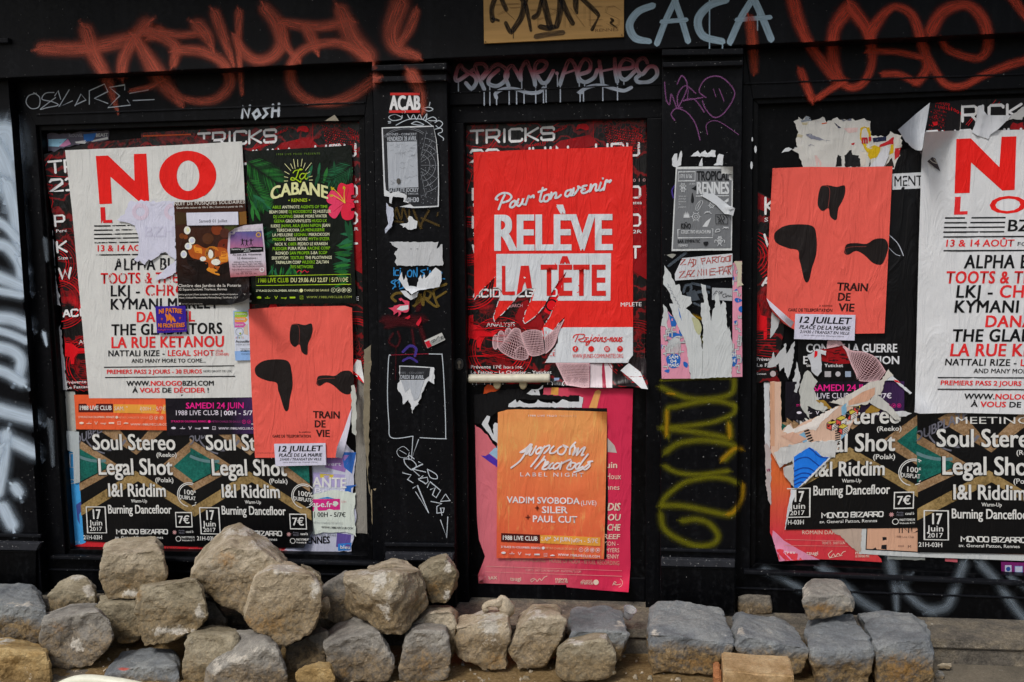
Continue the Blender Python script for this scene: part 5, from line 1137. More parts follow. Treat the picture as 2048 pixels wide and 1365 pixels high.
oc = Paper('club_poster', 'orange foot of a club night poster under the big white festival poster', 'poster', [(148, 790), (330, 790), (334, 861), (152, 859)], 5.4, ORL, seed=21)
a = oc.part('lettering'); CW = ink('#e3c8b4'); DKR = ink('#4a1210'); YEL = ink('#dd9a3c')
a.poly([(157, 808), (226, 808), (226, 825), (157, 825)], DKR); a.poly([(227, 809), (331, 810), (331, 828), (227, 826)], YEL); a.l += .0008
a.t('1988 LIVE CLUB', 160, 223, 820.5, 8.6, ink('#e8dcd6'), .03, sl=0); a.t('SAM. 24 JUIN', 229, 282, 821, 7.5, CW, .02, sl=0); a.t('|00H - 5/7€', 283, 331, 821.5, 7.5, CW, 0, sl=0)
a.t('27 PLACE DU COLOMBIER, RENNES |', 157, 230, 836.5, 3.8, CW, .02, sl=0); a.disc(233.5, 835, 2.8, CW, 12); a.t('MÉTRO CHARLES DE GAULLE', 237, 296, 837.5, 3.8, ink('#e0a080'), 0, sl=0); icons(a, (302, 312.5, 323), 836, 3.6, CW)
logos(a, (163, 178, 192, 206, 223, 238, 252), 846.5, CW); a.t('WWW.1988LIVECLUB.COM', 261, 339, 851.5, 4.2, CW, .015, sl=0)
VIOB = blend('violet_black_print', '#0c0713', '#3c2050', W(460, 830, .05).x, W(506, 800, .05).x, 'x')
MAG = ink('#dc1c84'); VT = ink('#d8d2de')
vc = Paper('club_poster', 'black and violet foot of a club night poster with magenta date, left window', 'poster', [(330, 790), (506, 788), (508, 868), (334, 872)], 5.4, VIOB, seed=22)
a = vc.part('lettering'); a.t('SAMEDI 24 JUIN', 372, 487, 817.5, 11.5, MAG, .025, sl=-.005); a.t('1988 LIVE CLUB |', 352, 443, 831, 9.6, VT, -.004, sl=-.005); a.t('00H - 5/7€', 448, 514, 831, 9, VT, .03, sl=-.005)
a.t('27 PLACE DU COLOMBIER, RENNES |', 342, 414, 845, 3.6, MAG, .02, sl=0); a.disc(418.5, 843.5, 2.8, MAG, 12); a.t('MÉTRO CHARLES DE GAULLE', 423, 481, 845.5, 3.8, ink('#8c2a6c'), 0, sl=0); icons(a, (488, 498), 844, 3.6, MAG); logos(a, (347, 365, 380, 395, 412, 428), 856.5, VT); a.t('WWW.1988LIVECLUB.COM', 437, 516, 859.5, 4.4, VT, .015, sl=0)
# ---- big white festival poster
NQ = [(130, 300), (483, 283), (505, 795), (178, 797)]
def festival(label, out, layer, q, seed, is_worn, curls=()):
    P = Paper('festival_poster', label, 'poster', out, layer, WARM if is_worn else ink('#d0d2d3'), seed=seed, group='white reggae festival posters', grid=11, curls=curls, amp=.0016)
    P.pw = None if q is None else quadmap(NQ, q)
    wk, wr = (worn('#101014'), worn('#d0161c')) if is_worn else (BLK, RED2)
    wk2 = worn('#101014', .36, .44) if is_worn else BLK; wr2 = worn('#d0161c', .34, .42) if is_worn else RED2
    a = P.part('headline', grid=11)
    a.poly([(191.5, 312.5), (216, 311.5), (269, 362), (267.5, 308.5), (292.6, 307.5), (298.3, 402), (278, 403.4), (220.8, 354), (224, 407.8), (198.9, 408.8)], RED)
    o = circ(375.5, 351.5, 57.3, 40, 49.5); i_ = circ(376, 352, 22.5, 40, 30.5)
    for k in range(40): a.poly([o[k], o[(k + 1) % 40], i_[(k + 1) % 40], i_[k]], RED, .0001)
    b = P.part('lettering', lv=0, grid=22); B2, R2_ = BLK, RED2; s0 = -.012
    b.poly([(200.5, 415), (210, 414.6), (211.5, 440.5), (224, 440), (224.3, 446), (202, 446.6)], wr2); b.t('OGO', 260, 445, 444, 30, RED, .02, sl=-.02)
    for k, y in enumerate((452.5, 461, 469.3, 477.5)): b.line([(188, y), (288 - (20 * rnd(k + seed) if is_worn else 0), y - 1.4)], 2.6, wk if is_worn else BLK)
    b.line([(188, 452.5), (221, 452.1)], 2.6, B2); b.line([(188, 461), (225, 460.6)], 2.6, B2); b.line([(188, 469.3), (224, 469)], 2.6, B2); b.line([(189, 477.5), (226, 477.2)], 2.6, B2)
    b.t('BZH', 294, 352, 475, 20, BLK, .03, sl=-.01); b.line([(189, 486), (462, 482)], 2.4, wk)
    b.t('13 & 14 AOÛT', 195.5, 306, 503, 12, wr2, .03, sl=-.01); b.t('FORT', 312, 345, 501, 7, BLK, .01, sl=-.01); b.line([(192, 510.5), (462, 507)], 2.6, wk2)
    b.t('ALPHA BLONDY', 229, 425, 541, 23, wk, .034, sl=s0, sp=1.08); b.t('TOOTS & THE MAYTALS', 202, 466, 568, 21, wr, .036, sl=s0, sp=1.08); b.t([('LKJ - ', wk2), ('CHRONIXX', wr)], 222, 446, 593, 21.5, None, .034, sl=s0, sp=1.08)
    b.t('KYMANI MARLEY', 222, 437, 619.5, 21, wk2, .036, sl=s0, sp=1.08); b.t('DANAKIL', 274, 389, 644.5, 20, R2_, .038, sl=s0, sp=1.08); b.t('THE GLADIATORS', 223.5, 443.5, 671, 21.5, B2, .038, sl=-.016, sp=1.08); b.t('LA RUE KETANOU', 223.5, 447, 696.5, 21.5, R2_, .038, sl=-.012, sp=1.06)
    b.t([('NATTALI RIZE - ', B2), ('LEGAL SHOT', R2_)], 217, 428, 713, 11.5, None, .034, sl=-.005, sp=1.08); b.t('(DUB', 431, 446, 705, 5, R2_, 0, sl=0); b.t('CORNER)', 431, 457.5, 711.5, 5, R2_, 0, sl=0); b.t('AND MANY MORE TO COME...', 263, 411, 726, 7.8, B2, .018, sl=-.004)
    b.line([(208, 735), (468.5, 732)], 2, B2); b.line([(210, 755.5), (470, 753)], 2, B2); b.t('PREMIERS PASS 2 JOURS - 30 EUROS', 214, 403.5, 748, 8, R2_, .038, sl=-.004); b.t('HORS DROITS DE LOC', 407, 464, 745, 4.4, BLK, 0, sl=-.004)
    b.t([('WWW.', B2), ('NOLOGO', R2_), ('BZH.COM', B2)], 253, 427, 772, 9.4, None, .040, sl=-.003); b.t([('À ', B2), ('VOUS', R2_), (' DE ', B2), ('DÉCIDER', R2_), (' !', B2)], 265, 417, 785.7, 9.4, None, .040, sl=-.002)
    return P
def rnd(k): return random.Random(k).random()
festival('big white festival poster with worn lettering and smaller bills pasted over it', [(130, 301), (250, 296), (400, 288), (484, 283), (490, 400), (498, 600), (505, 795), (340, 797), (178, 797), (160, 600), (144, 420)], 6, None, 31, True)
gl = scrap('large blank scrap of torn white paper over the middle of the worn festival poster', jag([(258, 404), (349, 402), (352, 520), (330, 504), (300, 514), (290, 530), (268, 520), (278, 505), (276, 470), (270, 452), (256, 446), (234, 440), (250, 428), (255, 414), (258, 404)], 2.2, 5, 44)[:-1], 8.2, LILAC, seed=33)
a = gl.part('lettering', 'faint ghost of older print'); GH = ink('#c1c1d4'); GH2 = ink('#cdbfcf'); a.ring(281, 424, 13, 8, GH2); a.ring(345, 424, 13, 8, GH2, 20, 90, 270); a.t('BZH', 290, 347, 474, 20, GH, .03, sl=-.01)
scrap('narrow white paper tongue right of the large blank scrap', jag([(305, 510), (330, 500), (318, 512), (302, 522), (294, 518), (305, 510)], 1, 4, 46)[:-1], 8.5, LILAC, seed=34)
scrap('pointed white paper tongue beside the music night flyer', jag([(352, 521), (352, 545), (330, 558), (308, 560), (320, 548), (338, 532), (352, 521)], 1, 4, 47)[:-1], 8.5, LILAC, seed=35)
# ---- La ... jungle club poster
GK = ink('#08100a', .36, .8); LG = ink('#7fb81c', .4); CRM = ink('#d9dba0', .4); LIME = ink('#a3c41e', .4)
jc = Paper('club_poster', 'dark green jungle club poster with a red hibiscus flower', 'poster', [(492, 303), (600, 297), (704, 291), (706, 450), (712, 607), (600, 608), (503, 609), (497, 450)], 6, GK, seed=41, grid=14)
a = jc.part('picture', 'palm fronds and leaves'); rr = random.Random(5)
GS_ = [ink(h, .4) for h in ('#0f3a18', '#1a5a24', '#27702c', '#124a2a', '#1f6440', '#0b2a14')]
def leaf(x, y, L, ang, w, m):
    ca, sa = math.cos(ang), math.sin(ang); pts = []
    for t, k in ((0, 0), (.2, .7), (.45, 1), (.75, .7), (1, 0), (.75, -.5), (.45, -.8), (.2, -.6)): pts.append((x + L * t * ca - w * k * sa, y + L * t * sa + w * k * ca))
    a.poly(pts, m, rr.uniform(.0001, .0009))
def frond(x, y, ang, L, n, ll, side, ms, bend=.0):
    for i in range(n):
        t = i / n; px, py = x + L * t * math.cos(ang + bend * t), y + L * t * math.sin(ang + bend * t)
        for s in side: leaf(px, py, ll * (.5 + .5 * math.sin(math.pi * (.15 + .8 * t))), ang + s * (.9 - .35 * t), 1.1, rr.choice(ms))
frond(495, 325, .62, 70, 22, 42, (1, -1), GS_[:3]); frond(497, 360, 1.0, 60, 16, 34, (1, -1), GS_[1:3])
frond(705, 330, 2.5, 60, 16, 34, (1, -1), [GS_[5], GS_[3], GS_[4]]); frond(706, 350, 2.8, 60, 12, 30, (1, -1), [GS_[3], GS_[5]])
for x, y, L, an, w in ((505, 390, 30, .5, 4), (500, 400, 34, 1.0, 4), (508, 388, 34, 1.4, 4), (520, 392, 30, .3, 4), (515, 400, 36, .8, 5), (504, 410, 34, 1.5, 4), (522, 402, 30, .7, 4), (510, 415, 30, 1.2, 4), (625, 330, 36, 1.9, 4), (640, 325, 30, 1.7, 3), (655, 335, 34, 1.8, 4), (668, 322, 30, 1.5, 3), (640, 345, 32, 1.9, 4), (658, 355, 26, 1.4, 4), (690, 440, 50, 1.3, 5), (700, 440, 60, 1.5, 5)): leaf(x, y, L, an, w, rr.choice(GS_[1:5]))
for x, y in ((708, 470), (704, 500), (700, 525)):
    for k in range(7): leaf(x - 2, y + k * 6, rr.uniform(26, 38), math.pi + rr.uniform(-.5, .35), 3.6, rr.choice(GS_[1:5]))
for k in range(14): leaf(535 + k * 5, 552, rr.uniform(14, 26), -1.57 + rr.uniform(-.7, .7), 2.2, rr.choice(GS_[2:5]))
frond(498, 470, .2, 30, 10, 34, (-1, 1), [GS_[5], GS_[4]]); frond(530, 480, -.3, 20, 8, 22, (-1, 1), [GS_[5], GS_[3]])
f = jc.part('picture', 'red hibiscus flower with yellow stamens', lv=1); zB = lambda L: [(480 + x / 5.935, 230 + y / 5.935) for x, y in L]
HB, HB2, HB3 = ink('#d4203e'), ink('#b81634'), ink('#de3a62')
f.poly(catc(zB([(1240, 1040), (1160, 950), (1160, 860), (1200, 810), (1270, 830), (1340, 815), (1352, 900), (1350, 1020)])), HB); f.poly(catc(zB([(1240, 1045), (1120, 1070), (1040, 1040), (1025, 980), (1060, 930), (1090, 895), (1150, 930)])), HB3); f.poly(catc(zB([(1240, 1050), (1200, 1130), (1130, 1230), (1060, 1190), (1050, 1120), (1090, 1070)])), HB3); f.poly(catc(zB([(1240, 1050), (1350, 1040), (1350, 1210), (1290, 1250), (1220, 1230), (1200, 1140)])), HB)
for L in ([(1240, 1045), (1150, 1000), (1090, 980)], [(1240, 1050), (1170, 1100), (1110, 1150)], [(1250, 1050), (1280, 1130), (1300, 1190)], [(1245, 1040), (1270, 960), (1290, 880)], [(1250, 1045), (1320, 1050)]): f.stroke(zB(L), [2, 1.4, .8][:len(L)], HB2)
for L in ([(1245, 1045), (1190, 960), (1110, 880)], [(1245, 1045), (1150, 980), (1090, 950)], [(1245, 1045), (1235, 950), (1245, 870)]): f.stroke(zB(L), [2.2, 1.3, 1.3], ink('#d8b83c'))
for x, y in ((1100, 875), (1090, 950), (1245, 862)):
    for k in range(5): f.disc(480 + (x + rr.uniform(-18, 18)) / 5.935, 230 + (y + rr.uniform(-14, 14)) / 5.935, 1.6, ink('#b9a81c'), 8)
a = jc.part('headline', lv=2)
for L in ([(600, 580), (628, 640)], [(635, 525), (655, 640)], [(683, 530), (688, 620)], [(738, 525), (725, 615)], [(775, 570), (752, 635)], [(530, 580), (605, 665)], [(848, 570), (775, 662)], [(527, 672), (588, 706)], [(832, 675), (795, 700)], [(524, 735), (572, 746)], [(860, 728), (814, 740)], [(522, 786), (570, 786)], [(818, 777), (865, 774)]): a.line(zB(L), 1.1, CRM)
a.stroke(zB([(740, 650), (710, 645), (690, 680), (670, 740), (640, 775), (605, 770), (620, 745), (680, 775), (715, 800), (722, 785)]), 2.2, LIME); a.stroke(zB([(630, 690), (660, 660), (730, 655)]), 1.8, LIME); a.stroke(zB([(770, 700), (730, 700), (708, 740), (730, 765), (765, 735), (790, 690), (770, 740), (785, 765), (800, 750)]), 2, LIME)
def arcfn(x, y): d = (x - 599) / 58; return (x, y + 11 * d * d - 4)
a.t('CABANE', 542, 655, 394, 24, CRM, .05, sl=-.02, fn=arcfn); a.t('• RENNES •', 577, 620, 404.5, 6.5, LIME, .025, sl=-.02)
b = jc.part('lettering', lv=2); W1 = ink('#d4d8b4', .4); b.t('1988 LIVE PROD PRÉSENTE', 553, 640, 311, 3.6, ink('#5d7a2a', .4), .01, sl=-.02, sp=1.3)
zc = lambda y: 440 + y / 6.823
for segs, x0, x1, y in (([('ABILE ', LG), ('ANTINOTE ', W1), ('AGENTS OF TIME', LG)], 545, 655, 417.8), ([('BEAM DRIVE ', W1), ('DJ HOODBOYZ ', LG), ('DJ HUSTLER', W1)], 539, 662, 427.3), ([('DJ LOOPING ', LG), ('DRINK MORE WATER', W1)], 547, 654, 436.6), ([('GEENA ', LG), ('GROOVINYLISTS ', W1), ('HUGO LX', LG)], 548, 653.5, 445.8), ([('IUEKE ', W1), ('JN/WL AKA JEAN NIPON ', LG), ('JEAN', W1)], 542, 660, 455.3), ([('TERECHKOVA ', W1), ('LA MENUISERIE', LG)], 553, 649, 464), ([('LA MEULERIE ', W1), ('LEGHAU ', LG), ('MIKROKOSM', W1)], 545, 658.5, 473.3), ([('MIOSHE ', LG), ('MESSE NOIRE ', W1), ('MYTH SYZER', LG)], 545.5, 659, 482.2), ([('NICK V. ', W1), ('OBER ', LG), ('PEDRO LE KRAKEN', W1)], 550, 655, 491.8), ([('PLEDGER ', LG), ('PURA PÚRA ', W1), ('RACINE CORP', LG)], 545.5, 660, 500.8), ([('RONOD ', W1), ('SAN PROPER ', LG), ('S-BA ', W1), ('SCÓP', LG)], 551.5, 654.5, 509.8), ([('SKRYPTÖM  ', W1), ('TEXTURE ', LG), ('THE PILOTWINGS', W1)], 543.5, 663.5, 519.5), ([('TRIPALIUM CORP ', W1), ('WLDERZ ', LG), ('ZALTAN', W1)], 551, 657, 528.4), ([("70'S NETWORK", LG)], 581, 627, 537.3)): b.t(segs, x0, x1, y, 5.9, None, .018, sl=-.012)
b.stroke([(594, 545), (599, 541), (604, 545), (609, 541), (614, 545), (617, 543)], 1.2, HB)
b.frame([(512, 553), (701, 549), (702, 569), (512, 571.5)], .9, LIME); b.t('1988 LIVE CLUB', 516.5, 577, 565.5, 8.8, LIME, .01, sl=-.008); b.t('DU 29.06 AU 22.07', 581.5, 655, 565, 8.8, CRM, .015, sl=-.008); b.line([(659.5, 555), (659.5, 565)], .7, LIME); b.t('5/7/10€', 663, 696.5, 564.3, 8.6, CRM, -.004, sl=-.008)
b.t('27 PLACE DU COLOMBIER, RENNES |', 512, 598, 584, 4, W1, .015, sl=-.006); b.disc(602.5, 581.5, 3.6, CRM, 14); b.t('CHARLES DE GAULLE', 608, 658, 583.2, 4.2, CRM, .004, sl=-.006); icons(b, (666.5, 677, 687.5, 698), 580.6, 4.3, W1)
logos(b, (518, 535, 552, 567, 585, 603), 595.5, LIME); b.t('WWW.1988LIVECLUB.COM', 613, 703, 597, 4.4, ink('#9aa84a', .4), .005, sl=-.006, sp=1.15)
# ---- flyer for a music night, coral theatre posters, small flyers
mn = Paper('flyer', 'dark music night flyer with glowing bulbs held in two hands, pasted on the festival poster', 'flyer', [(348, 405), (420, 403), (489, 400), (497, 500), (499, 596), (485, 604), (460, 610), (400, 611), (357, 612), (352, 500)], 9, blend('warm_dark_print', '#070506', '#3a1a0c', W(420, 590, .05).z, W(420, 440, .05).z, 'z', .35, 9), seed=51, curls=[((478, 592), (1, 1), .0006)])
a = mn.part('picture', 'string of lit bulbs in cupped hands'); z4 = lambda L: [(340 + x / 5.46, 390 + y / 5.46) for x, y in L]
OK1, OK2, OK3, OK4 = [ink(h, .35) for h in ('#5a2c10', '#a8501a', '#d98a2a', '#6a3a1c')]
a.poly(z4([(60, 180), (180, 200), (180, 320), (60, 330)]), ink('#3a2a12', .35)); a.poly(z4([(590, 335), (750, 330), (700, 390), (640, 410), (600, 380)]), ink('#3f4218', .35)); a.poly(z4([(750, 190), (830, 180), (840, 320), (750, 330)]), ink('#7a5424', .35))
for x, y, r, h in ((510, 380, 60, '#7a3416'), (415, 480, 62, '#4f2c16'), (600, 420, 55, '#4a2418'), (130, 450, 30, '#6a3814'), (170, 460, 26, '#7a3c14'), (600, 560, 80, '#6a2412')): a.disc(340 + x / 5.46, 390 + y / 5.46, r / 5.46, ink(h, .35))
a.poly(catc(z4([(200, 580), (290, 540), (380, 580), (520, 570), (620, 600), (640, 720), (560, 760), (500, 860), (420, 830), (330, 720), (230, 680)])), OK2); a.poly(catc(z4([(260, 560), (330, 560), (350, 640), (290, 660)])), OK3); a.poly(catc(z4([(390, 600), (450, 575), (520, 610), (530, 700), (460, 720), (390, 690)])), OK4); a.poly(catc(z4([(540, 640), (620, 620), (630, 720), (560, 740)])), OK3)
a.poly(catc(z4([(190, 650), (260, 720), (330, 700), (390, 720), (420, 760), (400, 840), (330, 870), (250, 800), (190, 740)])), ink('#140a08', .35)); a.poly(catc(z4([(470, 790), (560, 760), (640, 750), (640, 830), (560, 870), (490, 850)])), ink('#160b08', .35)); a.poly(catc(z4([(400, 820), (440, 790), (520, 830), (540, 880), (470, 860)])), OK3)
for k in range(4): a.ring(340 + 460 / 5.46, 390 + 640 / 5.46, (52 + k * 8) / 5.46, .8, OK3, 30, 20 + 30 * k, 300 + 20 * k)
LB = ink('#e9e2d2', .35)
for x, y, rx, ry in ((188, 388, 36, 44), (240, 500, 36, 40), (200, 562, 40, 38), (150, 650, 34, 42), (445, 650, 28, 46), (360, 700, 34, 26), (500, 735, 50, 34), (440, 615, 16, 16)): a.disc(340 + x / 5.46, 390 + y / 5.46, rx / 5.46, LB, 18, ry / 5.46)
a.disc(340 + 188 / 5.46, 390 + 385 / 5.46, 4, ink('#f0e2a8', .35))
for x, y in ((200, 562), (150, 650), (240, 500)): a.disc(340 + x / 5.46, 390 + y / 5.46, 4.6, ink('#c3c8d8', .35), 14)
b = mn.part('lettering', lv=1); T_ = ink('#d5d0c8', .35)
b.t('NUIT DE MUSIQUES SOLIDAIRES', 348.5, 489, 411.5, 6.8, T_, .012, sl=-.03, sp=1.05); b.t('Grand vide maison de 10h à 18h | Concerts à partir de 19h', 353, 485.5, 418, 3.6, T_, .01, sl=-.022); b.t('Clotûre des Jardins de la Poterie', 356.5, 482, 574.7, 5.8, T_, .012, sl=-.006); b.t('32 Square Ludovic Trarieux, Rennes', 357, 454, 581.5, 4.4, T_, .01, sl=-.006)
b.t('Entrée gratuite | Dons acceptés en soutien | Petite restauration sur place', 357, 493.5, 591, 3.1, T_, .01, sl=-.006); b.t('Alexo | Collectif Micronomade | Mamim(Swing | Tarafikants | DJ Funk/Disco', 357.5, 494, 597.5, 3.1, T_, .01, sl=-.006); b.poly([(358, 606), (361.5, 606), (361.5, 609.5), (358, 609.5)], T_); b.t('Un Toit C est Un Droit Rennes', 364, 405, 609.5, 2.8, ink('#9a958e', .35), 0, sl=-.006)
lb = Paper('paper_label', 'white date label stuck over the music night flyer', 'label', [(372.5, 426), (476, 424), (477, 450), (374, 451.5)], 10.8, ink('#cfd0de'), seed=52, amp=.0005); c = lb.part('lettering')
c.t('Samedi 01 Juillet', 398, 454.5, 445.5, 6, ink('#5a5a62'), -.006, sl=-.01)
BCK = [(455, 612), (486, 606), (499, 594), (494, 602), (480, 611)]
pf = Paper('flyer', 'white flyer with green, orange and pink arrows half hidden by the coral poster', 'flyer', [(466.5, 622), (500, 621), (503, 721), (471, 722)], 8.4, ink('#c9cfdc'), seed=53)
a = pf.part('picture'); z = lambda L: [(455 + x / 10.49, 600 + y / 10.49) for x, y in L]
a.poly(z([(120, 230), (470, 230), (470, 250), (145, 252), (150, 580), (130, 580)]), ink('#86a6cc')); a.poly(z([(145, 252), (400, 248), (425, 300), (410, 360), (150, 362)]), ink('#98bd3c')); a.poly(z([(148, 365), (375, 362), (425, 415), (380, 470), (150, 470)]), ink('#e0994c')); a.poly(z([(148, 472), (340, 470), (388, 520), (335, 580), (150, 582)]), ink('#c8559a')); a.ring(478.8, 664, 7.5, 1, ink('#8f9aa6')); a.disc(480.5, 667.5, 2, ink('#9ab02c')); a.poly(z([(335, 590), (420, 500), (430, 740), (350, 720)]), ink('#c9b7a4')); a.poly(z([(150, 1080), (470, 1060), (470, 1270), (165, 1275)]), ink('#86abdc'))
b = pf.part('lettering', lv=1)
for tx, y, x1 in (('Découverte', 315, 400), ('Flexibilité', 425, 365), ('Sérénité', 540, 335)): b.t(tx, 455 + 165 / 10.49, 455 + x1 / 10.49, 600 + y / 10.49, 4, WHITE, .015, sl=0)
for k, (ch, h) in enumerate((('A', '#c86a4a'), ('P', '#6a8ab8'), ('I', '#9a9a4a'), ('T', '#8ab04a'), ('O', '#c87a4a'))): b.t(ch, 471 + k * 3.4, 473.6 + k * 3.4 - (1.4 if ch == 'I' else 0), 677.5, 4.4, ink(h), 0, sl=0)
b.t('Accueillir', 471, 499, 685.5, 5, BLK, .02, sl=0); b.t('un monde de garde à domicile', 472, 502, 690.5, 2, BLK, 0, sl=0); b.t('Contactez-nous', 481, 502, 699, 2.2, BLK, 0, sl=0); b.t('apitu@apitu.fr', 481, 502, 703, 2.6, BLK, .02, sl=0); b.t('www.apitu.fr', 482, 502, 709, 2.2, BLK, 0, sl=0)
ap = Paper('flyer', 'pink flyer with three silhouettes jumping at sunset', 'flyer', [(457, 466), (470, 457), (490, 451), (525, 448), (530, 500), (533, 551), (497, 553), (461, 555), (455, 500)], 11, blend('pink_flyer_print', '#a8565c', '#c8c0cc', W(495, 555, .04).z, W(495, 520, .04).z), seed=54, curls=[((466, 470), (-1, -1), .0002)])
a = ap.part('picture'); SK = blend('sunset_print', '#a8688c', '#5a5590', W(495, 497, .04).z, W(495, 466, .04).z, 'z', .5, 20)
a.poly(z4([(660, 405), (1000, 392), (1020, 570), (655, 585)]), SK); a.poly(z4([(655, 585), (720, 575), (800, 585), (900, 565), (1020, 570), (1020, 622), (657, 645)]), BLK)
for x, y in ((790, 520), (838, 530), (884, 520)):
    L = z4([(x, y - 25), (x, y + 10)]); a.stroke(L, 2.2, BLK); a.disc(340 + x / 5.46, 390 + (y - 34) / 5.46, 1.5, BLK, 8); a.stroke(z4([(x, y + 8), (x - 14, y + 30)]), 1.1, BLK); a.stroke(z4([(x, y + 8), (x + 16, y + 32)]), 1.1, BLK); a.stroke(z4([(x, y - 18), (x - 18, y - 30)]), 1, BLK); a.stroke(z4([(x, y - 18), (x + 26, y - 28)]), 1, BLK)
a.ring(517, 470, 4.2, 2, ink('#c8a040')); a.ring(524, 540, 4, 1.6, ink('#d8d4d8'))
b = ap.part('lettering', lv=1)
for tx, x0, x1, y, cp, m in (('voyager, travailler, vivre une', 462, 522, 459, 3.2, WHITE), ('aventure, devenir bilingue', 465, 519, 464, 3.2, WHITE), ("Sautez le pas avec l'association", 463, 523, 500.5, 3.2, WHITE), ('APITU', 487, 500, 504.5, 3, WHITE), ('Au pair, Job, Volontariat', 465, 522.5, 511.5, 3.6, BLK), ('12 destinations :', 475, 515, 518.5, 3.6, BLK), ('Angleterre, Ecosse, Irlande, Finlande,', 467, 522, 525.5, 2.3, BLK), ('Islande, Allemagne, Espagne, Italie, Malte,', 464, 525, 530, 2.3, BLK), ('USA, Canada, Nouvelle-Zélande et Australie', 464, 527, 534.5, 2.3, BLK), ('Depuis 30 ans au service de la famille', 464, 518, 540.5, 2, ink('#5a2a30')), ('apitu.com', 482, 503, 545, 2.2, ink('#5a2a30')), ('02 99 73 22 36', 472, 513, 549, 2.2, ink('#5a2a30'))): b.t(tx, x0, x1, y, cp, m, .012, sl=-.02)
st = Paper('sticker', 'small violet sticker with orange letters and running figures', 'sticker', [(310.5, 613), (371, 612), (374, 664), (314, 667)], 10.3, ink('#33188c'), seed=55, amp=.0006)
zs = lambda L: [(300 + x / 17.06, 600 + y / 17.06) for x, y in L]; ORS = ink('#d9791c')
a = st.part('picture')
a.poly(catc(zs([(515, 480), (540, 470), (620, 530), (700, 560), (640, 700), (590, 720), (560, 800), (560, 640), (530, 560)])), ORS); a.poly(catc(zs([(630, 460), (670, 470), (750, 570), (760, 700), (720, 800), (690, 720), (650, 640)])), ORS); a.poly(catc(zs([(780, 560), (810, 600), (880, 720), (840, 760), (780, 700), (760, 640)])), ORS)
for x, y in ((405, 655), (1025, 625)): a.poly([(300 + (x + (50 if i % 2 == 0 else 22) * math.sin(i * math.pi / 5)) / 17.06, 600 + (y - (60 if i % 2 == 0 else 26) * math.cos(i * math.pi / 5)) / 17.06) for i in range(10)], ink('#a8453c'))
b = st.part('lettering', lv=1); b.t('NI PATRIE', 318, 364, 627, 9, ORS, .05, fn=lambda x, y: (x, y + 2.2 * ((x - 341) / 23) ** 2 - 1)); b.t('NI FRONTIÈRES', 316.5, 369, 655, 8, ORS, .045, sl=-.02, fn=lambda x, y: (x, y - 1.2 * ((x - 342) / 26) ** 2 + 1)); b.t('Refugié·e·s Bienvenue !', 315, 371, 661.5, 3.4, ink('#c0405a'), .01, sl=-.02, it=.25)
TVQ = [(497, 618), (702, 611), (716, 914), (510, 916)]
COR = ink('#f05a4e', .58, 1.3); COB = ink('#1a1413', .5)
def theatre(label, out, layer, q, seed, curls):
    P = Paper('theatre_poster', label, 'poster', out, layer, COR, seed=seed, group='coral theatre posters', grid=9, curls=curls, amp=.0020)
    P.pw = quadmap(TVQ, q) if q else None
    a = P.part('picture', 'three black funnel shaped blots', grid=9)
    a.poly(catc([(581, 656), (585, 649), (596, 648), (610, 650.5), (623, 647.6), (625, 662), (621.5, 676), (616, 689), (615, 708), (610, 709.6), (603, 703), (599, 689), (589.5, 694.5), (581, 686), (579.4, 672.6)], 4), COB)
    a.poly(catc([(512, 733), (528, 722), (555, 719), (576, 723), (583, 742), (585, 772), (580, 796), (577, 818), (572, 823), (567, 815), (561, 795), (556, 780), (553, 766), (535, 762), (516, 754), (510, 744)], 4), COB)
    a.poly(catc([(633, 763.6), (637, 753), (653.6, 751), (670, 752), (684, 743), (701, 743), (708, 757), (704, 780), (698, 789), (684, 786), (668, 772), (653, 765), (641, 772), (634, 770)], 4), COB)
    LN = ink('#8a3a34'); a.l += .0003
    a.stroke([(585, 649), (596, 651), (599, 665), (598, 690)], .7, LN); a.stroke([(637, 771), (634, 762), (645, 758), (670, 757)], .7, LN)
    b = P.part('lettering', lv=0, grid=18); B = ink('#2c1210')
    b.t('TRAIN', 626.6, 679, 836.5, 13.8, B, .048, sl=.02); b.t('DE', 630, 650.5, 855, 13.8, B, .048, sl=.01); b.t('VIE', 632.5, 659, 874, 13.8, B, .048, sl=.01); b.t('GARE DE TELEPORTATION', 545, 621.5, 875.5, 5.4, B, .03, sl=0); b.t('la sophiste', 598, 621, 866, 3.6, B, 0, sl=0); b.t('conception graphique atelier', 513, 552, 907, 1.5, B, 0, sl=0)
    return P
def datelabel(label, q, layer, seed):
    Q0 = [(548, 887), (651, 887), (652, 931), (551, 933)]
    P = Paper('paper_label', label, 'label', q, layer, ink('#c9c8da'), seed=seed, group='white date labels on the coral posters', amp=.0006); P.pw = quadmap(Q0, q); b = P.part('lettering')
    b.t('12 JUILLET', 557, 643, 903, 11, BLK, .045, sl=0, it=.18); b.t('PLACE DE LA MAIRIE', 558, 643, 914, 6.8, BLK, .035, sl=0, it=.18); b.t('21H30 / TRANSAT EN VILLE', 559.5, 642, 921.5, 5, BLK, .018, sl=0, it=.18); b.t('carte blanche aux Champs Libres', 566, 634, 926, 2.4, ink('#55555f'), 0, sl=0)
    return P
theatre('coral theatre poster in the left window, its lower right corner curling up', [(497, 619), (560, 614), (640, 613), (690, 612), (704, 616), (706, 700), (706, 785), (700, 830), (686, 866), (673, 916), (590, 916), (510, 916), (503, 780)], 9, None, 61, [((690, 850), (1, .35), .00008), ((692, 630), (1, -.6), .00003)])
scrap('white curled back of the coral poster corner in the left window', [(704, 815), (700, 850), (688, 905), (684, 917), (671, 915), (674, 895), (688, 860), (698, 830)], 12.5, BACK, seed=63, name='curled_corner', cat='curled paper', group='curled white backs of posters', curls=[((684, 870), (-1, .3), .0001)])
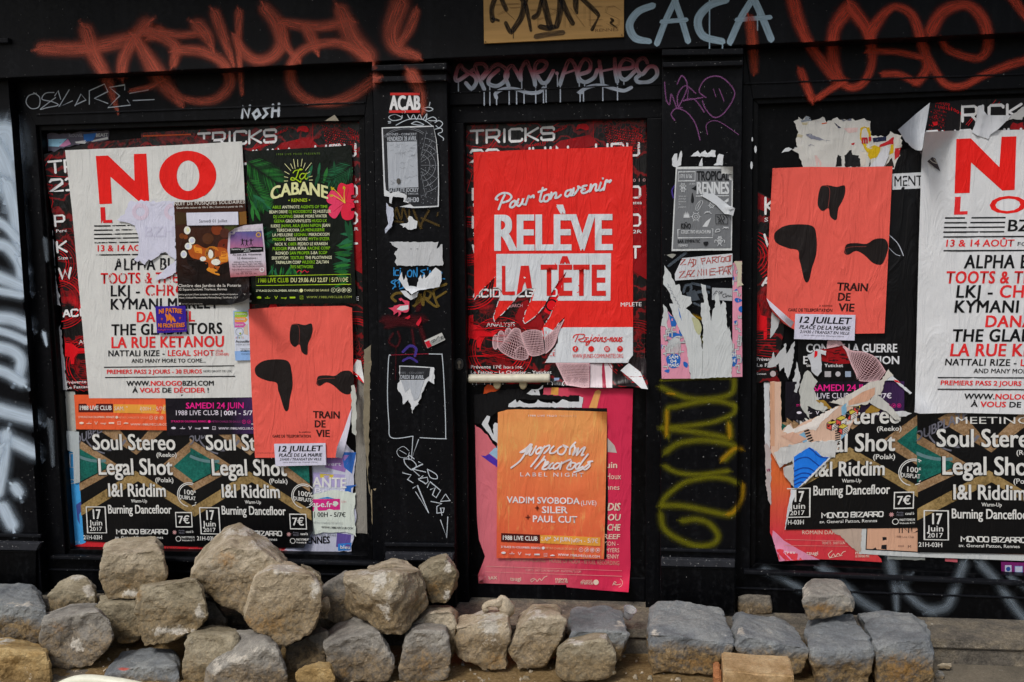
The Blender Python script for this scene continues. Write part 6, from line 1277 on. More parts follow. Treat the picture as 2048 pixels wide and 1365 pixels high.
datelabel('white date label at the foot of the left coral poster', [(548, 888), (651, 886.5), (652.5, 930.5), (551, 933)], 11, 62)
# ================================================================== papers on the two pilasters
PB = PIL - .0035
Z = lambda ox, oy, s: (lambda L: [(ox + x / s, oy + y / s) for x, y in L])
G1 = ink('#a3a6aa'); DGR = ink('#26282c', .5); LGR = ink('#a7adb4'); PWH = ink('#c8cccf')
za = Z(755, 180, 4.872); zb_ = Z(755, 460, 5.25); zd = Z(755, 700, 3.4125)
ac = Paper('sticker', 'black sticker with four white capitals between red bars, top of the left pilaster', 'sticker', za([(125, 25), (415, 25), (415, 228), (112, 230)]), 1.2, ink('#141214', .35), PB, .0003, 70)
a = ac.part('lettering'); a.poly(za([(125, 29), (413, 29), (413, 54), (123, 54)]), ink('#c22a26')); a.poly(za([(114, 200), (414, 197), (414, 223), (113, 225)]), ink('#c22a26'))
a.t('ACAB', *[755 + v / 4.872 for v in (122, 412)], 180 + 194 / 4.872, 27.5, ink('#d8d8d8'), .05, sl=0); a.poly([(807 + (4.2 if i % 2 == 0 else 1.8) * math.sin(i * math.pi / 5), 224 - (4.2 if i % 2 == 0 else 1.8) * math.cos(i * math.pi / 5)) for i in range(10)], BLK); a.ring(807, 224, 3.6, .6, ink('#d8d8d8'))
cf = Paper('concert_flyer', 'grey concert flyer with a map and star chart, its lower left corner torn off', 'flyer', za([(40, 368), (300, 356), (545, 350), (575, 480), (595, 700), (600, 950), (597, 1140), (450, 1150), (340, 1152), (215, 1140), (330, 1112)]) + jag(za([(330, 1112), (262, 1085), (285, 1030), (200, 985), (130, 1010), (65, 1030)]), 1.5, 4, 3)[1:] + za([(58, 880), (48, 600)]), 2, PWH, PB, .0008, 71)
a = cf.part('picture'); a.poly(za([(52, 378), (545, 360), (568, 480), (585, 700), (590, 950), (585, 1128), (350, 1138), (290, 1090), (285, 1030), (200, 985), (130, 1010), (85, 1012), (72, 880), (62, 600)]), DGR); a.l += .0009
a.frame(za([(80, 415), (398, 410), (412, 1105), (110, 1115)]), 1, ink('#15161a')); a.poly(za([(92, 508), (384, 502), (398, 950), (108, 958)]), LGR); a.l += .0006; rr = random.Random(4); ML = ink('#5f656d')
for i in range(34):
    x, y = rr.uniform(110, 350), rr.uniform(520, 930); a.line(za([(x + 12 * k, y + rr.uniform(-9, 9)) for k in range(rr.randint(2, 6))]), .35, ML)
a.disc(755 + 205 / 4.872, 180 + 890 / 4.872, 4.2, ink('#4c4a46'), 9, 6); SL = ink('#8d9299')
for r in (22, 33, 44, 56): a.ring(838, 331, r, .7, SL, 40, -75, 75)
for k in range(-3, 4): an = k * .42; a.line([(842, 331 + 6 * k), (842 + 34 * math.cos(an), 331 + 6 * k + 50 * math.sin(an))], .5, SL)
for i in range(150):
    x, y = rr.uniform(841, 873), rr.uniform(262, 408); a.disc(x, y, rr.uniform(.3, .9), SL, 5)
for r in (60, 63): a.ring(812, 318, r, .6, SL, 40, 225, 305)
a = cf.part('lettering', lv=1); s4 = lambda v: 755 + v / 4.872
a.t('RENNES - CONCERT', s4(90), s4(382), 271.5, 4.6, LGR, .02, sl=-.01); a.t('VENDREDI 28 AVRIL', s4(92), s4(383), 282.6, 8.6, LGR, .03, sl=-.02); a.t('SATELLITE JOCKEY', s4(108), s4(400), 384.5, 7.6, LGR, .03, sl=-.01); a.t('+ LE OBSCUR', s4(240), s4(398), 389.5, 3.4, LGR, .01, sl=0); a.t('20H30', s4(270), s4(402), 404.5, 9, LGR, .04, sl=-.01)
def pil_scrap(lab, pts, m, lay=1, j=1.3, seed=0, base=PB, **k): return scrap(lab, jag(pts + [pts[0]], j, 4, seed)[:-1], lay, m, base, .0010, seed, **k)
pil_scrap('white feathered tear along the missing corner of the concert flyer', za([(70, 980), (130, 1010), (200, 985), (285, 1030), (270, 1085), (330, 1112), (250, 1090), (255, 1050), (150, 1040), (135, 1110), (115, 1100), (115, 1045), (65, 1035)]), PWH, 3, 1, 72)
pil_scrap('long curled white shred hanging under the concert flyer', za([(85, 1100), (110, 1135), (150, 1150), (160, 1230), (140, 1330), (75, 1400), (70, 1360), (105, 1310), (85, 1180)]), ink('#b3b9c8'), 3, .8, 73, curls=[((772, 420), (-1, 0), .0004)])
pil_scrap('frayed white paper patch on the ochre tag of the left pilaster', za([(215, 1310), (290, 1300), (310, 1230), (350, 1260), (390, 1280), (380, 1350), (330, 1365), (250, 1345)]), PWH, 1, 1.6, 74)
pil_scrap('white rectangular label remnant torn along its left side', zb_([(125, 128), (400, 126), (640, 126), (622, 200), (682, 150), (684, 376), (205, 378), (180, 340), (200, 300), (175, 255), (215, 195), (175, 175)]), ink('#b4b7b9'), 1, 1.2, 75).part('lettering').t('▪ ▪▫', 820, 850, 500, 4, ink('#8a8d90'), 0)
pil_scrap('white jagged flap like a pair of horns in the middle of the left pilaster', zb_([(220, 520), (255, 440), (275, 530), (300, 470), (330, 590), (412, 600), (430, 510), (455, 470), (470, 520), (490, 465), (500, 510), (610, 395), (670, 440), (672, 520), (650, 600), (480, 630), (420, 640), (360, 680), (290, 620)]), PWH, 3, 1, 76, curls=[((800, 575), (0, 1), .00012)])
pil_scrap('white pointed tongue below the horn shaped flap', zb_([(240, 640), (300, 640), (345, 690), (430, 650), (415, 705), (350, 738), (280, 690)]), PWH, 4, .6, 77)
rw = pil_scrap('red and white frayed paper scrap on the left pilaster', zb_([(220, 725), (250, 715), (335, 755), (330, 840), (300, 870), (250, 860), (215, 912), (220, 860), (170, 895), (160, 850), (115, 820), (160, 815), (210, 790), (290, 780)]), ink('#c9405a'), 2, 1.4, 78)
rw.part('picture').poly(zb_([(200, 835), (240, 800), (325, 790), (325, 835), (260, 850)]), PWH)
pil_scrap('small red paper tip below the frayed scrap', zb_([(285, 930), (340, 895), (345, 920), (320, 940)]), ink('#c41a30'), 1, .5, 79); pil_scrap('thin red paper tongue hanging right of the frayed scrap', zb_([(455, 910), (460, 960), (430, 1012), (402, 990)]), ink('#c41a30'), 1, .5, 80)
ss = Paper('sticker', 'small tilted grey sticker with a red end on the left pilaster', 'sticker', zb_([(490, 1165), (675, 1080), (712, 1155), (525, 1245)]), 1.5, ink('#b9bab6'), PB, .0003, 81)
a = ss.part('picture'); a.poly(zb_([(497, 1180), (545, 1160), (570, 1222), (527, 1240)]), ink('#c21c30')); a.poly(zb_([(545, 1178), (690, 1105), (702, 1150), (570, 1215)]), ink('#8f9290'))
for L in ([(560, 1170), (600, 1150), (580, 1185), (630, 1150)], [(610, 1165), (640, 1120), (650, 1170)], [(650, 1150), (680, 1120), (670, 1150), (700, 1130)]): a.stroke(zb_(L), .9, BLK)
tf = Paper('concert_flyer', 'lower half torn scrap of the grey concert flyer inside the drawn speech bubble', 'flyer', zd([(148, 108), (270, 112), (385, 120)]) + jag(zd([(385, 120), (388, 235), (350, 210), (320, 260), (300, 300), (280, 370), (255, 390), (238, 438), (225, 370), (210, 340), (175, 372), (165, 310), (135, 265), (150, 200), (148, 108)]), 1.4, 4, 82)[1:-1], 2, PWH, PB, .001, 82)
a = tf.part('lettering'); a.poly(zd([(155, 114), (360, 124), (352, 180), (320, 205), (152, 205)]), DGR); a.l += .0002; a.poly(zd([(160, 208), (318, 208), (280, 330), (250, 350), (220, 260), (190, 290)]), LGR); a.t('NES - CONCERT', 801, 848, 748, 4, ink('#6d7177'), .01, sl=.01); a.t('DREDI 28 AVRIL', 801, 848, 758, 7.5, LGR, .03, sl=.01)
# ---- right pilaster
zr = Z(1320, 300, 6.2)
for i, (pts, j) in enumerate((([(150, 190), (148, 110), (180, 50), (215, 45), (215, 140), (245, 40), (265, 10), (275, 50), (262, 190), (200, 218), (165, 208)], .6), ([(380, 82), (420, 40), (470, 10), (500, 50), (560, 5), (590, 45), (640, 2), (690, 10), (692, 88)], .8), ([(480, 200), (500, 140), (525, 95), (528, 204)], .5), ([(662, 190), (700, 160), (715, 70), (735, 50), (790, 65), (775, 195)], .6))):
    pil_scrap(['hooked white scrap above the tropical poster', 'row of ragged white paper teeth above the tropical poster', 'thin pointed white scrap between the teeth and the tropical poster', 'tilted white scrap above the right corner of the tropical poster'][i], zr(pts), PWH, 1, j, 90 + i)
tp = Paper('club_poster', 'grey tropical night poster with small white drawings on the right pilaster', 'poster', zr([(197, 212), (500, 208), (905, 210), (900, 700), (890, 1248), (500, 1250), (143, 1256), (165, 800)]), 2, ink('#c4c8c8'), PB, .0008, 95, curls=[((1456, 345), (1, -1), .0003)])
a = tp.part('picture'); a.poly(zr([(212, 240), (890, 236), (876, 1220), (160, 1230), (190, 600)]), ink('#6c6f72')); a.l += .0006; TK = ink('#17191c'); TW2 = ink('#bfc3c5')
a.poly(zr([(390, 485), (430, 455), (455, 440), (455, 510), (420, 495)]), TK); a.poly(catc(zr([(400, 530), (418, 590), (420, 640), (402, 662), (385, 645), (388, 590)])), TK)
for L in ([(445, 745), (450, 690), (500, 635), (530, 650), (480, 740), (450, 750)], [(460, 730), (500, 650)]): a.stroke(zr(L), .9, TW2)
for x in range(5): a.poly(zr([(290 + x * 14, 842), (300 + x * 14, 780 - 22 * (x % 2) - 10 * (x == 2)), (312 + x * 14, 842)]), TW2)
a.poly(zr([(525, 955), (570, 890), (635, 842), (600, 930), (585, 955)]), TW2); a.poly(zr([(790, 640), (850, 598), (850, 640), (820, 655)]), TW2)
for cx, cy, r in ((445, 830, 9), (285, 450, 6), (287, 490, 5.5), (640, 690, 6), (742, 1100, 4.5), (742, 1140, 5)):
    X, Y = zr([(cx, cy)])[0]; a.ring(X, Y, r * .75, 1.1, TW2, 14); a.ring(X, Y, r * .35, .9, TW2, 10)
    for k in range(6): a.line([(X + r * .8 * math.cos(k * 1.05), Y + r * .8 * math.sin(k * 1.05)), (X + r * 1.2 * math.cos(k * 1.05), Y + r * 1.2 * math.sin(k * 1.05))], 1, TW2)
for L in ([(550, 790), (590, 765), (635, 790)], [(560, 770), (592, 775), (620, 762)], [(780, 975), (815, 960), (850, 972)], [(790, 955), (818, 972), (845, 958)], [(685, 1020), (700, 990), (735, 985), (740, 1010), (690, 1022)], [(680, 1150), (685, 1120), (740, 1130), (795, 1120), (800, 1150)], [(715, 1190), (735, 1165), (765, 1190)]): a.stroke(zr(L), 1.2, TW2)
a.frame(zr([(690, 805), (843, 805), (838, 920), (692, 918)]), 1, TK); a.poly(catc(zr([(540, 1145), (595, 1140), (590, 1175), (565, 1190), (545, 1175)])), TK)
for L in ([(710, 830), (740, 850), (720, 870)], [(750, 815), (760, 860), (720, 900)], [(780, 820), (800, 850), (770, 880), (790, 905)], [(815, 815), (830, 840)], [(740, 880), (760, 905)]): a.stroke(zr(L), 1.5, TK)
b = tp.part('lettering', lv=1); s6 = lambda v: 1320 + v / 6.2; y6 = lambda v: 300 + v / 6.2
b.t('TROPICAL', s6(458), s6(857), y6(380), 18.3, TK, .035, sl=-.005); b.t('RENNES', s6(460), s6(852), y6(548), 23.5, TW2, .045, sl=-.005); b.line(zr([(445, 575), (856, 570)]), 1.8, TW2); b.frame(zr([(228, 275), (436, 272), (434, 385), (226, 388)]), 1.6, TW2); b.t('17/11/16', s6(246), s6(395), y6(352), 7.6, TW2, .02, sl=0)
b.t('21:30H', s6(365), s6(438), y6(435), 3.6, TW2, .0, sl=0)
for k, tx in enumerate(('TROPICAL BASS', 'LATIN TRAP', 'MOOMBAHTON', 'TRAP', 'GLOBAL BASS')): b.t(tx, s6(230), s6(258 if tx == 'TRAP' else 322), y6(585 + k * 33), 2.4, TW2, 0, sl=0)
b.t('KIÑO', s6(262), s6(380), y6(978), 10.5, TK, .035, sl=0); b.t('COLECTIVO HUACHUMA', s6(262), s6(632), y6(1040), 7, TW2, .02, sl=-.005); b.t('BAR SYMPATIC', s6(220), s6(497), y6(1155), 6.2, TK, .03, sl=-.01); b.t('/ RENNES', s6(226), s6(342), y6(1200), 4.6, TW2, .02, sl=-.005)
b.line(zr([(248, 988), (222, 988), (222, 1093), (654, 1090), (656, 980), (640, 980)]), 1.5, TW2)
tape = Paper('tape_strip', 'white strip of tape peeling diagonally across the tropical poster', 'tape', zr([(500, 565), (560, 545), (660, 540), (740, 600), (860, 695), (930, 725), (905, 820), (850, 800), (800, 795), (700, 690), (600, 620)]), 4, ink('#c2c7cb'), PB, .0016, 96, curls=[((1456, 425), (1, .3), .0008)])
pil_scrap('thin dirty tape remnant under the tropical poster', zr([(80, 1305), (140, 1290), (200, 1300), (150, 1345)]), ink('#8f9088'), 1, .8, 97)
zn = Z(1310, 500, 4.874)
pk = ink('#cf8ba0'); BLU = ink('#1f5fae'); PW2 = ink('#b9bdbd')
def maze(P, rr, x0, y0, x1, y1, n):
    for i in range(n):
        x, y = rr.uniform(x0, x1), rr.uniform(y0, y1); pts = [(x, y)]
        for k in range(rr.randint(2, 4)):
            x, y = (min(x1, max(x0, x + rr.choice((-9, -6, 6, 9)))), y) if k % 2 else (x, min(y1, max(y0, y + rr.choice((-9, -5, 5, 9))))); pts.append((x, y))
        P.line(pts, 3, ink('#5b5560')); P.line(pts, 2, PW2)
pl = Paper('torn_poster', 'left remains of a pink poster with blue patches on the right pilaster', 'poster', zn([(55, 750)]) + jag(zn([(55, 750), (130, 600), (200, 690), (260, 800), (300, 900), (330, 1100), (345, 1255)]), 1.2, 5, 98)[1:] + zn([(65, 1257)]), 1, pk, PB, .001, 98)
a = pl.part('picture'); rr = random.Random(8)
for pts in ([(130, 610), (150, 640), (210, 680), (200, 750), (160, 745), (150, 700)], [(240, 780), (280, 820), (260, 840), (235, 810)], [(120, 830), (150, 805), (240, 820), (250, 850), (170, 860)], [(62, 920), (80, 945), (66, 970)], [(110, 1050), (180, 1015), (245, 1040), (235, 1130), (170, 1155), (125, 1120)], [(280, 1090), (320, 1110), (310, 1150), (280, 1130)], [(90, 1180), (140, 1165), (130, 1200)]): a.poly(catc(zn(pts)), BLU)
maze(a, rr, 1324, 655, 1372, 742, 16)
for k in range(12): a.stroke(zn([(185, 850), (150 + k * 8, 880), (110 + k * 12, 950), (105 + k * 13, 1010)]), .6, ink('#6b6f7c')); a.stroke(zn([(188, 852), (152 + k * 8, 884), (112 + k * 12, 955), (107 + k * 13, 1005)]), 1.6, PW2)
b = pl.part('lettering', lv=1); b.t('SAM', 1338, 1356, 718, 6.2, WHITE, .03, sl=0); b.t('04', 1341, 1353, 726, 6.4, WHITE, .03, sl=0); b.t('MARS', 1337, 1357.5, 734, 6.4, WHITE, .03, sl=0)
pr_ = Paper('torn_poster', 'right remains of the pink poster, a narrow strip down the edge of the right pilaster', 'poster', zn([(757, 130), (800, 112), (848, 110), (846, 340), (846, 700), (852, 1238), (735, 1242), (755, 900)]), 1, pk, PB, .001, 99)
a = pr_.part('picture')
for pts in ([(800, 155), (818, 170), (805, 215)], [(762, 255), (775, 280), (762, 300)], [(790, 470), (835, 480), (845, 500), (800, 515), (775, 490)], [(820, 560), (845, 550), (845, 610), (815, 590)], [(750, 1000), (790, 1010), (800, 1100), (760, 1140), (745, 1080)], [(800, 380), (770, 400), (800, 410)], [(830, 1050), (848, 1060), (845, 1100)], [(770, 700), (800, 690), (790, 730)]): a.poly(catc(zn(pts)), BLU)
maze(a, rr, 1466, 530, 1482, 745, 20); b = pr_.part('lettering', lv=1); b.t('0H', 1463, 1472, 714, 7, WHITE, .03, sl=0); b.t('5€', 1463, 1472, 725, 7, WHITE, .03, sl=0)
pil_scrap('yellowed paper tag at the upper right of the pink poster remains', zn([(770, 115), (845, 112), (845, 320), (862, 340), (800, 370), (805, 200)]), ink('#b9b29c'), 2, 1, 100)
wt2 = Paper('torn_poster', 'white torn paper with tall ragged spikes like fingers on the right pilaster', 'poster', jag(zn([(345, 1255), (325, 1080), (300, 900), (240, 780), (180, 650), (140, 525), (178, 525), (130, 400), (80, 335), (92, 150), (150, 225), (200, 345), (235, 335), (262, 440), (300, 450), (350, 460), (360, 520), (300, 570), (395, 660), (450, 740), (440, 850), (465, 975), (470, 760), (445, 620), (447, 520), (480, 515), (447, 330), (492, 345), (520, 510), (548, 700), (560, 600), (585, 560), (582, 460), (612, 400), (640, 560), (660, 495), (690, 520), (700, 690), (712, 800), (725, 745), (755, 930), (745, 1245), (540, 1248), (345, 1255)]), 1.1, 4.5, 101)[:-1], 2, ink('#bcc1c1'), PB, .001, 101)
a = wt2.part('picture'); a.poly(zn([(225, 560), (245, 620), (262, 690), (240, 650)]), BLU); a.poly(catc(zn([(360, 660), (420, 680), (455, 760), (430, 830), (390, 780), (375, 720)])), ink('#aeb08a'))
for k in range(7): a.stroke(zn([(120 + k * 17, 330 + k * 32), (135 + k * 17, 345 + k * 32), (125 + k * 18, 360 + k * 33), (145 + k * 17, 370 + k * 32)]), .7, ink('#80858c'))
a.line([(1405.5, 690), (1404, 752)], .9, ink('#8f9494'))
pil_scrap('small white torn remnant left of the spiky torn paper', zn([(60, 740), (85, 600), (80, 530), (110, 560), (130, 640), (115, 700), (130, 800), (95, 745)]), PW2, 2, 1.3, 102)
scrap('black streak of dried glue lines behind the spiky torn paper', [(1372, 586), (1390, 580), (1400, 600), (1378, 604)], .5, ink('#3d454d'), PB, .0006, 103)
gz = graf('grey brush strokes behind the torn paper on the right pilaster'); GB = marker('#4e5862', .8)
gz.stroke(zn([(135, 155), (300, 30)]), 6, GB); gz.stroke(zn([(280, 410), (300, 350), (350, 350), (345, 430)]), 6, GB); gz.stroke(zn([(365, 450), (430, 410), (520, 415)]), 7, GB); gz.stroke(zn([(360, 325), (530, 365)]), 6, GB); gz.stroke(zn([(380, 520), (440, 545)]), 5, GB); gz.stroke(zn([(370, 640), (470, 680)]), 8, YO); gz.stroke(zn([(440, 850), (470, 900)]), 10, YE); gz.stroke([(1349, 372), (1344, 382), (1347, 396)], 3.5, RV)
zd2 = Paper('paper_note', 'white handwritten note in red brush capitals on the right pilaster', 'note', zn([(195, 300), (193, 235), (265, 82), (500, 58), (755, 36), (755, 266), (480, 282)]), 3, ink('#bfc2c6'), PB, .0010, 104)
a = zd2.part('lettering'); RR = marker('#a8453a', .96)
for L in ([(255, 100), (295, 92), (245, 150), (300, 142)], [(320, 148), (345, 88), (372, 142)], [(328, 128), (365, 124)], [(375, 90), (372, 165)], [(362, 92), (400, 100), (395, 140), (355, 168)], [(450, 85), (462, 140)], [(448, 88), (490, 80), (485, 108), (458, 112)], [(500, 135), (520, 75), (545, 130)], [(508, 112), (540, 108)], [(560, 72), (562, 128)], [(555, 75), (600, 68), (590, 95), (565, 98), (605, 125)], [(600, 75), (640, 60)], [(618, 70), (615, 120)], [(650, 75), (640, 115), (670, 118), (680, 75), (655, 72)], [(690, 70), (690, 112), (725, 112), (725, 62)], [(700, 66), (745, 55)], [(738, 60), (735, 108)],
          [(240, 220), (290, 205), (235, 275), (295, 262)], [(300, 268), (325, 200), (350, 260)], [(310, 242), (345, 238)], [(335, 205), (385, 195), (335, 262), (385, 255)], [(415, 255), (420, 195), (452, 250), (455, 188)], [(475, 195), (475, 245)], [(500, 190), (500, 245)], [(535, 190), (535, 250)], [(545, 185), (590, 180)], [(545, 212), (580, 208)], [(540, 245), (585, 240)], [(590, 215), (630, 205)], [(625, 170), (630, 235)], [(622, 172), (665, 165), (660, 195), (632, 200)], [(660, 240), (685, 165), (705, 230)], [(668, 210), (700, 205)], [(710, 165), (715, 238)], [(708, 168), (745, 160), (735, 185), (715, 195), (740, 235)], [(690, 165), (748, 150)]): a.stroke(zn(L), 1.9, RR, smooth=False)
ax = Paper('sticker', 'grey sticker with cursive black lettering beside the spiky torn paper', 'sticker', zn([(557, 370), (755, 377), (752, 498), (555, 488)]), 1.5, ink('#a2a6a9'), PB, .0004, 105)
a = ax.part('lettering'); a.stroke(zn([(570, 440), (600, 400), (610, 430), (590, 425)]), 1, BLK); a.stroke(zn([(605, 410), (625, 430), (610, 432), (628, 408), (640, 420), (632, 430), (655, 405), (648, 430)]), .9, BLK); a.stroke(zn([(680, 430), (660, 440), (668, 465), (690, 455), (690, 425), (698, 462), (712, 440), (720, 460), (735, 440), (728, 455), (748, 455)]), 1, BLK)
# ================================================================== papers on the door
z6 = Z(920, 240, 5.251); z7 = Z(920, 500, 4.549); z8 = Z(930, 770, 5.689); z9 = Z(930, 990, 5.689)
PD = PAN + .011
td = Paper('concert_poster', 'black and red circuit print concert poster with a wireframe fist, on the door', 'poster', [(928, 251), (1100, 245), (1293, 238), (1294, 480), (1290, 715), (1297, 779), (1262, 773), (1200, 778), (1165, 776), (1134, 772), (1060, 768), (945, 770), (935, 748), (931, 500)], 2, CIRC, PD, .0014, 110, grid=14, curls=[((1240, 745), (1, 1), .00002), ((1000, 755), (0, 1), .00004)])
tricks_print(td, 7, True)
a = td.part('picture', 'white and crimson blurred folds at the lower right of the print', lv=1)
a.poly(z7([(1175, 1035), (1300, 1035), (1290, 1140), (1300, 1255), (1175, 1252)]), ink('#cfc2c6', .3)); a.poly(z7([(1310, 1035), (1385, 1035), (1385, 1255), (1330, 1255)]), ink('#d8ccd0', .3)); a.poly(z7([(1290, 1035), (1312, 1035), (1332, 1255), (1296, 1255)]), ink('#a02a44', .3)); a.poly(z7([(1385, 1035), (1530, 1035), (1460, 1100), (1560, 1220), (1420, 1235)]), ink('#120709', .3)); a.poly(z7([(1165, 1035), (1185, 1035), (1182, 1252), (1168, 1250)]), ink('#c85a74', .3))
a.poly(z7([(1460, 1098), (1535, 1030), (1640, 1110), (1710, 1268), (1650, 1262), (1560, 1180)]), ink('#cdd0d2', .3)); a.poly(z7([(1535, 1000), (1620, 985), (1690, 990), (1700, 1180), (1640, 1105), (1540, 1030)]), ink('#14080a', .3)); a.poly(z7([(855, 1165), (905, 1165), (900, 1195), (858, 1195)]), ink('#8da0c0', .3))
bar_y = [(938, 757), (1099, 757)]
bm = bmesh.new(); A, B = W(937, 757.5, .045), W(1100, 756.5, .045); ax_ = (B - A).normalized(); rings = []
for t_, r_ in ((0, .003), (0, .0145), (.02, .0158), (.98, .0158), (1, .0145), (1, .003)):
    c_ = A + (B - A) * t_; rings.append([bm.verts.new(c_ + Vector((0, math.cos(k * PI2 / 20), math.sin(k * PI2 / 20))) * r_) for k in range(20)])
for p, q_ in zip(rings[:-1], rings[1:]):
    for k in range(20): bm.faces.new((p[k], p[(k + 1) % 20], q_[(k + 1) % 20], q_[k]))
bmesh.ops.recalc_face_normals(bm, faces=bm.faces[:])
pb = from_bm('push_bar', bm, plain('#c8c4b0', .45, .4, 'cream_'), door, None, True); pb['label'] = 'cream round push bar across the torn poster'
for x in (994, 1046):
    bm = bmesh.new(); prism(bm, circ(x, 768, 8, 14, 12), .045, PD, .004); from_bm('bar_bracket', bm, plain('#8f8468', .6, .3, 'cream_'), door, None, True)
rl_out = [(947, 305), (1050, 300), (1180, 296), (1265, 293), (1266, 500), (1266, 655)] + z7([(1572, 960), (1540, 1000), (1530, 1030), (770, 1028)])
tear = z7([(770, 1028), (850, 910), (890, 850), (892, 750), (957, 610), (900, 665), (850, 735), (790, 770), (765, 820), (745, 735), (740, 722), (820, 600), (890, 440), (970, 195), (900, 280), (835, 385), (760, 520), (700, 590), (640, 640), (590, 675), (572, 640), (615, 520), (690, 350), (605, 355), (545, 400), (430, 540), (350, 610), (315, 655), (305, 600), (345, 480), (385, 375), (345, 345), (300, 345), (325, 240), (185, 380), (130, 455)])
tearj = jag(tear, .9, 5, 111)
TREL = ink('#e02720', .55, 1.3)
rv = Paper('political_poster', 'bright red political poster, its lower left torn into claw shaped strips, on the door', 'poster', rl_out + tearj[1:], 4, TREL, PD, .0024, 112, grid=9)
e = rv.part('torn_edge', 'white torn edge', grid=9); e.stroke(tearj, 1.5, PWH, smooth=False)
PWL = ink('#cdd2d6', .55, 1.3)
a = rv.part('panel', 'white box and white foot of the red poster', grid=9)
a.poly(z7([(330, 38), (1374, 32), (1368, 463), (890, 463)] ) + z7([(897, 430), (970, 197), (900, 282), (835, 388), (792, 463), (655, 463), (690, 352), (605, 357), (545, 402), (490, 463), (350, 463), (384, 377), (345, 345), (330, 345)]), PWL)
a.poly(z7([(760, 706), (790, 705), (852, 735), (905, 706), (1573, 704), (1573, 960), (1540, 1000), (1530, 1029), (773, 1027), (850, 912), (890, 850), (892, 765), (870, 735), (850, 738), (792, 772), (766, 818)]), PWL)
h = rv.part('headline', lv=1, grid=9); RDI = ink('#cf2420')
def txc(s, x0, x1, y, cap, m, w): h.t(s, x0, x1, y, cap, m, w, sl=-.006)
txc('RELÈVE', 991.5, 1222.5, 500.5, 69, PWL, .048)
for ch, x0, x1 in (('T', 1082, 1114), ('Ê', 1118, 1144), ('T', 1147, 1178.5), ('E', 1184, 1211)): txc(ch, x0 + 1.5, x1 - 1.5, 591, 60, RDI, .04)
h.poly(z7([(381, 146), (413, 146), (413, 380), (499, 378), (499, 412), (392, 412), (381, 395)]), RDI); h.poly(z7([(553, 146), (626, 144), (656, 350), (606, 352), (592, 290), (572, 330), (562, 380), (515, 412)]), RDI); h.poly(z7([(588, 190), (600, 255), (574, 268)]), PWL)
# script lettering, traced as pen strokes
h2 = rv.part('lettering', lv=1, grid=9); zs6 = lambda L: z6(L)
def script(L, w, m, f): 
    for s in L: h2.stroke(f(s), w, m)
script([[(395, 838), (375, 830), (400, 795), (450, 770), (510, 775), (540, 810), (510, 850), (450, 870)], [(470, 790), (440, 850), (405, 940)], [(575, 850), (540, 870), (525, 910), (550, 920), (580, 890), (580, 855), (610, 870)], [(615, 835), (595, 885), (620, 905), (650, 870), (665, 825), (655, 880), (690, 890)], [(690, 890), (715, 815), (725, 800), (740, 815), (770, 795), (775, 815)],
        [(870, 715), (840, 830), (850, 860), (880, 840)], [(825, 760), (905, 730)], [(930, 785), (890, 800), (880, 850), (915, 855), (940, 820), (930, 785), (955, 795)], [(960, 765), (945, 835), (975, 785), (1005, 765), (1010, 790), (1000, 820), (1030, 815), (1060, 790)],
        [(1165, 735), (1120, 750), (1105, 790), (1130, 805), (1160, 770), (1172, 735), (1160, 790), (1185, 790)], [(1195, 720), (1190, 790), (1240, 730), (1240, 700), (1265, 715)], [(1330, 690), (1290, 700), (1290, 725), (1310, 728), (1275, 745), (1290, 770), (1330, 760), (1370, 735)], [(1375, 680), (1365, 750), (1400, 690), (1430, 680), (1425, 740), (1455, 735)], [(1480, 660), (1460, 730), (1480, 740), (1510, 715)], [(1498, 614), (1500, 618)], [(1510, 735), (1530, 650), (1545, 635), (1550, 650), (1585, 635), (1570, 655)]], 4.2, PWL, z6)
script([[(1030, 800), (1050, 775), (1110, 768), (1145, 775), (1130, 805), (1085, 815), (1110, 835), (1140, 835)], [(1080, 775), (1050, 835)], [(1185, 800), (1155, 800), (1165, 815), (1145, 825), (1155, 838), (1190, 825)], [(1215, 795), (1190, 850), (1160, 870), (1170, 845), (1230, 820)], [(1255, 795), (1232, 815), (1238, 835), (1262, 820), (1258, 798), (1280, 805)], [(1285, 795), (1275, 830), (1295, 828)], [(1295, 830), (1308, 795), (1300, 815), (1325, 797), (1318, 832), (1335, 828)], [(1365, 797), (1345, 805), (1365, 825), (1340, 838)], [(1290, 775), (1292, 777)], [(1220, 775), (1222, 777)],
        [(1375, 815), (1395, 812)], [(1400, 830), (1410, 797), (1405, 815), (1425, 797), (1420, 832), (1435, 828)], [(1455, 797), (1438, 815), (1445, 835), (1462, 818), (1455, 797)], [(1475, 797), (1468, 828), (1485, 828), (1498, 797), (1495, 832)], [(1525, 797), (1508, 808), (1525, 825), (1500, 836)]], 1.9, RDI, lambda L: [(920 + (1025 + (x - 1025) * (.9)) / 4.549, 500 + y / 4.549) for x, y in L])
h2.t('WWW.JEUNES-COMMUNISTES.ORG', 1145, 1246, 716.5, 8, RDI, -.004, sl=-.005)
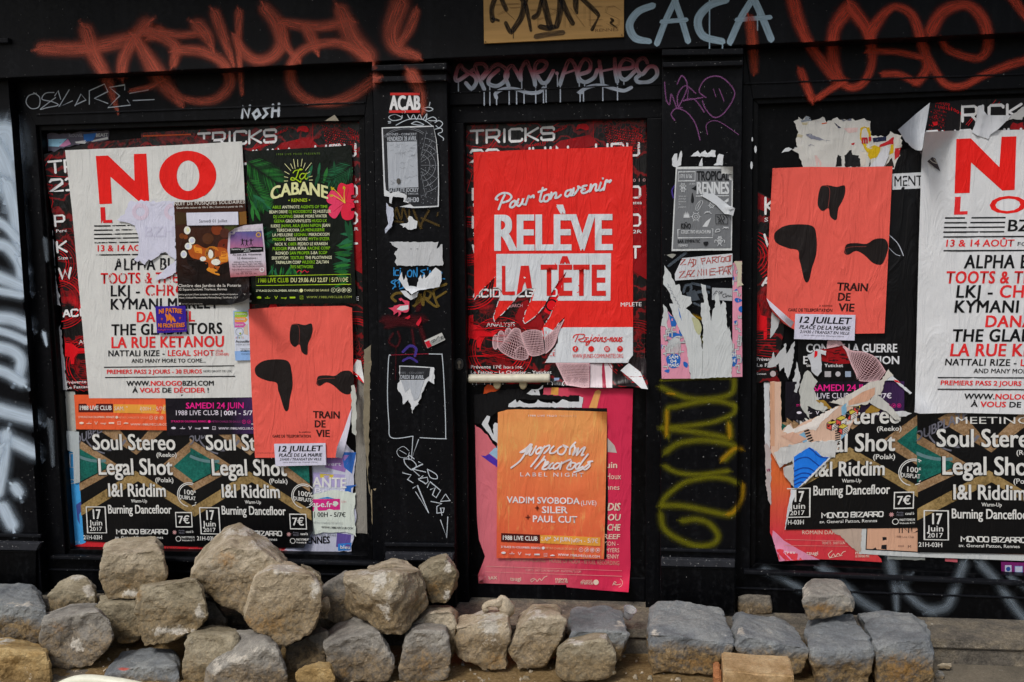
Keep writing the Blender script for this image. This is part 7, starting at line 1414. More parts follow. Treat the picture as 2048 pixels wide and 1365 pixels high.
for i, x in enumerate((1050, 1193, 1337, 1455)):
    X, Y = z7([(x, 902)])[0]; h2.disc(X, Y, 5.8, RDI, 20)
    if i == 0: h2.t('f', X - 1.6, X + 1.8, Y + 3.4, 6.2, PWL, .04, sl=0)
    elif i == 1: h2.poly([(X - 3, Y + 2), (X - .5, Y + .8), (X - 3, Y - 2.4), (X, Y - .6), (X + 1.6, Y - 2.6), (X + 3.4, Y - 1.4), (X + 2, Y + 1.8), (X - 1, Y + 2.8)], PWL)
    elif i == 2: h2.frame([(X - 2.6, Y - 2.6), (X + 2.6, Y - 2.6), (X + 2.6, Y + 2.6), (X - 2.6, Y + 2.6)], .9, PWL); h2.ring(X, Y, 1.2, .7, PWL, 12)
    else: h2.poly(rect(X - 3, Y - .2, X + 3, Y + 2.8, 0), PWL); h2.t('You', X - 2.4, X + 2.4, Y - .8, 2.6, PWL, .02, sl=0)
h2.t('ES', 1105, 1110, 702, 7, RDI, 0, sl=0); h2.t('ICE', 1095, 1110.5, 712.5, 7.5, RDI, .0, sl=0)
# ---- lower bill and the orange club poster over it
pkb = Paper('concert_poster', 'crimson and salmon concert bill on the lower half of the door, mostly covered', 'poster', jag([(950, 850), (975, 870), (994, 900)], 1, 5, 1) + [(996, 826), (1158, 812)] + jag([(1158, 812), (1160, 794), (1085, 791), (1088, 776)], 1.2, 5, 2)[1:] + [(1180, 776), (1266, 778), (1263, 900), (1262, 1000), (1260, 1060), (1261, 1130), (1257, 1185), (1200, 1181), (1134, 1175), (1132, 1170), (1050, 1169), (957, 1167), (956, 1150), (966, 1125), (970, 1113), (958, 1080), (954, 1040), (952, 950)], 2, blend('salmon_crimson_print', '#cf6b76', '#c8284c', W(985, 1000, PD).x, W(1190, 1000, PD).x, 'x'), PD, .0022, 113, grid=11, curls=[((1245, 1160), (1, 1), .0001), ((960, 1100), (-1, .3), .0002)])
a = pkb.part('picture', grid=14); a.poly(z8([(975, 110), (985, 30), (1020, 15), (1065, 30), (1060, 118)]), ink('#d79a48')); a.poly(z8([(1410, 262), (1480, 75), (1520, 55), (1548, 75), (1500, 265)]), ink('#d99a58')); a.poly(z8([(180, 805), (232, 810), (275, 785), (372, 860), (372, 945)]), ink('#4a2ca0')); a.poly(z8([(275, 780), (350, 705), (375, 690), (375, 855)]), ink('#8fb4cc')); a.poly(z8([(1622, 605), (1700, 690), (1728, 775), (1622, 765)]), ink('#b5a9a4'))
b = pkb.part('lettering', lv=1, grid=20); PL_ = ink('#d9c3b0')
for tx, x0, x1, y, cp, w, it in (('Juin', 1205, 1234, 936, 12, .03, 0), ('Le Houx', 1196, 1242, 958.5, 11.5, .0, 0), ('Rennes', 1196, 1239, 979.5, 10, .0, 0), ('RADIS', 1193, 1239.5, 1021, 14.5, .04, .15), ('ANOU', 1190, 1239.5, 1041, 12.5, .04, .15), ('TOUCHE', 1185, 1239, 1061, 12.5, .04, .15), ('TIGREEF', 1180, 1239, 1078, 9.5, .035, .15), ('ROBINSON -', 1180, 1237, 1091.5, 8.4, 0, 0), ('MYERS', 1212, 1238.5, 1105, 8.4, 0, 0), ('PENNY', 1211, 1238, 1117.5, 8.4, 0, 0)): b.t(tx, x0, x1, y, cp, PL_, w, sl=.01, it=it)
b.t('ROMAIN DAFALGANG - HOUSE OF MODA - RITUEL RECORDING', 1013, 1238.5, 1122, 8.4, ink('#c08a78'), .0, sl=.04); b.frame([(972, 1133), (1244, 1142), (1244, 1153), (970, 1144)], .6, ink('#d89a94')); b.t('TICKETS : SHOTGUNTHEAPP.COM - PLACEMINUTE.COM', 1050, 1162, 1142.5, 4, ink('#d8a8a0'), 0, sl=.03)
b.t('TRAX', 969, 994, 1160, 6, PL_, .04, sl=-.05); b.t('tsugi', 1020, 1042, 1161.5, 7.5, PL_, .02, sl=.02); b.stroke(z9([(790, 950), (750, 965), (760, 990), (800, 960), (820, 985), (850, 955), (870, 975), (900, 940), (935, 925)]), 1.2, PL_); b.t('nova', 1111, 1135, 1161, 6, PL_, .035, sl=.02); b.t('LE GRAND MIX', 1111, 1136, 1166, 4, PL_, .02, sl=.02); b.t('ouest', 1164, 1185, 1164, 6, PL_, .0, sl=.02); b.t('france', 1161, 1186, 1169, 6.5, PL_, .02, sl=.02); b.disc(1192, 1165, 5.4, PL_, 18); b.stroke(z9([(1680, 1030), (1700, 990), (1720, 1000), (1690, 1015), (1730, 1025), (1770, 1015)]), 1, PL_); b.ring(1236, 1166, 9, .7, PL_, 24, -60, 80)
def dscrap(lab, pts, m, lay=1, j=1.2, sd=0, **k): return scrap(lab, jag(pts + [pts[0]], j, 4.5, sd)[:-1], lay, m, PD, .0012, sd, **k)
dscrap('white ragged band of torn paper above the orange club poster', z8([(490, 252), (500, 215), (575, 165), (590, 205), (620, 175), (700, 212), (790, 212), (830, 168), (880, 195), (990, 212), (1000, 190), (1040, 212), (1110, 165), (1200, 195), (1300, 192), (1300, 130), (1345, 145), (1330, 260)]), PWH, 3, .8, 114)
dscrap('black torn bill between the push bar and the orange club poster', z8([(380, 60), (720, 30), (860, 115), (1300, 118), (1300, 195), (1110, 165), (830, 168), (575, 165), (490, 252), (378, 300), (200, 440), (110, 440), (100, 120)]), ink('#09090b'), 2.4, 1.2, 115)
dscrap('white pointed scraps left of the orange club poster', z8([(190, 450), (250, 350), (285, 360), (262, 440), (325, 570), (320, 460), (340, 430), (378, 440), (378, 680), (300, 600), (240, 520)]), PWH, 2.7, 1, 116)
dscrap('white torn scrap under the right end of the push bar', z8([(700, 100), (760, 50), (830, 50), (890, 0), (885, 40), (840, 60), (855, 120), (760, 118)]), PWH, 2.8, 1, 117)
dscrap('orange scrap of paper curling below the push bar', z8([(210, 105), (220, 30), (260, -10), (330, 20), (400, 40), (350, 75), (290, 80)]), ink('#b8461a'), 3, 1, 118, curls=[((975, 785), (-1, 1), .0003)])
BLKB = Paper('torn_poster', 'black edge of an older bill behind the orange club poster', 'poster', [(1000, 815), (1214, 817), (1216, 1000), (1213, 1118), (1205, 1118), (1200, 830), (1000, 826)], 3, ink('#0b0809'), PD, .0005, 119)
pc = Paper('club_poster', 'orange paint splash club night poster on the lower half of the door', 'poster', [(996, 825), (1015, 820), (1034, 819), (1120, 821), (1214, 824), (1213, 900), (1211, 1000), (1208, 1119), (1100, 1117), (993, 1117), (994, 980)], 5, ORSPL, PD, .0030, 120, grid=9, curls=[((1195, 835), (1, -1), .0002)])
b = pc.part('lettering', lv=1, grid=12); OW = ink('#dcd6d6', .5); OWD = ink('#e0b48c', .5)
b.t([('1988 LIVE PROD ', OW), ('PRÉSENTE', OWD)], 1057, 1153, 833.5, 3.6, None, .01, sl=.01, sp=1.25); b.t('LABEL NIGHT', 1040.5, 1167, 953, 7.8, OW, .012, sl=.01, sp=1.45)
b.t('VADIM SVOBODA', 1014, 1159, 1006, 12.6, OW, .034, sl=.02); b.t('(LIVE)', 1162, 1193, 1010.5, 9, OW, .0, sl=.01); b.t('SILER', 1084, 1135, 1026.5, 13, OW, .034, sl=.01); b.t('PAUL CUT', 1066, 1154, 1044.5, 13, OW, .034, sl=.02); b.t('+', 1070, 1078, 1023, 13, DKR, .02, sl=0); b.t('+', 1051.5, 1060, 1041.5, 13, DKR, .02, sl=0)
b.poly(z9([(412, 436), (853, 456), (853, 552), (410, 534)]), DKR); b.poly(z9([(855, 456), (1542, 485), (1540, 584), (855, 550)]), YEL); b.l += .0009
b.t('1988 LIVE CLUB', 1006, 1075, 1080, 8.6, ink('#e8dcd6'), .03, sl=.03); b.t('SAM. 24 JUIN', 1083, 1140, 1081.5, 8, OW, .02, sl=.035); b.t('|00H - 5/7€', 1143, 1196, 1085, 8.4, OW, 0, sl=.03)
b.t('27 PLACE DU COLOMBIER, RENNES |', 1002, 1082, 1096, 3.9, OW, .02, sl=.03); b.disc(1086.5, 1096.6, 3, OW, 12); b.t('MÉTRO CHARLES DE GAULLE', 1091, 1154, 1098.5, 4, OWD, 0, sl=.03); icons(b, (1162, 1173.5, 1184.5, 1195.5), 1100, 4.1, OW, .3)
logos(b, (1007, 1024, 1039, 1055, 1074, 1091, 1105), 1106, OW, .05); b.t('WWW.1988LIVECLUB.COM', 1116, 1199.5, 1112, 4.6, OW, .02, sl=.05)
c = pc.part('headline', 'white slanted brush script', lv=2, grid=12)
for L in ([(745, 675), (700, 720), (630, 770), (700, 745), (740, 680), (640, 850), (525, 945)], [(740, 680), (760, 685), (720, 760), (700, 790)], [(760, 720), (730, 790), (760, 790), (810, 700)], [(840, 720), (810, 750), (815, 785), (850, 770), (880, 720), (850, 715), (880, 740)], [(905, 700), (850, 800), (750, 930)], [(905, 710), (960, 690), (950, 730), (900, 780)], [(1010, 700), (980, 730), (965, 775), (1010, 775), (1040, 750)], [(1100, 700), (1060, 730), (1060, 780), (1110, 790), (1150, 730), (1120, 690), (1170, 710)], [(1255, 655), (1200, 720), (1190, 790)], [(1200, 720), (1240, 690), (1250, 730)], [(1260, 720), (1225, 800), (1290, 720), (1270, 800), (1330, 730), (1365, 715), (1325, 800), (1350, 795)],
          [(905, 815), (860, 880), (795, 955)], [(860, 880), (900, 850), (915, 870), (880, 960)], [(900, 930), (950, 890), (930, 880), (880, 950), (920, 960), (970, 920)], [(1000, 890), (960, 920), (960, 955), (1010, 940)], [(1050, 890), (1010, 920), (1010, 955), (1050, 945), (1080, 900), (1050, 890)], [(1100, 880), (1080, 960)], [(1095, 900), (1150, 870), (1200, 850)], [(1210, 870), (1160, 950), (1210, 960), (1260, 900), (1210, 890), (1200, 930)], [(1400, 790), (1330, 880), (1280, 960)], [(1300, 890), (1260, 920), (1270, 960), (1340, 930)], [(1450, 870), (1400, 880), (1420, 920), (1370, 965), (1340, 950)], [(1420, 890), (1330, 960), (1240, 995)]): c.stroke(z8(L), 3.4, OW)
# ================================================================== right bay
r5 = Z(1500, 620, 4.875); r6 = Z(1500, 860, 4.875); r2 = Z(1500, 200, 6.2); r7 = Z(1780, 180, 5.687); r8 = Z(1800, 780, 3.69)
def rs(lab, pts, m, lay, j=1.2, sd=0, amp=.0012, **k): return scrap(lab, jag(pts + [pts[0]], j, 4.5, sd)[:-1], lay, m, PAN, amp, sd, **k)
bb = Paper('torn_poster', 'black protest bill with a white word strip beside the right coral poster', 'poster', jag([(1596, 660), (1610, 540), (1740, 300), (1786, 318), (1800, 300), (1850, 296)], 1, 8, 130) + [(1860, 560), (1850, 860), (1830, 830), (1700, 800), (1596, 780)], 2, ink('#0a0a0c', .4), seed=130)
a = bb.part('lettering', grid=16); a.poly([(1784, 348), (1844, 345), (1844, 377), (1785, 380)], PWH); a.l += .0003; a.t('MENT', 1789, 1845, 373, 20, ink('#15161a'), .012, sl=-.03)
a.t('CONTRE LA GUERRE', 1613, 1794, 705, 16.5, ink('#cfd1d3'), .035, sl=0); a.t('ET L’OCCUPATION', 1607, 1798, 728.5, 15.5, ink('#cfd1d3'), .035, sl=0)
a.stroke([(1778, 470), (1796, 488), (1807, 512)], 1.6, ink('#aeb4bd')); a.stroke([(1776, 494), (1790, 508), (1800, 512)], 1, ink('#aeb4bd'))
tk = Paper('torn_poster', 'black and red circuit print remnant along the left edge of the right window', 'poster', [(1512, 381), (1540, 396), (1560, 470), (1568, 660)] + jag([(1568, 660), (1562, 700), (1552, 735), (1560, 764)], 2, 6, 131)[1:] + [(1508, 766), (1508, 600)], 2.5, CIRC, seed=131)
a = tk.part('picture', grid=14); zk = Z(1500, 360, 3.25)
for k in range(5): a.ring(1500, 512, 22 + k * 7, 1.6, CRED, 40, -70, 60)
a.poly(zk([(35, 800), (55, 800), (72, 880), (110, 890), (110, 1030), (90, 1040), (88, 980), (30, 980)]), CRED); a.poly(zk([(45, 80), (120, 120), (110, 210), (50, 190)]), CRED2)
for k in range(12): a.line([(1509, 660 + k * 5), (1552, 656 + k * 6)], 1, CRED2 if k % 2 else CRED)
b = tk.part('lettering', lv=1)
for ch, x, y, c_ in (('K', 1531, 428, 32), ('W', 1529, 492, 22), ('A', 1525, 571, 15)): techno(b, ch, x, y, c_, 20, 4.6, SILV, 0)
b.t('S', 1529, 1536, 443.5, 7.5, SILV, .02); b.t('Prévente 17€', 1514, 1566, 722, 6.6, SILV, .012, sl=0); b.t('Le Fatcao', 1514, 1562, 734, 6.6, SILV, .012, sl=0); b.t('Dimoon', 1514, 1532, 750, 4, SILV, .01); b.disc(1546, 748, 6, ink('#b5a9aa'), 16); b.ring(1568, 748, 6, 1.4, SILV)
yt = Paper('torn_poster', 'torn piece of circuit print poster with round logos in the right window', 'poster', jag([(1636, 700), (1690, 690), (1706, 720), (1720, 768), (1625, 765), (1612, 730), (1636, 700)], 1.4, 6, 132)[:-1], 3, ink('#0b090a', .4), seed=132)
a = yt.part('picture', grid=12); a.poly(jag(r5([(640, 385), (750, 380), (920, 340), (1000, 520), (860, 530), (700, 500), (640, 470), (640, 385)]), .8, 6, 1)[:-1], CRED2); rr = random.Random(2)
for k in range(16): x, y = rr.uniform(1636, 1695), rr.uniform(698, 724); a.line([(x, y), (x + rr.uniform(6, 20), y + rr.uniform(-5, 3))], rr.choice((.8, 1.5)), BLK)
b = yt.part('lettering', lv=1); b.t('Yuticket', 1649, 1686, 734.5, 6.4, SILV, .012, sl=0); b.poly(r5([(728, 600), (790, 600), (790, 655), (728, 655)]), ink('#a8a4a6')); b.disc(1676, 748.5, 5.2, ink('#b3afb2'), 16); b.poly(r5([(928, 600), (984, 600), (984, 655), (928, 655)]), ink('#8f9db0')); b.t('hors', 1606, 1622, 722, 6, SILV, .01, sl=0); b.t('antier', 1605, 1625, 734, 6, SILV, .01, sl=0)
wh = Paper('torn_poster', 'pink wireframe forearm torn from the circuit print poster, right window', 'poster', r5([(755, 300), (880, 296), (905, 340), (980, 395), (1080, 400), (1200, 440), (1270, 500), (1330, 600), (1320, 650), (1260, 700), (1080, 712), (1020, 620), (950, 440), (900, 345), (750, 378)]), 4, DKRED, seed=133, amp=.0018, grid=8)
a = wh.part('picture', grid=8); wire(a, r5([(757, 304), (820, 300), (890, 310), (915, 345), (1000, 400), (1110, 412), (1230, 470), (1322, 600)]), r5([(750, 376), (800, 370), (860, 358), (930, 390), (970, 500), (1030, 620), (1060, 690), (1250, 700)]), 18, 34, PINK, .8)
# big coral poster etc. first the older paper above it
og = rs('thick crust of torn white, yellow and red paper above the right coral poster', r2([(540, 270), (600, 210), (650, 250), (700, 200), (760, 260), (850, 240), (900, 210), (950, 280), (1050, 230), (1080, 215), (1130, 250), (1240, 240), (1330, 255), (1380, 240), (1495, 265), (1490, 340), (1500, 440), (1700, 450), (1740, 390), (1830, 430), (1885, 440), (1870, 600), (1840, 720), (1810, 780), (1790, 860), (1660, 860), (660, 860), (640, 760), (590, 660), (520, 620), (590, 590), (570, 480), (600, 400), (570, 330)]), ink('#c4c3bd'), 2, 2.2, 134, amp=.0030)
a = og.part('picture', grid=14); OY = ink('#c9a814'); ORD = ink('#b5232a'); ONV = ink('#1c2440'); OPK = ink('#cfb3ae'); OGR = ink('#7d808e'); OBK = ink('#141416')
for pts, m, j in (([(1370, 350), (1420, 330), (1480, 340), (1500, 440), (1470, 560), (1460, 660), (1430, 620), (1400, 560), (1360, 480)], OY, 1), ([(1470, 600), (1540, 560), (1620, 590), (1590, 680), (1560, 720), (1490, 740), (1460, 690)], OY, 1.3), ([(1745, 560), (1785, 550), (1780, 660), (1730, 680)], OY, .8), ([(1520, 470), (1690, 455), (1690, 510), (1530, 525)], ONV, .8), ([(1690, 520), (1780, 460), (1780, 550), (1700, 560), (1600, 590), (1610, 560)], ORD, .8), ([(1800, 600), (1870, 590), (1850, 700), (1790, 750)], ORD, 1.2), ([(1255, 540), (1300, 530), (1290, 560), (1260, 560)], ORD, .5), ([(1170, 690), (1260, 620), (1270, 680), (1350, 690), (1370, 830), (1180, 830)], OBK, 1.6), ([(1090, 680), (1130, 700), (1140, 820), (1060, 830)], OBK, 1), ([(690, 430), (740, 420), (900, 490), (1000, 510), (760, 490)], OGR, 1), ([(1040, 280), (1130, 350), (1090, 350)], ONV, .6), ([(1160, 350), (1340, 345), (1330, 400), (1220, 410)], OPK, .8), ([(890, 290), (950, 280), (955, 292), (890, 303)], ink('#c2582c'), .3), ([(800, 690), (830, 690), (890, 790), (870, 835), (850, 760), (830, 835)], OPK, .6), ([(1360, 640), (1440, 640), (1440, 800), (1380, 830)], ink('#c9c3b8'), 1), ([(1690, 800), (1760, 720), (1790, 840), (1680, 850)], ink('#2a211c'), 1.2), ([(610, 210), (740, 200), (760, 260), (640, 280)], ink('#7f8790'), 1.6), ([(1120, 220), (1250, 200), (1260, 260), (1150, 260)], ink('#5c6070'), 1.4), ([(640, 280), (720, 280), (710, 310), (650, 312)], ink('#b5ac90'), .8), ([(600, 420), (660, 440), (640, 470), (580, 460)], ink('#b5ac90'), .8), ([(780, 560), (720, 570), (750, 552), (805, 575)], OGR, .4)):
    a.poly(jag(r2(pts + [pts[0]]), j, 3.5, len(pts) * 7)[:-1], m)
b = og.part('lettering', lv=1); b.t('m', 1500 + 1390 / 6.2, 1500 + 1455 / 6.2, 200 + 540 / 6.2, 17, ORD, .06, sl=0); b.t('m', 1500 + 1475 / 6.2, 1500 + 1500 / 6.2, 200 + 510 / 6.2, 12, ORD, .06, sl=0)
rs('smooth white paper corner stuck over the crust above the coral poster', r2([(1480, 830), (1560, 740), (1650, 600), (1680, 570), (1725, 600), (1720, 700), (1660, 830)]), ink('#c9ccd2'), 4, .6, 135)
rs('small isolated white paper flake left of the crust', r2([(390, 660), (440, 600), (480, 590), (525, 610), (480, 640), (430, 645)]), PWH, 1, 1, 136)
rs('frayed grey paper specks below the crust, left side', r2([(540, 610), (600, 590), (650, 640), (680, 690), (600, 650)]), ink('#9b9ea2'), 1, 1.8, 137)
for i, (x, y, rx, ry) in enumerate(((1504.5, 279, 1.4, 4.5), (1511, 299, 2.4, 7.5), (1503, 331, 2.4, 8))):
    Paper('paint_chip', ['upper small white paint chip on the left frame of the right window', 'middle white paint chip on the left frame of the right window', 'lowest white paint chip on the left frame of the right window'][i], 'paint chip', circ(x, y, rx, 10, ry), 1, PWH, .0, .0002, 138 + i, 'white paint chips on the window frame', grid=0)
theatre('coral theatre poster in the right window with its lower left corner folded over', [(1545, 337), (1620, 334), (1700, 335), (1785, 333), (1778, 480), (1769, 667), (1700, 668), (1600, 666), (1568, 648), (1545, 625), (1533, 598), (1538, 470)], 7, [(1545, 335), (1785, 333), (1769, 668), (1532, 668)], 141, [((1560, 640), (-1, .8), .0001), ((1545, 420), (-1, -.1), .00006)])
scrap('white curled back of the coral poster corner in the right window', [(1533, 597), (1550, 612), (1582, 640), (1588, 645), (1582, 656), (1560, 636), (1540, 614)], 12, BACK, seed=142, name='curled_corner', cat='curled paper', group='curled white backs of posters', curls=[((1560, 625), (1, -.4), .0002)])
datelabel('white date label at the foot of the right coral poster', [(1590.5, 628), (1711, 630.5), (1709, 681.5), (1588, 678.5)], 9.5, 143)
SPK = ink('#b6b9ba')
rs('long white torn spike under the folded coral corner', [(1543, 625), (1560, 640), (1556, 655), (1545, 672), (1540, 677), (1542, 655)], SPK, 4, 1, 144)
rs('cluster of white torn spikes left of the protest bill', r5([(165, 560), (230, 410), (245, 470), (350, 325), (352, 430), (437, 305), (430, 420), (395, 600), (372, 690), (330, 560), (290, 600), (280, 520), (220, 560)]), SPK, 4, 1.3, 145)
rs('single white torn sliver below the cluster of spikes', r5([(455, 505), (470, 570), (490, 640), (485, 730), (455, 810), (430, 800), (415, 680), (440, 620)]), SPK, 4, 1, 146)
rs('crumpled white torn paper strip with a red streak in the middle of the right window', r5([(560, 440), (640, 400), (640, 380), (745, 400), (740, 445), (690, 430), (700, 600), (660, 650), (600, 600), (590, 520)]), ink('#b8bbbf'), 6, 1, 147, amp=.004).part('picture').poly(r5([(632, 400), (660, 405), (655, 450), (625, 470)]), CRED)
rs('wide grey white torn paper tongue over the violet club strip', r5([(560, 590), (610, 640), (660, 700), (620, 770), (650, 850), (760, 960), (720, 1000), (560, 940), (590, 1080), (530, 1000), (490, 930), (480, 780), (520, 640)]), ink('#b4b6b0'), 5.5, 1.4, 148, amp=.003)
rs('ochre stained torn edge beside the grey white tongue', r5([(640, 880), (720, 880), (800, 960), (740, 970)]), ink('#97762e'), 5, 1, 149)
vq = [(1580, 752), (1774, 750), (1776, 838), (1584, 843)]
v2 = Paper('club_poster', 'black and violet foot of a club night poster with magenta date, right window', 'poster', [(1571, 764), (1690, 763), (1808.5, 763), (1808.5, 830), (1700, 838), (1570, 840)], 4, blend('violet_black_print_right', '#0c0713', '#3c2050', W(1700, 800, .05).x, W(1830, 770, .05).x, 'x'), seed=150)
v2.pw = quadmap([(330, 790), (506, 788), (508, 868), (334, 872)], vq)
a = v2.part('lettering', grid=24); a.t('SAMEDI 24 JUIN', 372, 487, 817.5, 11.5, MAG, .025, sl=-.005); a.t('1988 LIVE CLUB |', 352, 443, 831, 9.6, VT, -.004, sl=-.005); a.t('00H - 5/7€', 448, 514, 831, 9, VT, .03, sl=-.005); a.t('27 PLACE DU COLOMBIER', 342, 394, 845, 3.6, MAG, .02, sl=0); icons(a, (508, 518, 528), 844, 3.6, MAG); logos(a, (347, 365, 380), 856.5, VT)
rs('torn peach and white paper arch with a white rim over the violet club strip', r5([(770, 900), (900, 860), (1080, 760), (1180, 700), (1270, 690), (1350, 580), (1400, 640), (1310, 700), (1280, 830), (1180, 850), (1150, 920), (940, 950), (880, 930)]), ink('#c3bfb6'), 6, 1.2, 151, amp=.003).part('picture', grid=10).poly(r5([(960, 890), (1100, 800), (1220, 755), (1215, 830), (1150, 890), (960, 935)]), ink('#c59a80'))
rs('white torn paper wedge right of the peach arch', r5([(1160, 900), (1210, 830), (1270, 850), (1330, 900), (1400, 970), (1460, 1050), (1470, 1090), (1400, 1060), (1330, 990), (1250, 960)]), ink('#bcbcb6'), 6.5, 1.3, 152, amp=.003)
rs('ochre torn paper strip under the white wedge', r5([(1130, 980), (1180, 930), (1290, 945), (1240, 1000), (1120, 1010)]), ink('#94742c'), 5.2, 1, 153)
rs('thin white torn rim along the right of the violet club strip', r5([(1320, 690), (1390, 640), (1470, 720), (1580, 810), (1560, 825), (1470, 750), (1400, 690)]), PWH, 6, 1, 154).part('picture').poly(r5([(1400, 680), (1440, 690), (1470, 715), (1420, 705)]), CRED)
rs('white torn flake at the lower right of the violet club strip', r5([(1420, 1000), (1490, 985), (1580, 1010), (1520, 1040), (1440, 1040)]), PWH, 6, 1, 155)
# lower layers
lo = Paper('torn_poster', 'orange pink bill with a curled pink foot, lower left of the right window', 'poster', [(1541, 880), (1596, 872), (1600, 1040), (1700, 1050), (1725, 1080), (1762, 1118), (1764, 1125), (1700, 1121), (1640, 1119), (1558, 1123), (1552, 1095), (1544, 1074), (1540, 1066), (1541, 980)], 2, blend('orange_pink_print', '#c6343e', '#cf6432', W(1560, 1075, .05).z, W(1560, 950, .05).z, 'z', .5, 6), seed=156, curls=[((1570, 1100), (-.6, 1), .00016)])
a = lo.part('picture', grid=10); a.poly(r6([(222, 980), (260, 1010), (330, 1080), (480, 1170), (640, 1250), (720, 1285), (285, 1284), (255, 1180), (216, 1045)]), ink('#cd86a2'))
b = lo.part('lettering', lv=1, grid=18); b.t('ROMAIN DAFALGANG', 1604.5, 1712, 1069, 7.5, PL_, 0, sl=0); b.line(r6([(340, 1070), (920, 1085)]), .8, ink('#d08a80')); b.line(r6([(330, 1128), (960, 1136)]), .8, ink('#d08a80')); b.t('TICKETS : SHOTGUN', 1643.5, 1690, 1089, 5, PL_, 0, sl=0); b.t('TRAX', 1569, 1591, 1110, 6.4, ink('#d9cdc8'), .05, sl=0); b.t('tsugi', 1613, 1636, 1110, 7, ink('#d9c3b8'), .03, sl=0); b.stroke(r6([(800, 1180), (765, 1215), (785, 1245), (815, 1210), (830, 1235), (860, 1205), (880, 1225), (905, 1195), (930, 1185)]), 1.3, PL_); b.stroke(r6([(770, 1252), (900, 1225)]), .8, PL_); b.t('nova', 1711, 1738, 1109, 7, PL_, .04, sl=0); b.t('LE GRAND MIX', 1711, 1739, 1115, 4.6, PL_, .02, sl=0)
rs('beige torn paper between the pink bill and the framed peach poster', r6([(780, 960), (1090, 965), (1080, 1190), (1030, 1180), (930, 1090), (880, 1030), (840, 1020)]), ink('#b09c8c'), 3, 1.2, 157)
pf2 = Paper('framed_poster', 'peach poster with black line and wide white margin at the bottom of the right window', 'poster', [(1721, 1058), (1838, 1052), (2020, 1070), (2270, 1080), (2262, 1130), (2040, 1122), (1800, 1113), (1718, 1108)], 2.5, ink('#bcbfbd'), seed=158)
a = pf2.part('picture', grid=16); a.poly([(1733, 1056), (1840, 1056), (1840, 1106), (1731, 1100)], ink('#15151a')); a.poly([(1735, 1056), (1840, 1056), (1840, 1104), (1733, 1098)], ink('#c99c80')); a.poly([(1920, 1104), (2250, 1112), (2250, 1114.5), (1920, 1106.5)], ink('#b86a3c'))
b = pf2.part('lettering', lv=1); b.t('IND', 1797, 1837, 1066, 12.5, ink('#241a18'), .03, sl=0); b.t('IND', 1796, 1836, 1066, 12.5, ink('#c99c80'), .0, sl=0); b.t('1988 Live Club', 1792, 1828, 1076, 4.4, ink('#6b4c40'), 0, sl=.02); b.t('M', 1816, 1822, 1096, 5, ink('#5a4038'), .0, sl=0); b.t('∎∎∎', 1796, 1808, 1094, 3, ink('#a07a66'), 0, sl=0)
mg = Paper('torn_poster', 'violet poster corner with two pale logos under the white margin at the right edge', 'poster', [(2002, 1124), (2160, 1130), (2160, 1156), (2003, 1152)], 1.5, ink('#6a1a5c'), seed=159)
a = mg.part('picture'); a.poly([(2010, 1131), (2023, 1131), (2023, 1146), (2010, 1146)], ink('#a9aec0')); a.disc(2016.5, 1138.5, 4.6, ink('#24447e'), 14); a.poly([(2030, 1133), (2045, 1133), (2045, 1145), (2030, 1145)], ink('#a9aec0')); a.frame([(2030, 1133), (2045, 1133), (2045, 1145), (2030, 1145)], 1, ink('#5a7ab0'))
for i, (x0, x1, h) in enumerate(((1775, 1850, '#7a7d78'), (1890, 1915, '#b0545c'))): rs(['grey paper shred under the white margin of the peach poster', 'pink paper shred under the white margin of the peach poster'][i], [(x0, 1112 + i * 5), (x1, 1114 + i * 5), (x1, 1121 + i * 4), (x0, 1119 + i * 4)], ink(h), 1, 1, 160 + i)
s3 = soul('black dub concert poster in the right window, its left side torn away', [(1562, 842), (1640, 838), (1712, 822), (1845, 812), (1838, 1056), (1700, 1058), (1571, 1060), (1583, 979), (1575, 930)], 3.5, [(1561, 772), (1849, 766), (1838, 1056), (1561, 1062)], 3)
soul('black dub concert poster cut off by the right edge of the picture', [(1834, 816), (2000, 813), (2128, 811), (2130, 1110), (1990, 1108), (1835, 1105), (1836, 960)], 4, [(1833.5, 813), (2127, 813), (2129, 1112), (1835, 1106)], 4)
rs('white margin strip of an older poster at the left of the right window', [(1528, 764), (1539, 764), (1540, 900), (1542, 1010), (1536, 1000), (1530, 890)], PWH, 1.5, .7, 162).part('lettering').t('H', 1533, 1540, 928, 14, ink('#8a2450'), .05, sl=0)
pch = Paper('torn_poster', 'peach torn poster with drawings of striped cubes running diagonally over the right window', 'poster', jag([(1540, 764), (1562, 764), (1562, 830), (1564, 862), (1582, 846), (1586, 858), (1604, 846), (1625, 838), (1650, 826), (1668, 816), (1690, 806), (1720, 815), (1716, 830), (1700, 855), (1692, 872), (1678, 884), (1682, 900), (1650, 895), (1600, 900), (1572, 915), (1556, 930), (1541, 902), (1540, 764)], 1.3, 6, 163)[:-1], 5, ink('#cfae98'), seed=163, amp=.0026, grid=10)
a = pch.part('picture', grid=10); SK2 = ink('#7aa9c4'); CY = ink('#cbb84a'); CR = ink('#d04e44'); CW2 = ink('#d5cfc8')
a.poly(jag(r5([(320, 1190), (380, 1110), (420, 1160), (600, 1090), (640, 1050), (800, 950), (870, 940), (700, 1090), (640, 1180), (560, 1160), (420, 1210), (320, 1190)]), 1, 5, 1)[:-1], CW2); a.poly(r5([(195, 705), (240, 705), (240, 1330), (200, 1330)]), ink('#c99a7c'))
for pts in ([(890, 950), (940, 905), (945, 1020), (895, 1030)], [(890, 1180), (945, 1140), (940, 1210), (885, 1270)], [(475, 1220), (530, 1190), (560, 1290), (520, 1300)]): a.poly(r5(pts), SK2)
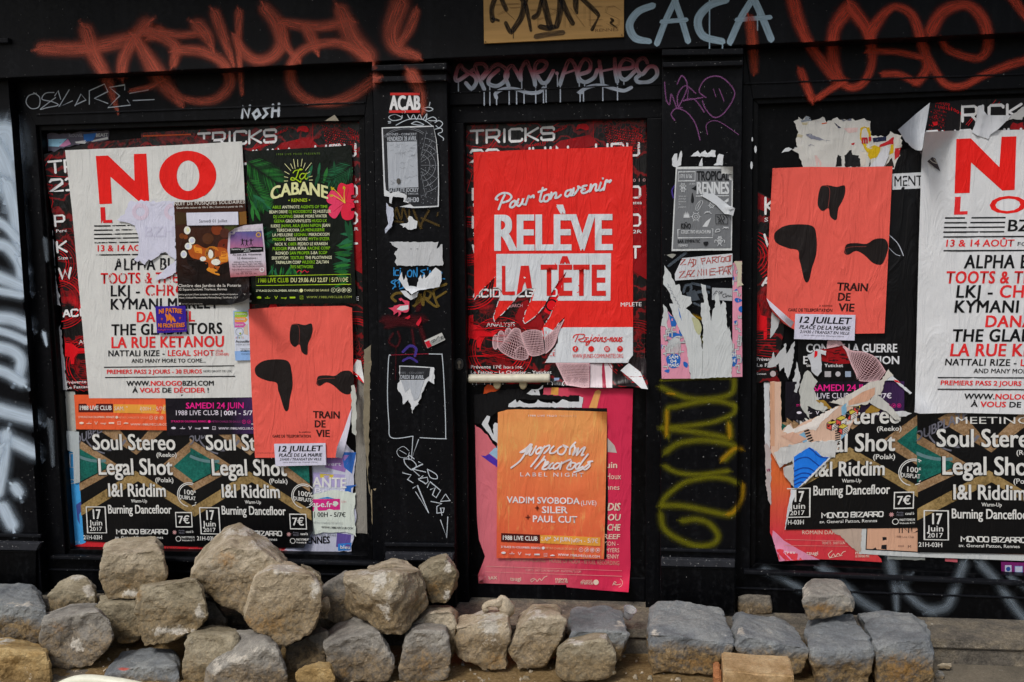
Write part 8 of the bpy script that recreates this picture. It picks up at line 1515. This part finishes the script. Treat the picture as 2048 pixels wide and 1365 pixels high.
for cx, cy in ((1060, 950), (985, 1010), (800, 1110), (890, 1070), (905, 1150)):
    a.poly(r5([(cx - 52, cy - 8), (cx + 4, cy - 44), (cx + 54, cy - 18), (cx, cy + 16)]), BLK); a.poly(r5([(cx - 46, cy - 8), (cx + 4, cy - 38), (cx + 46, cy - 17), (cx, cy + 9)]), CY)
    a.poly(r5([(cx - 54, cy - 4), (cx, cy + 18), (cx - 2, cy + 72), (cx - 54, cy + 48)]), BLK); a.poly(r5([(cx - 48, cy + 3), (cx - 6, cy + 20), (cx - 8, cy + 62), (cx - 48, cy + 44)]), CR)
    a.poly(r5([(cx + 2, cy + 18), (cx + 54, cy - 14), (cx + 54, cy + 40), (cx, cy + 72)]), CW2)
    for k in range(3): a.poly(r5([(cx + 4, cy + 26 + k * 16), (cx + 52, cy - 4 + k * 16), (cx + 52, cy + 4 + k * 16), (cx + 4, cy + 34 + k * 16)]), BLK)
for k in range(7): a.poly(r5([(830, 1180 + k * 22), (880, 1168 + k * 22), (880, 1178 + k * 22), (830, 1190 + k * 22)]), BLK)
for k in range(5): a.poly(r5([(525 + k * 10, 1180 + k * 26), (575 + k * 10, 1165 + k * 24), (580 + k * 10, 1178 + k * 24), (530 + k * 10, 1192 + k * 26)]), BLK)
a.poly(r6([(300, 60), (420, 20), (560, 90), (440, 140)]), ink('#c9a08a'))
rs('ragged white paper band under the cube drawings', r6([(230, 230), (300, 170), (480, 130), (640, 110), (860, 110), (840, 180), (830, 270), (760, 270), (690, 250), (600, 200), (560, 180), (430, 265), (430, 360), (410, 300), (290, 370), (260, 300)]), ink('#bdbebc'), 6, 1.5, 164, amp=.003)
bw = Paper('torn_poster', 'bright blue torn scrap with dark wave lines in the right window', 'poster', r6([(428, 265), (500, 215), (580, 170), (640, 200), (700, 262), (772, 268)]) + jag(r6([(772, 268), (690, 350), (640, 400), (560, 480), (470, 565)]), 1, 5, 165)[1:] + r6([(430, 565)]), 6.5, ink('#1a72d8'), seed=165)
a = bw.part('picture', grid=10); BD = ink('#0f3f96')
for L in ([(430, 310), (480, 280), (560, 270), (620, 310), (670, 350)], [(570, 172), (620, 210), (680, 262), (760, 275)], [(430, 405), (500, 375), (570, 375), (630, 405)], [(430, 460), (500, 425), (560, 425), (610, 445)], [(430, 500), (490, 470), (540, 465), (570, 475)], [(435, 535), (490, 510), (520, 515)]): a.stroke(r6(L), 2.4, BD)
rs('white torn rim along the blue wave scrap', r6([(772, 268), (785, 275), (560, 500), (470, 572), (462, 566), (560, 475), (690, 350)]), PWH, 6.8, .8, 166)
rs('white torn rim left of the date box of the torn dub poster', r6([(400, 580), (455, 585), (415, 700), (372, 850), (345, 975), (340, 975), (362, 800)]), PWH, 5, .8, 167)
rs('grey crumpled shred beside the blue wave scrap', r6([(325, 370), (425, 330), (428, 560), (415, 545), (330, 440)]), ink('#b0aeaa'), 6, 1, 168, amp=.003)
rs('pinkish white shred at the left edge of the orange bill', r6([(140, 150), (160, 130), (205, 200), (205, 740), (180, 690), (155, 520), (150, 300)]), ink('#b3a8a6'), 3, 1.4, 169).part('lettering').t('VR', 1533, 1541, 944, 6, ink('#8a2450'), .03, sl=0)
# ---- right festival poster and the circuit print behind its top
tr = Paper('torn_poster', 'black and red circuit print concert poster behind the top of the right festival poster', 'poster', [(1858, 208), (1930, 200), (2060, 196), (2240, 190), (2244, 300), (1850, 320), (1852, 250)], 4, ink('#100c0e', .4), seed=170)
a = tr.part('picture', grid=16); rr = random.Random(9)
for L in ([(1990, 214), (2000, 204)], [(1982, 212), (1992, 200)], [(1932, 250), (1944, 236)], [(1936, 252), (1948, 236)], [(2030, 258), (2046, 246)]): a.line(L, 1, CRED)
for k in range(60): a.disc(rr.uniform(1858, 1890), rr.uniform(212, 262), rr.uniform(.4, 1.3), rr.choice((CRED, CRED2)), 6)
a.poly(r7([(480, 370), (540, 360), (540, 400), (500, 410)]), CRED); a.line([(1923.5, 210), (1920, 262)], 1, ink('#b7b1ac')); a.poly(jag(r7([(1370, 410), (1400, 370), (1450, 390), (1500, 370), (1524, 420), (1524, 460), (1370, 450), (1370, 410)]), 1, 5, 1)[:-1], CRED2)
b = tr.part('lettering', lv=1); binary(b, rr, 1867, 207, 7, 2, 4, 8, .16, 5, CRED); binary(b, rr, 1897, 217, 5, 1, 0, 0, .5, 6, CRED); binary(b, rr, 1868, 222, 9, 5, -1, 5.5, .2, 3, CRED2)
techno(b, 'RICKS', 1925, 243, 29, 28, 5.4, SILV, -.045, .3); techno(b, 'BUS JUIN', 1852, 294, 30, 25, 5, SILV, -.03, .32)
f2 = festival('big white festival poster running out of the right edge, its top left corner peeled back', r7([(370, 690), (385, 590), (398, 480)]) + [(1900, 262), (2044, 260), (2262, 248), (2258, 500), (2250, 832), (2040, 829), (1905, 826), (1840, 828), (1829, 825), (1830, 810), (1834, 640), (1838, 480), (1843, 320)], 8, [(1842, 264), (2260, 246), (2250, 829), (1828, 825)], 171, False, [((1850, 800), (-1, 1), .00012), ((1880, 310), (-1, -1), .00008)])
pk_ = scrap('peeled white corner of the right festival poster, folded back to the left', r7([(455, 145), (300, 270), (90, 455), (130, 510)]) + jag(r7([(130, 510), (160, 565), (250, 660), (290, 685), (360, 690)]), 1, 4, 172)[1:] + r7([(372, 660), (395, 480), (425, 330)]), 9, ink('#c6cace'), seed=172, amp=.004, name='curled_corner', cat='curled paper', group='curled white backs of posters', curls=[((1840, 262), (-1, 0), .00012)], grid=7)
scrap('dark striped tail of paper hanging from the peeled corner', r7([(330, 690), (385, 725), (515, 780), (545, 850), (575, 930), (520, 890), (440, 830), (370, 760)]), 10.5, ink('#3a3336'), seed=173, amp=.002, grid=8).part('lettering').stroke(r7([(455, 795), (490, 825), (535, 835), (500, 785)]), 1.8, ink('#a09a90'))
scrap('crumpled white fold of paper across the top edge of the right festival poster', r7([(1000, 185), (1045, 175), (1060, 230), (1110, 290), (1250, 290), (1385, 290), (1330, 350), (1230, 450), (1140, 510), (1120, 560), (1060, 540), (990, 520), (930, 480), (965, 400), (985, 300)]), 10, ink('#c3c6ca'), seed=174, amp=.006, grid=6)
rs('white diagonal torn streak over the circuit print at the right edge', r7([(1340, 340), (1385, 285), (1460, 230), (1530, 190), (1600, 160), (1600, 250), (1524, 300), (1480, 340), (1440, 340), (1400, 330)]), ink('#b9bab8'), 6, 1.6, 175)
flush()
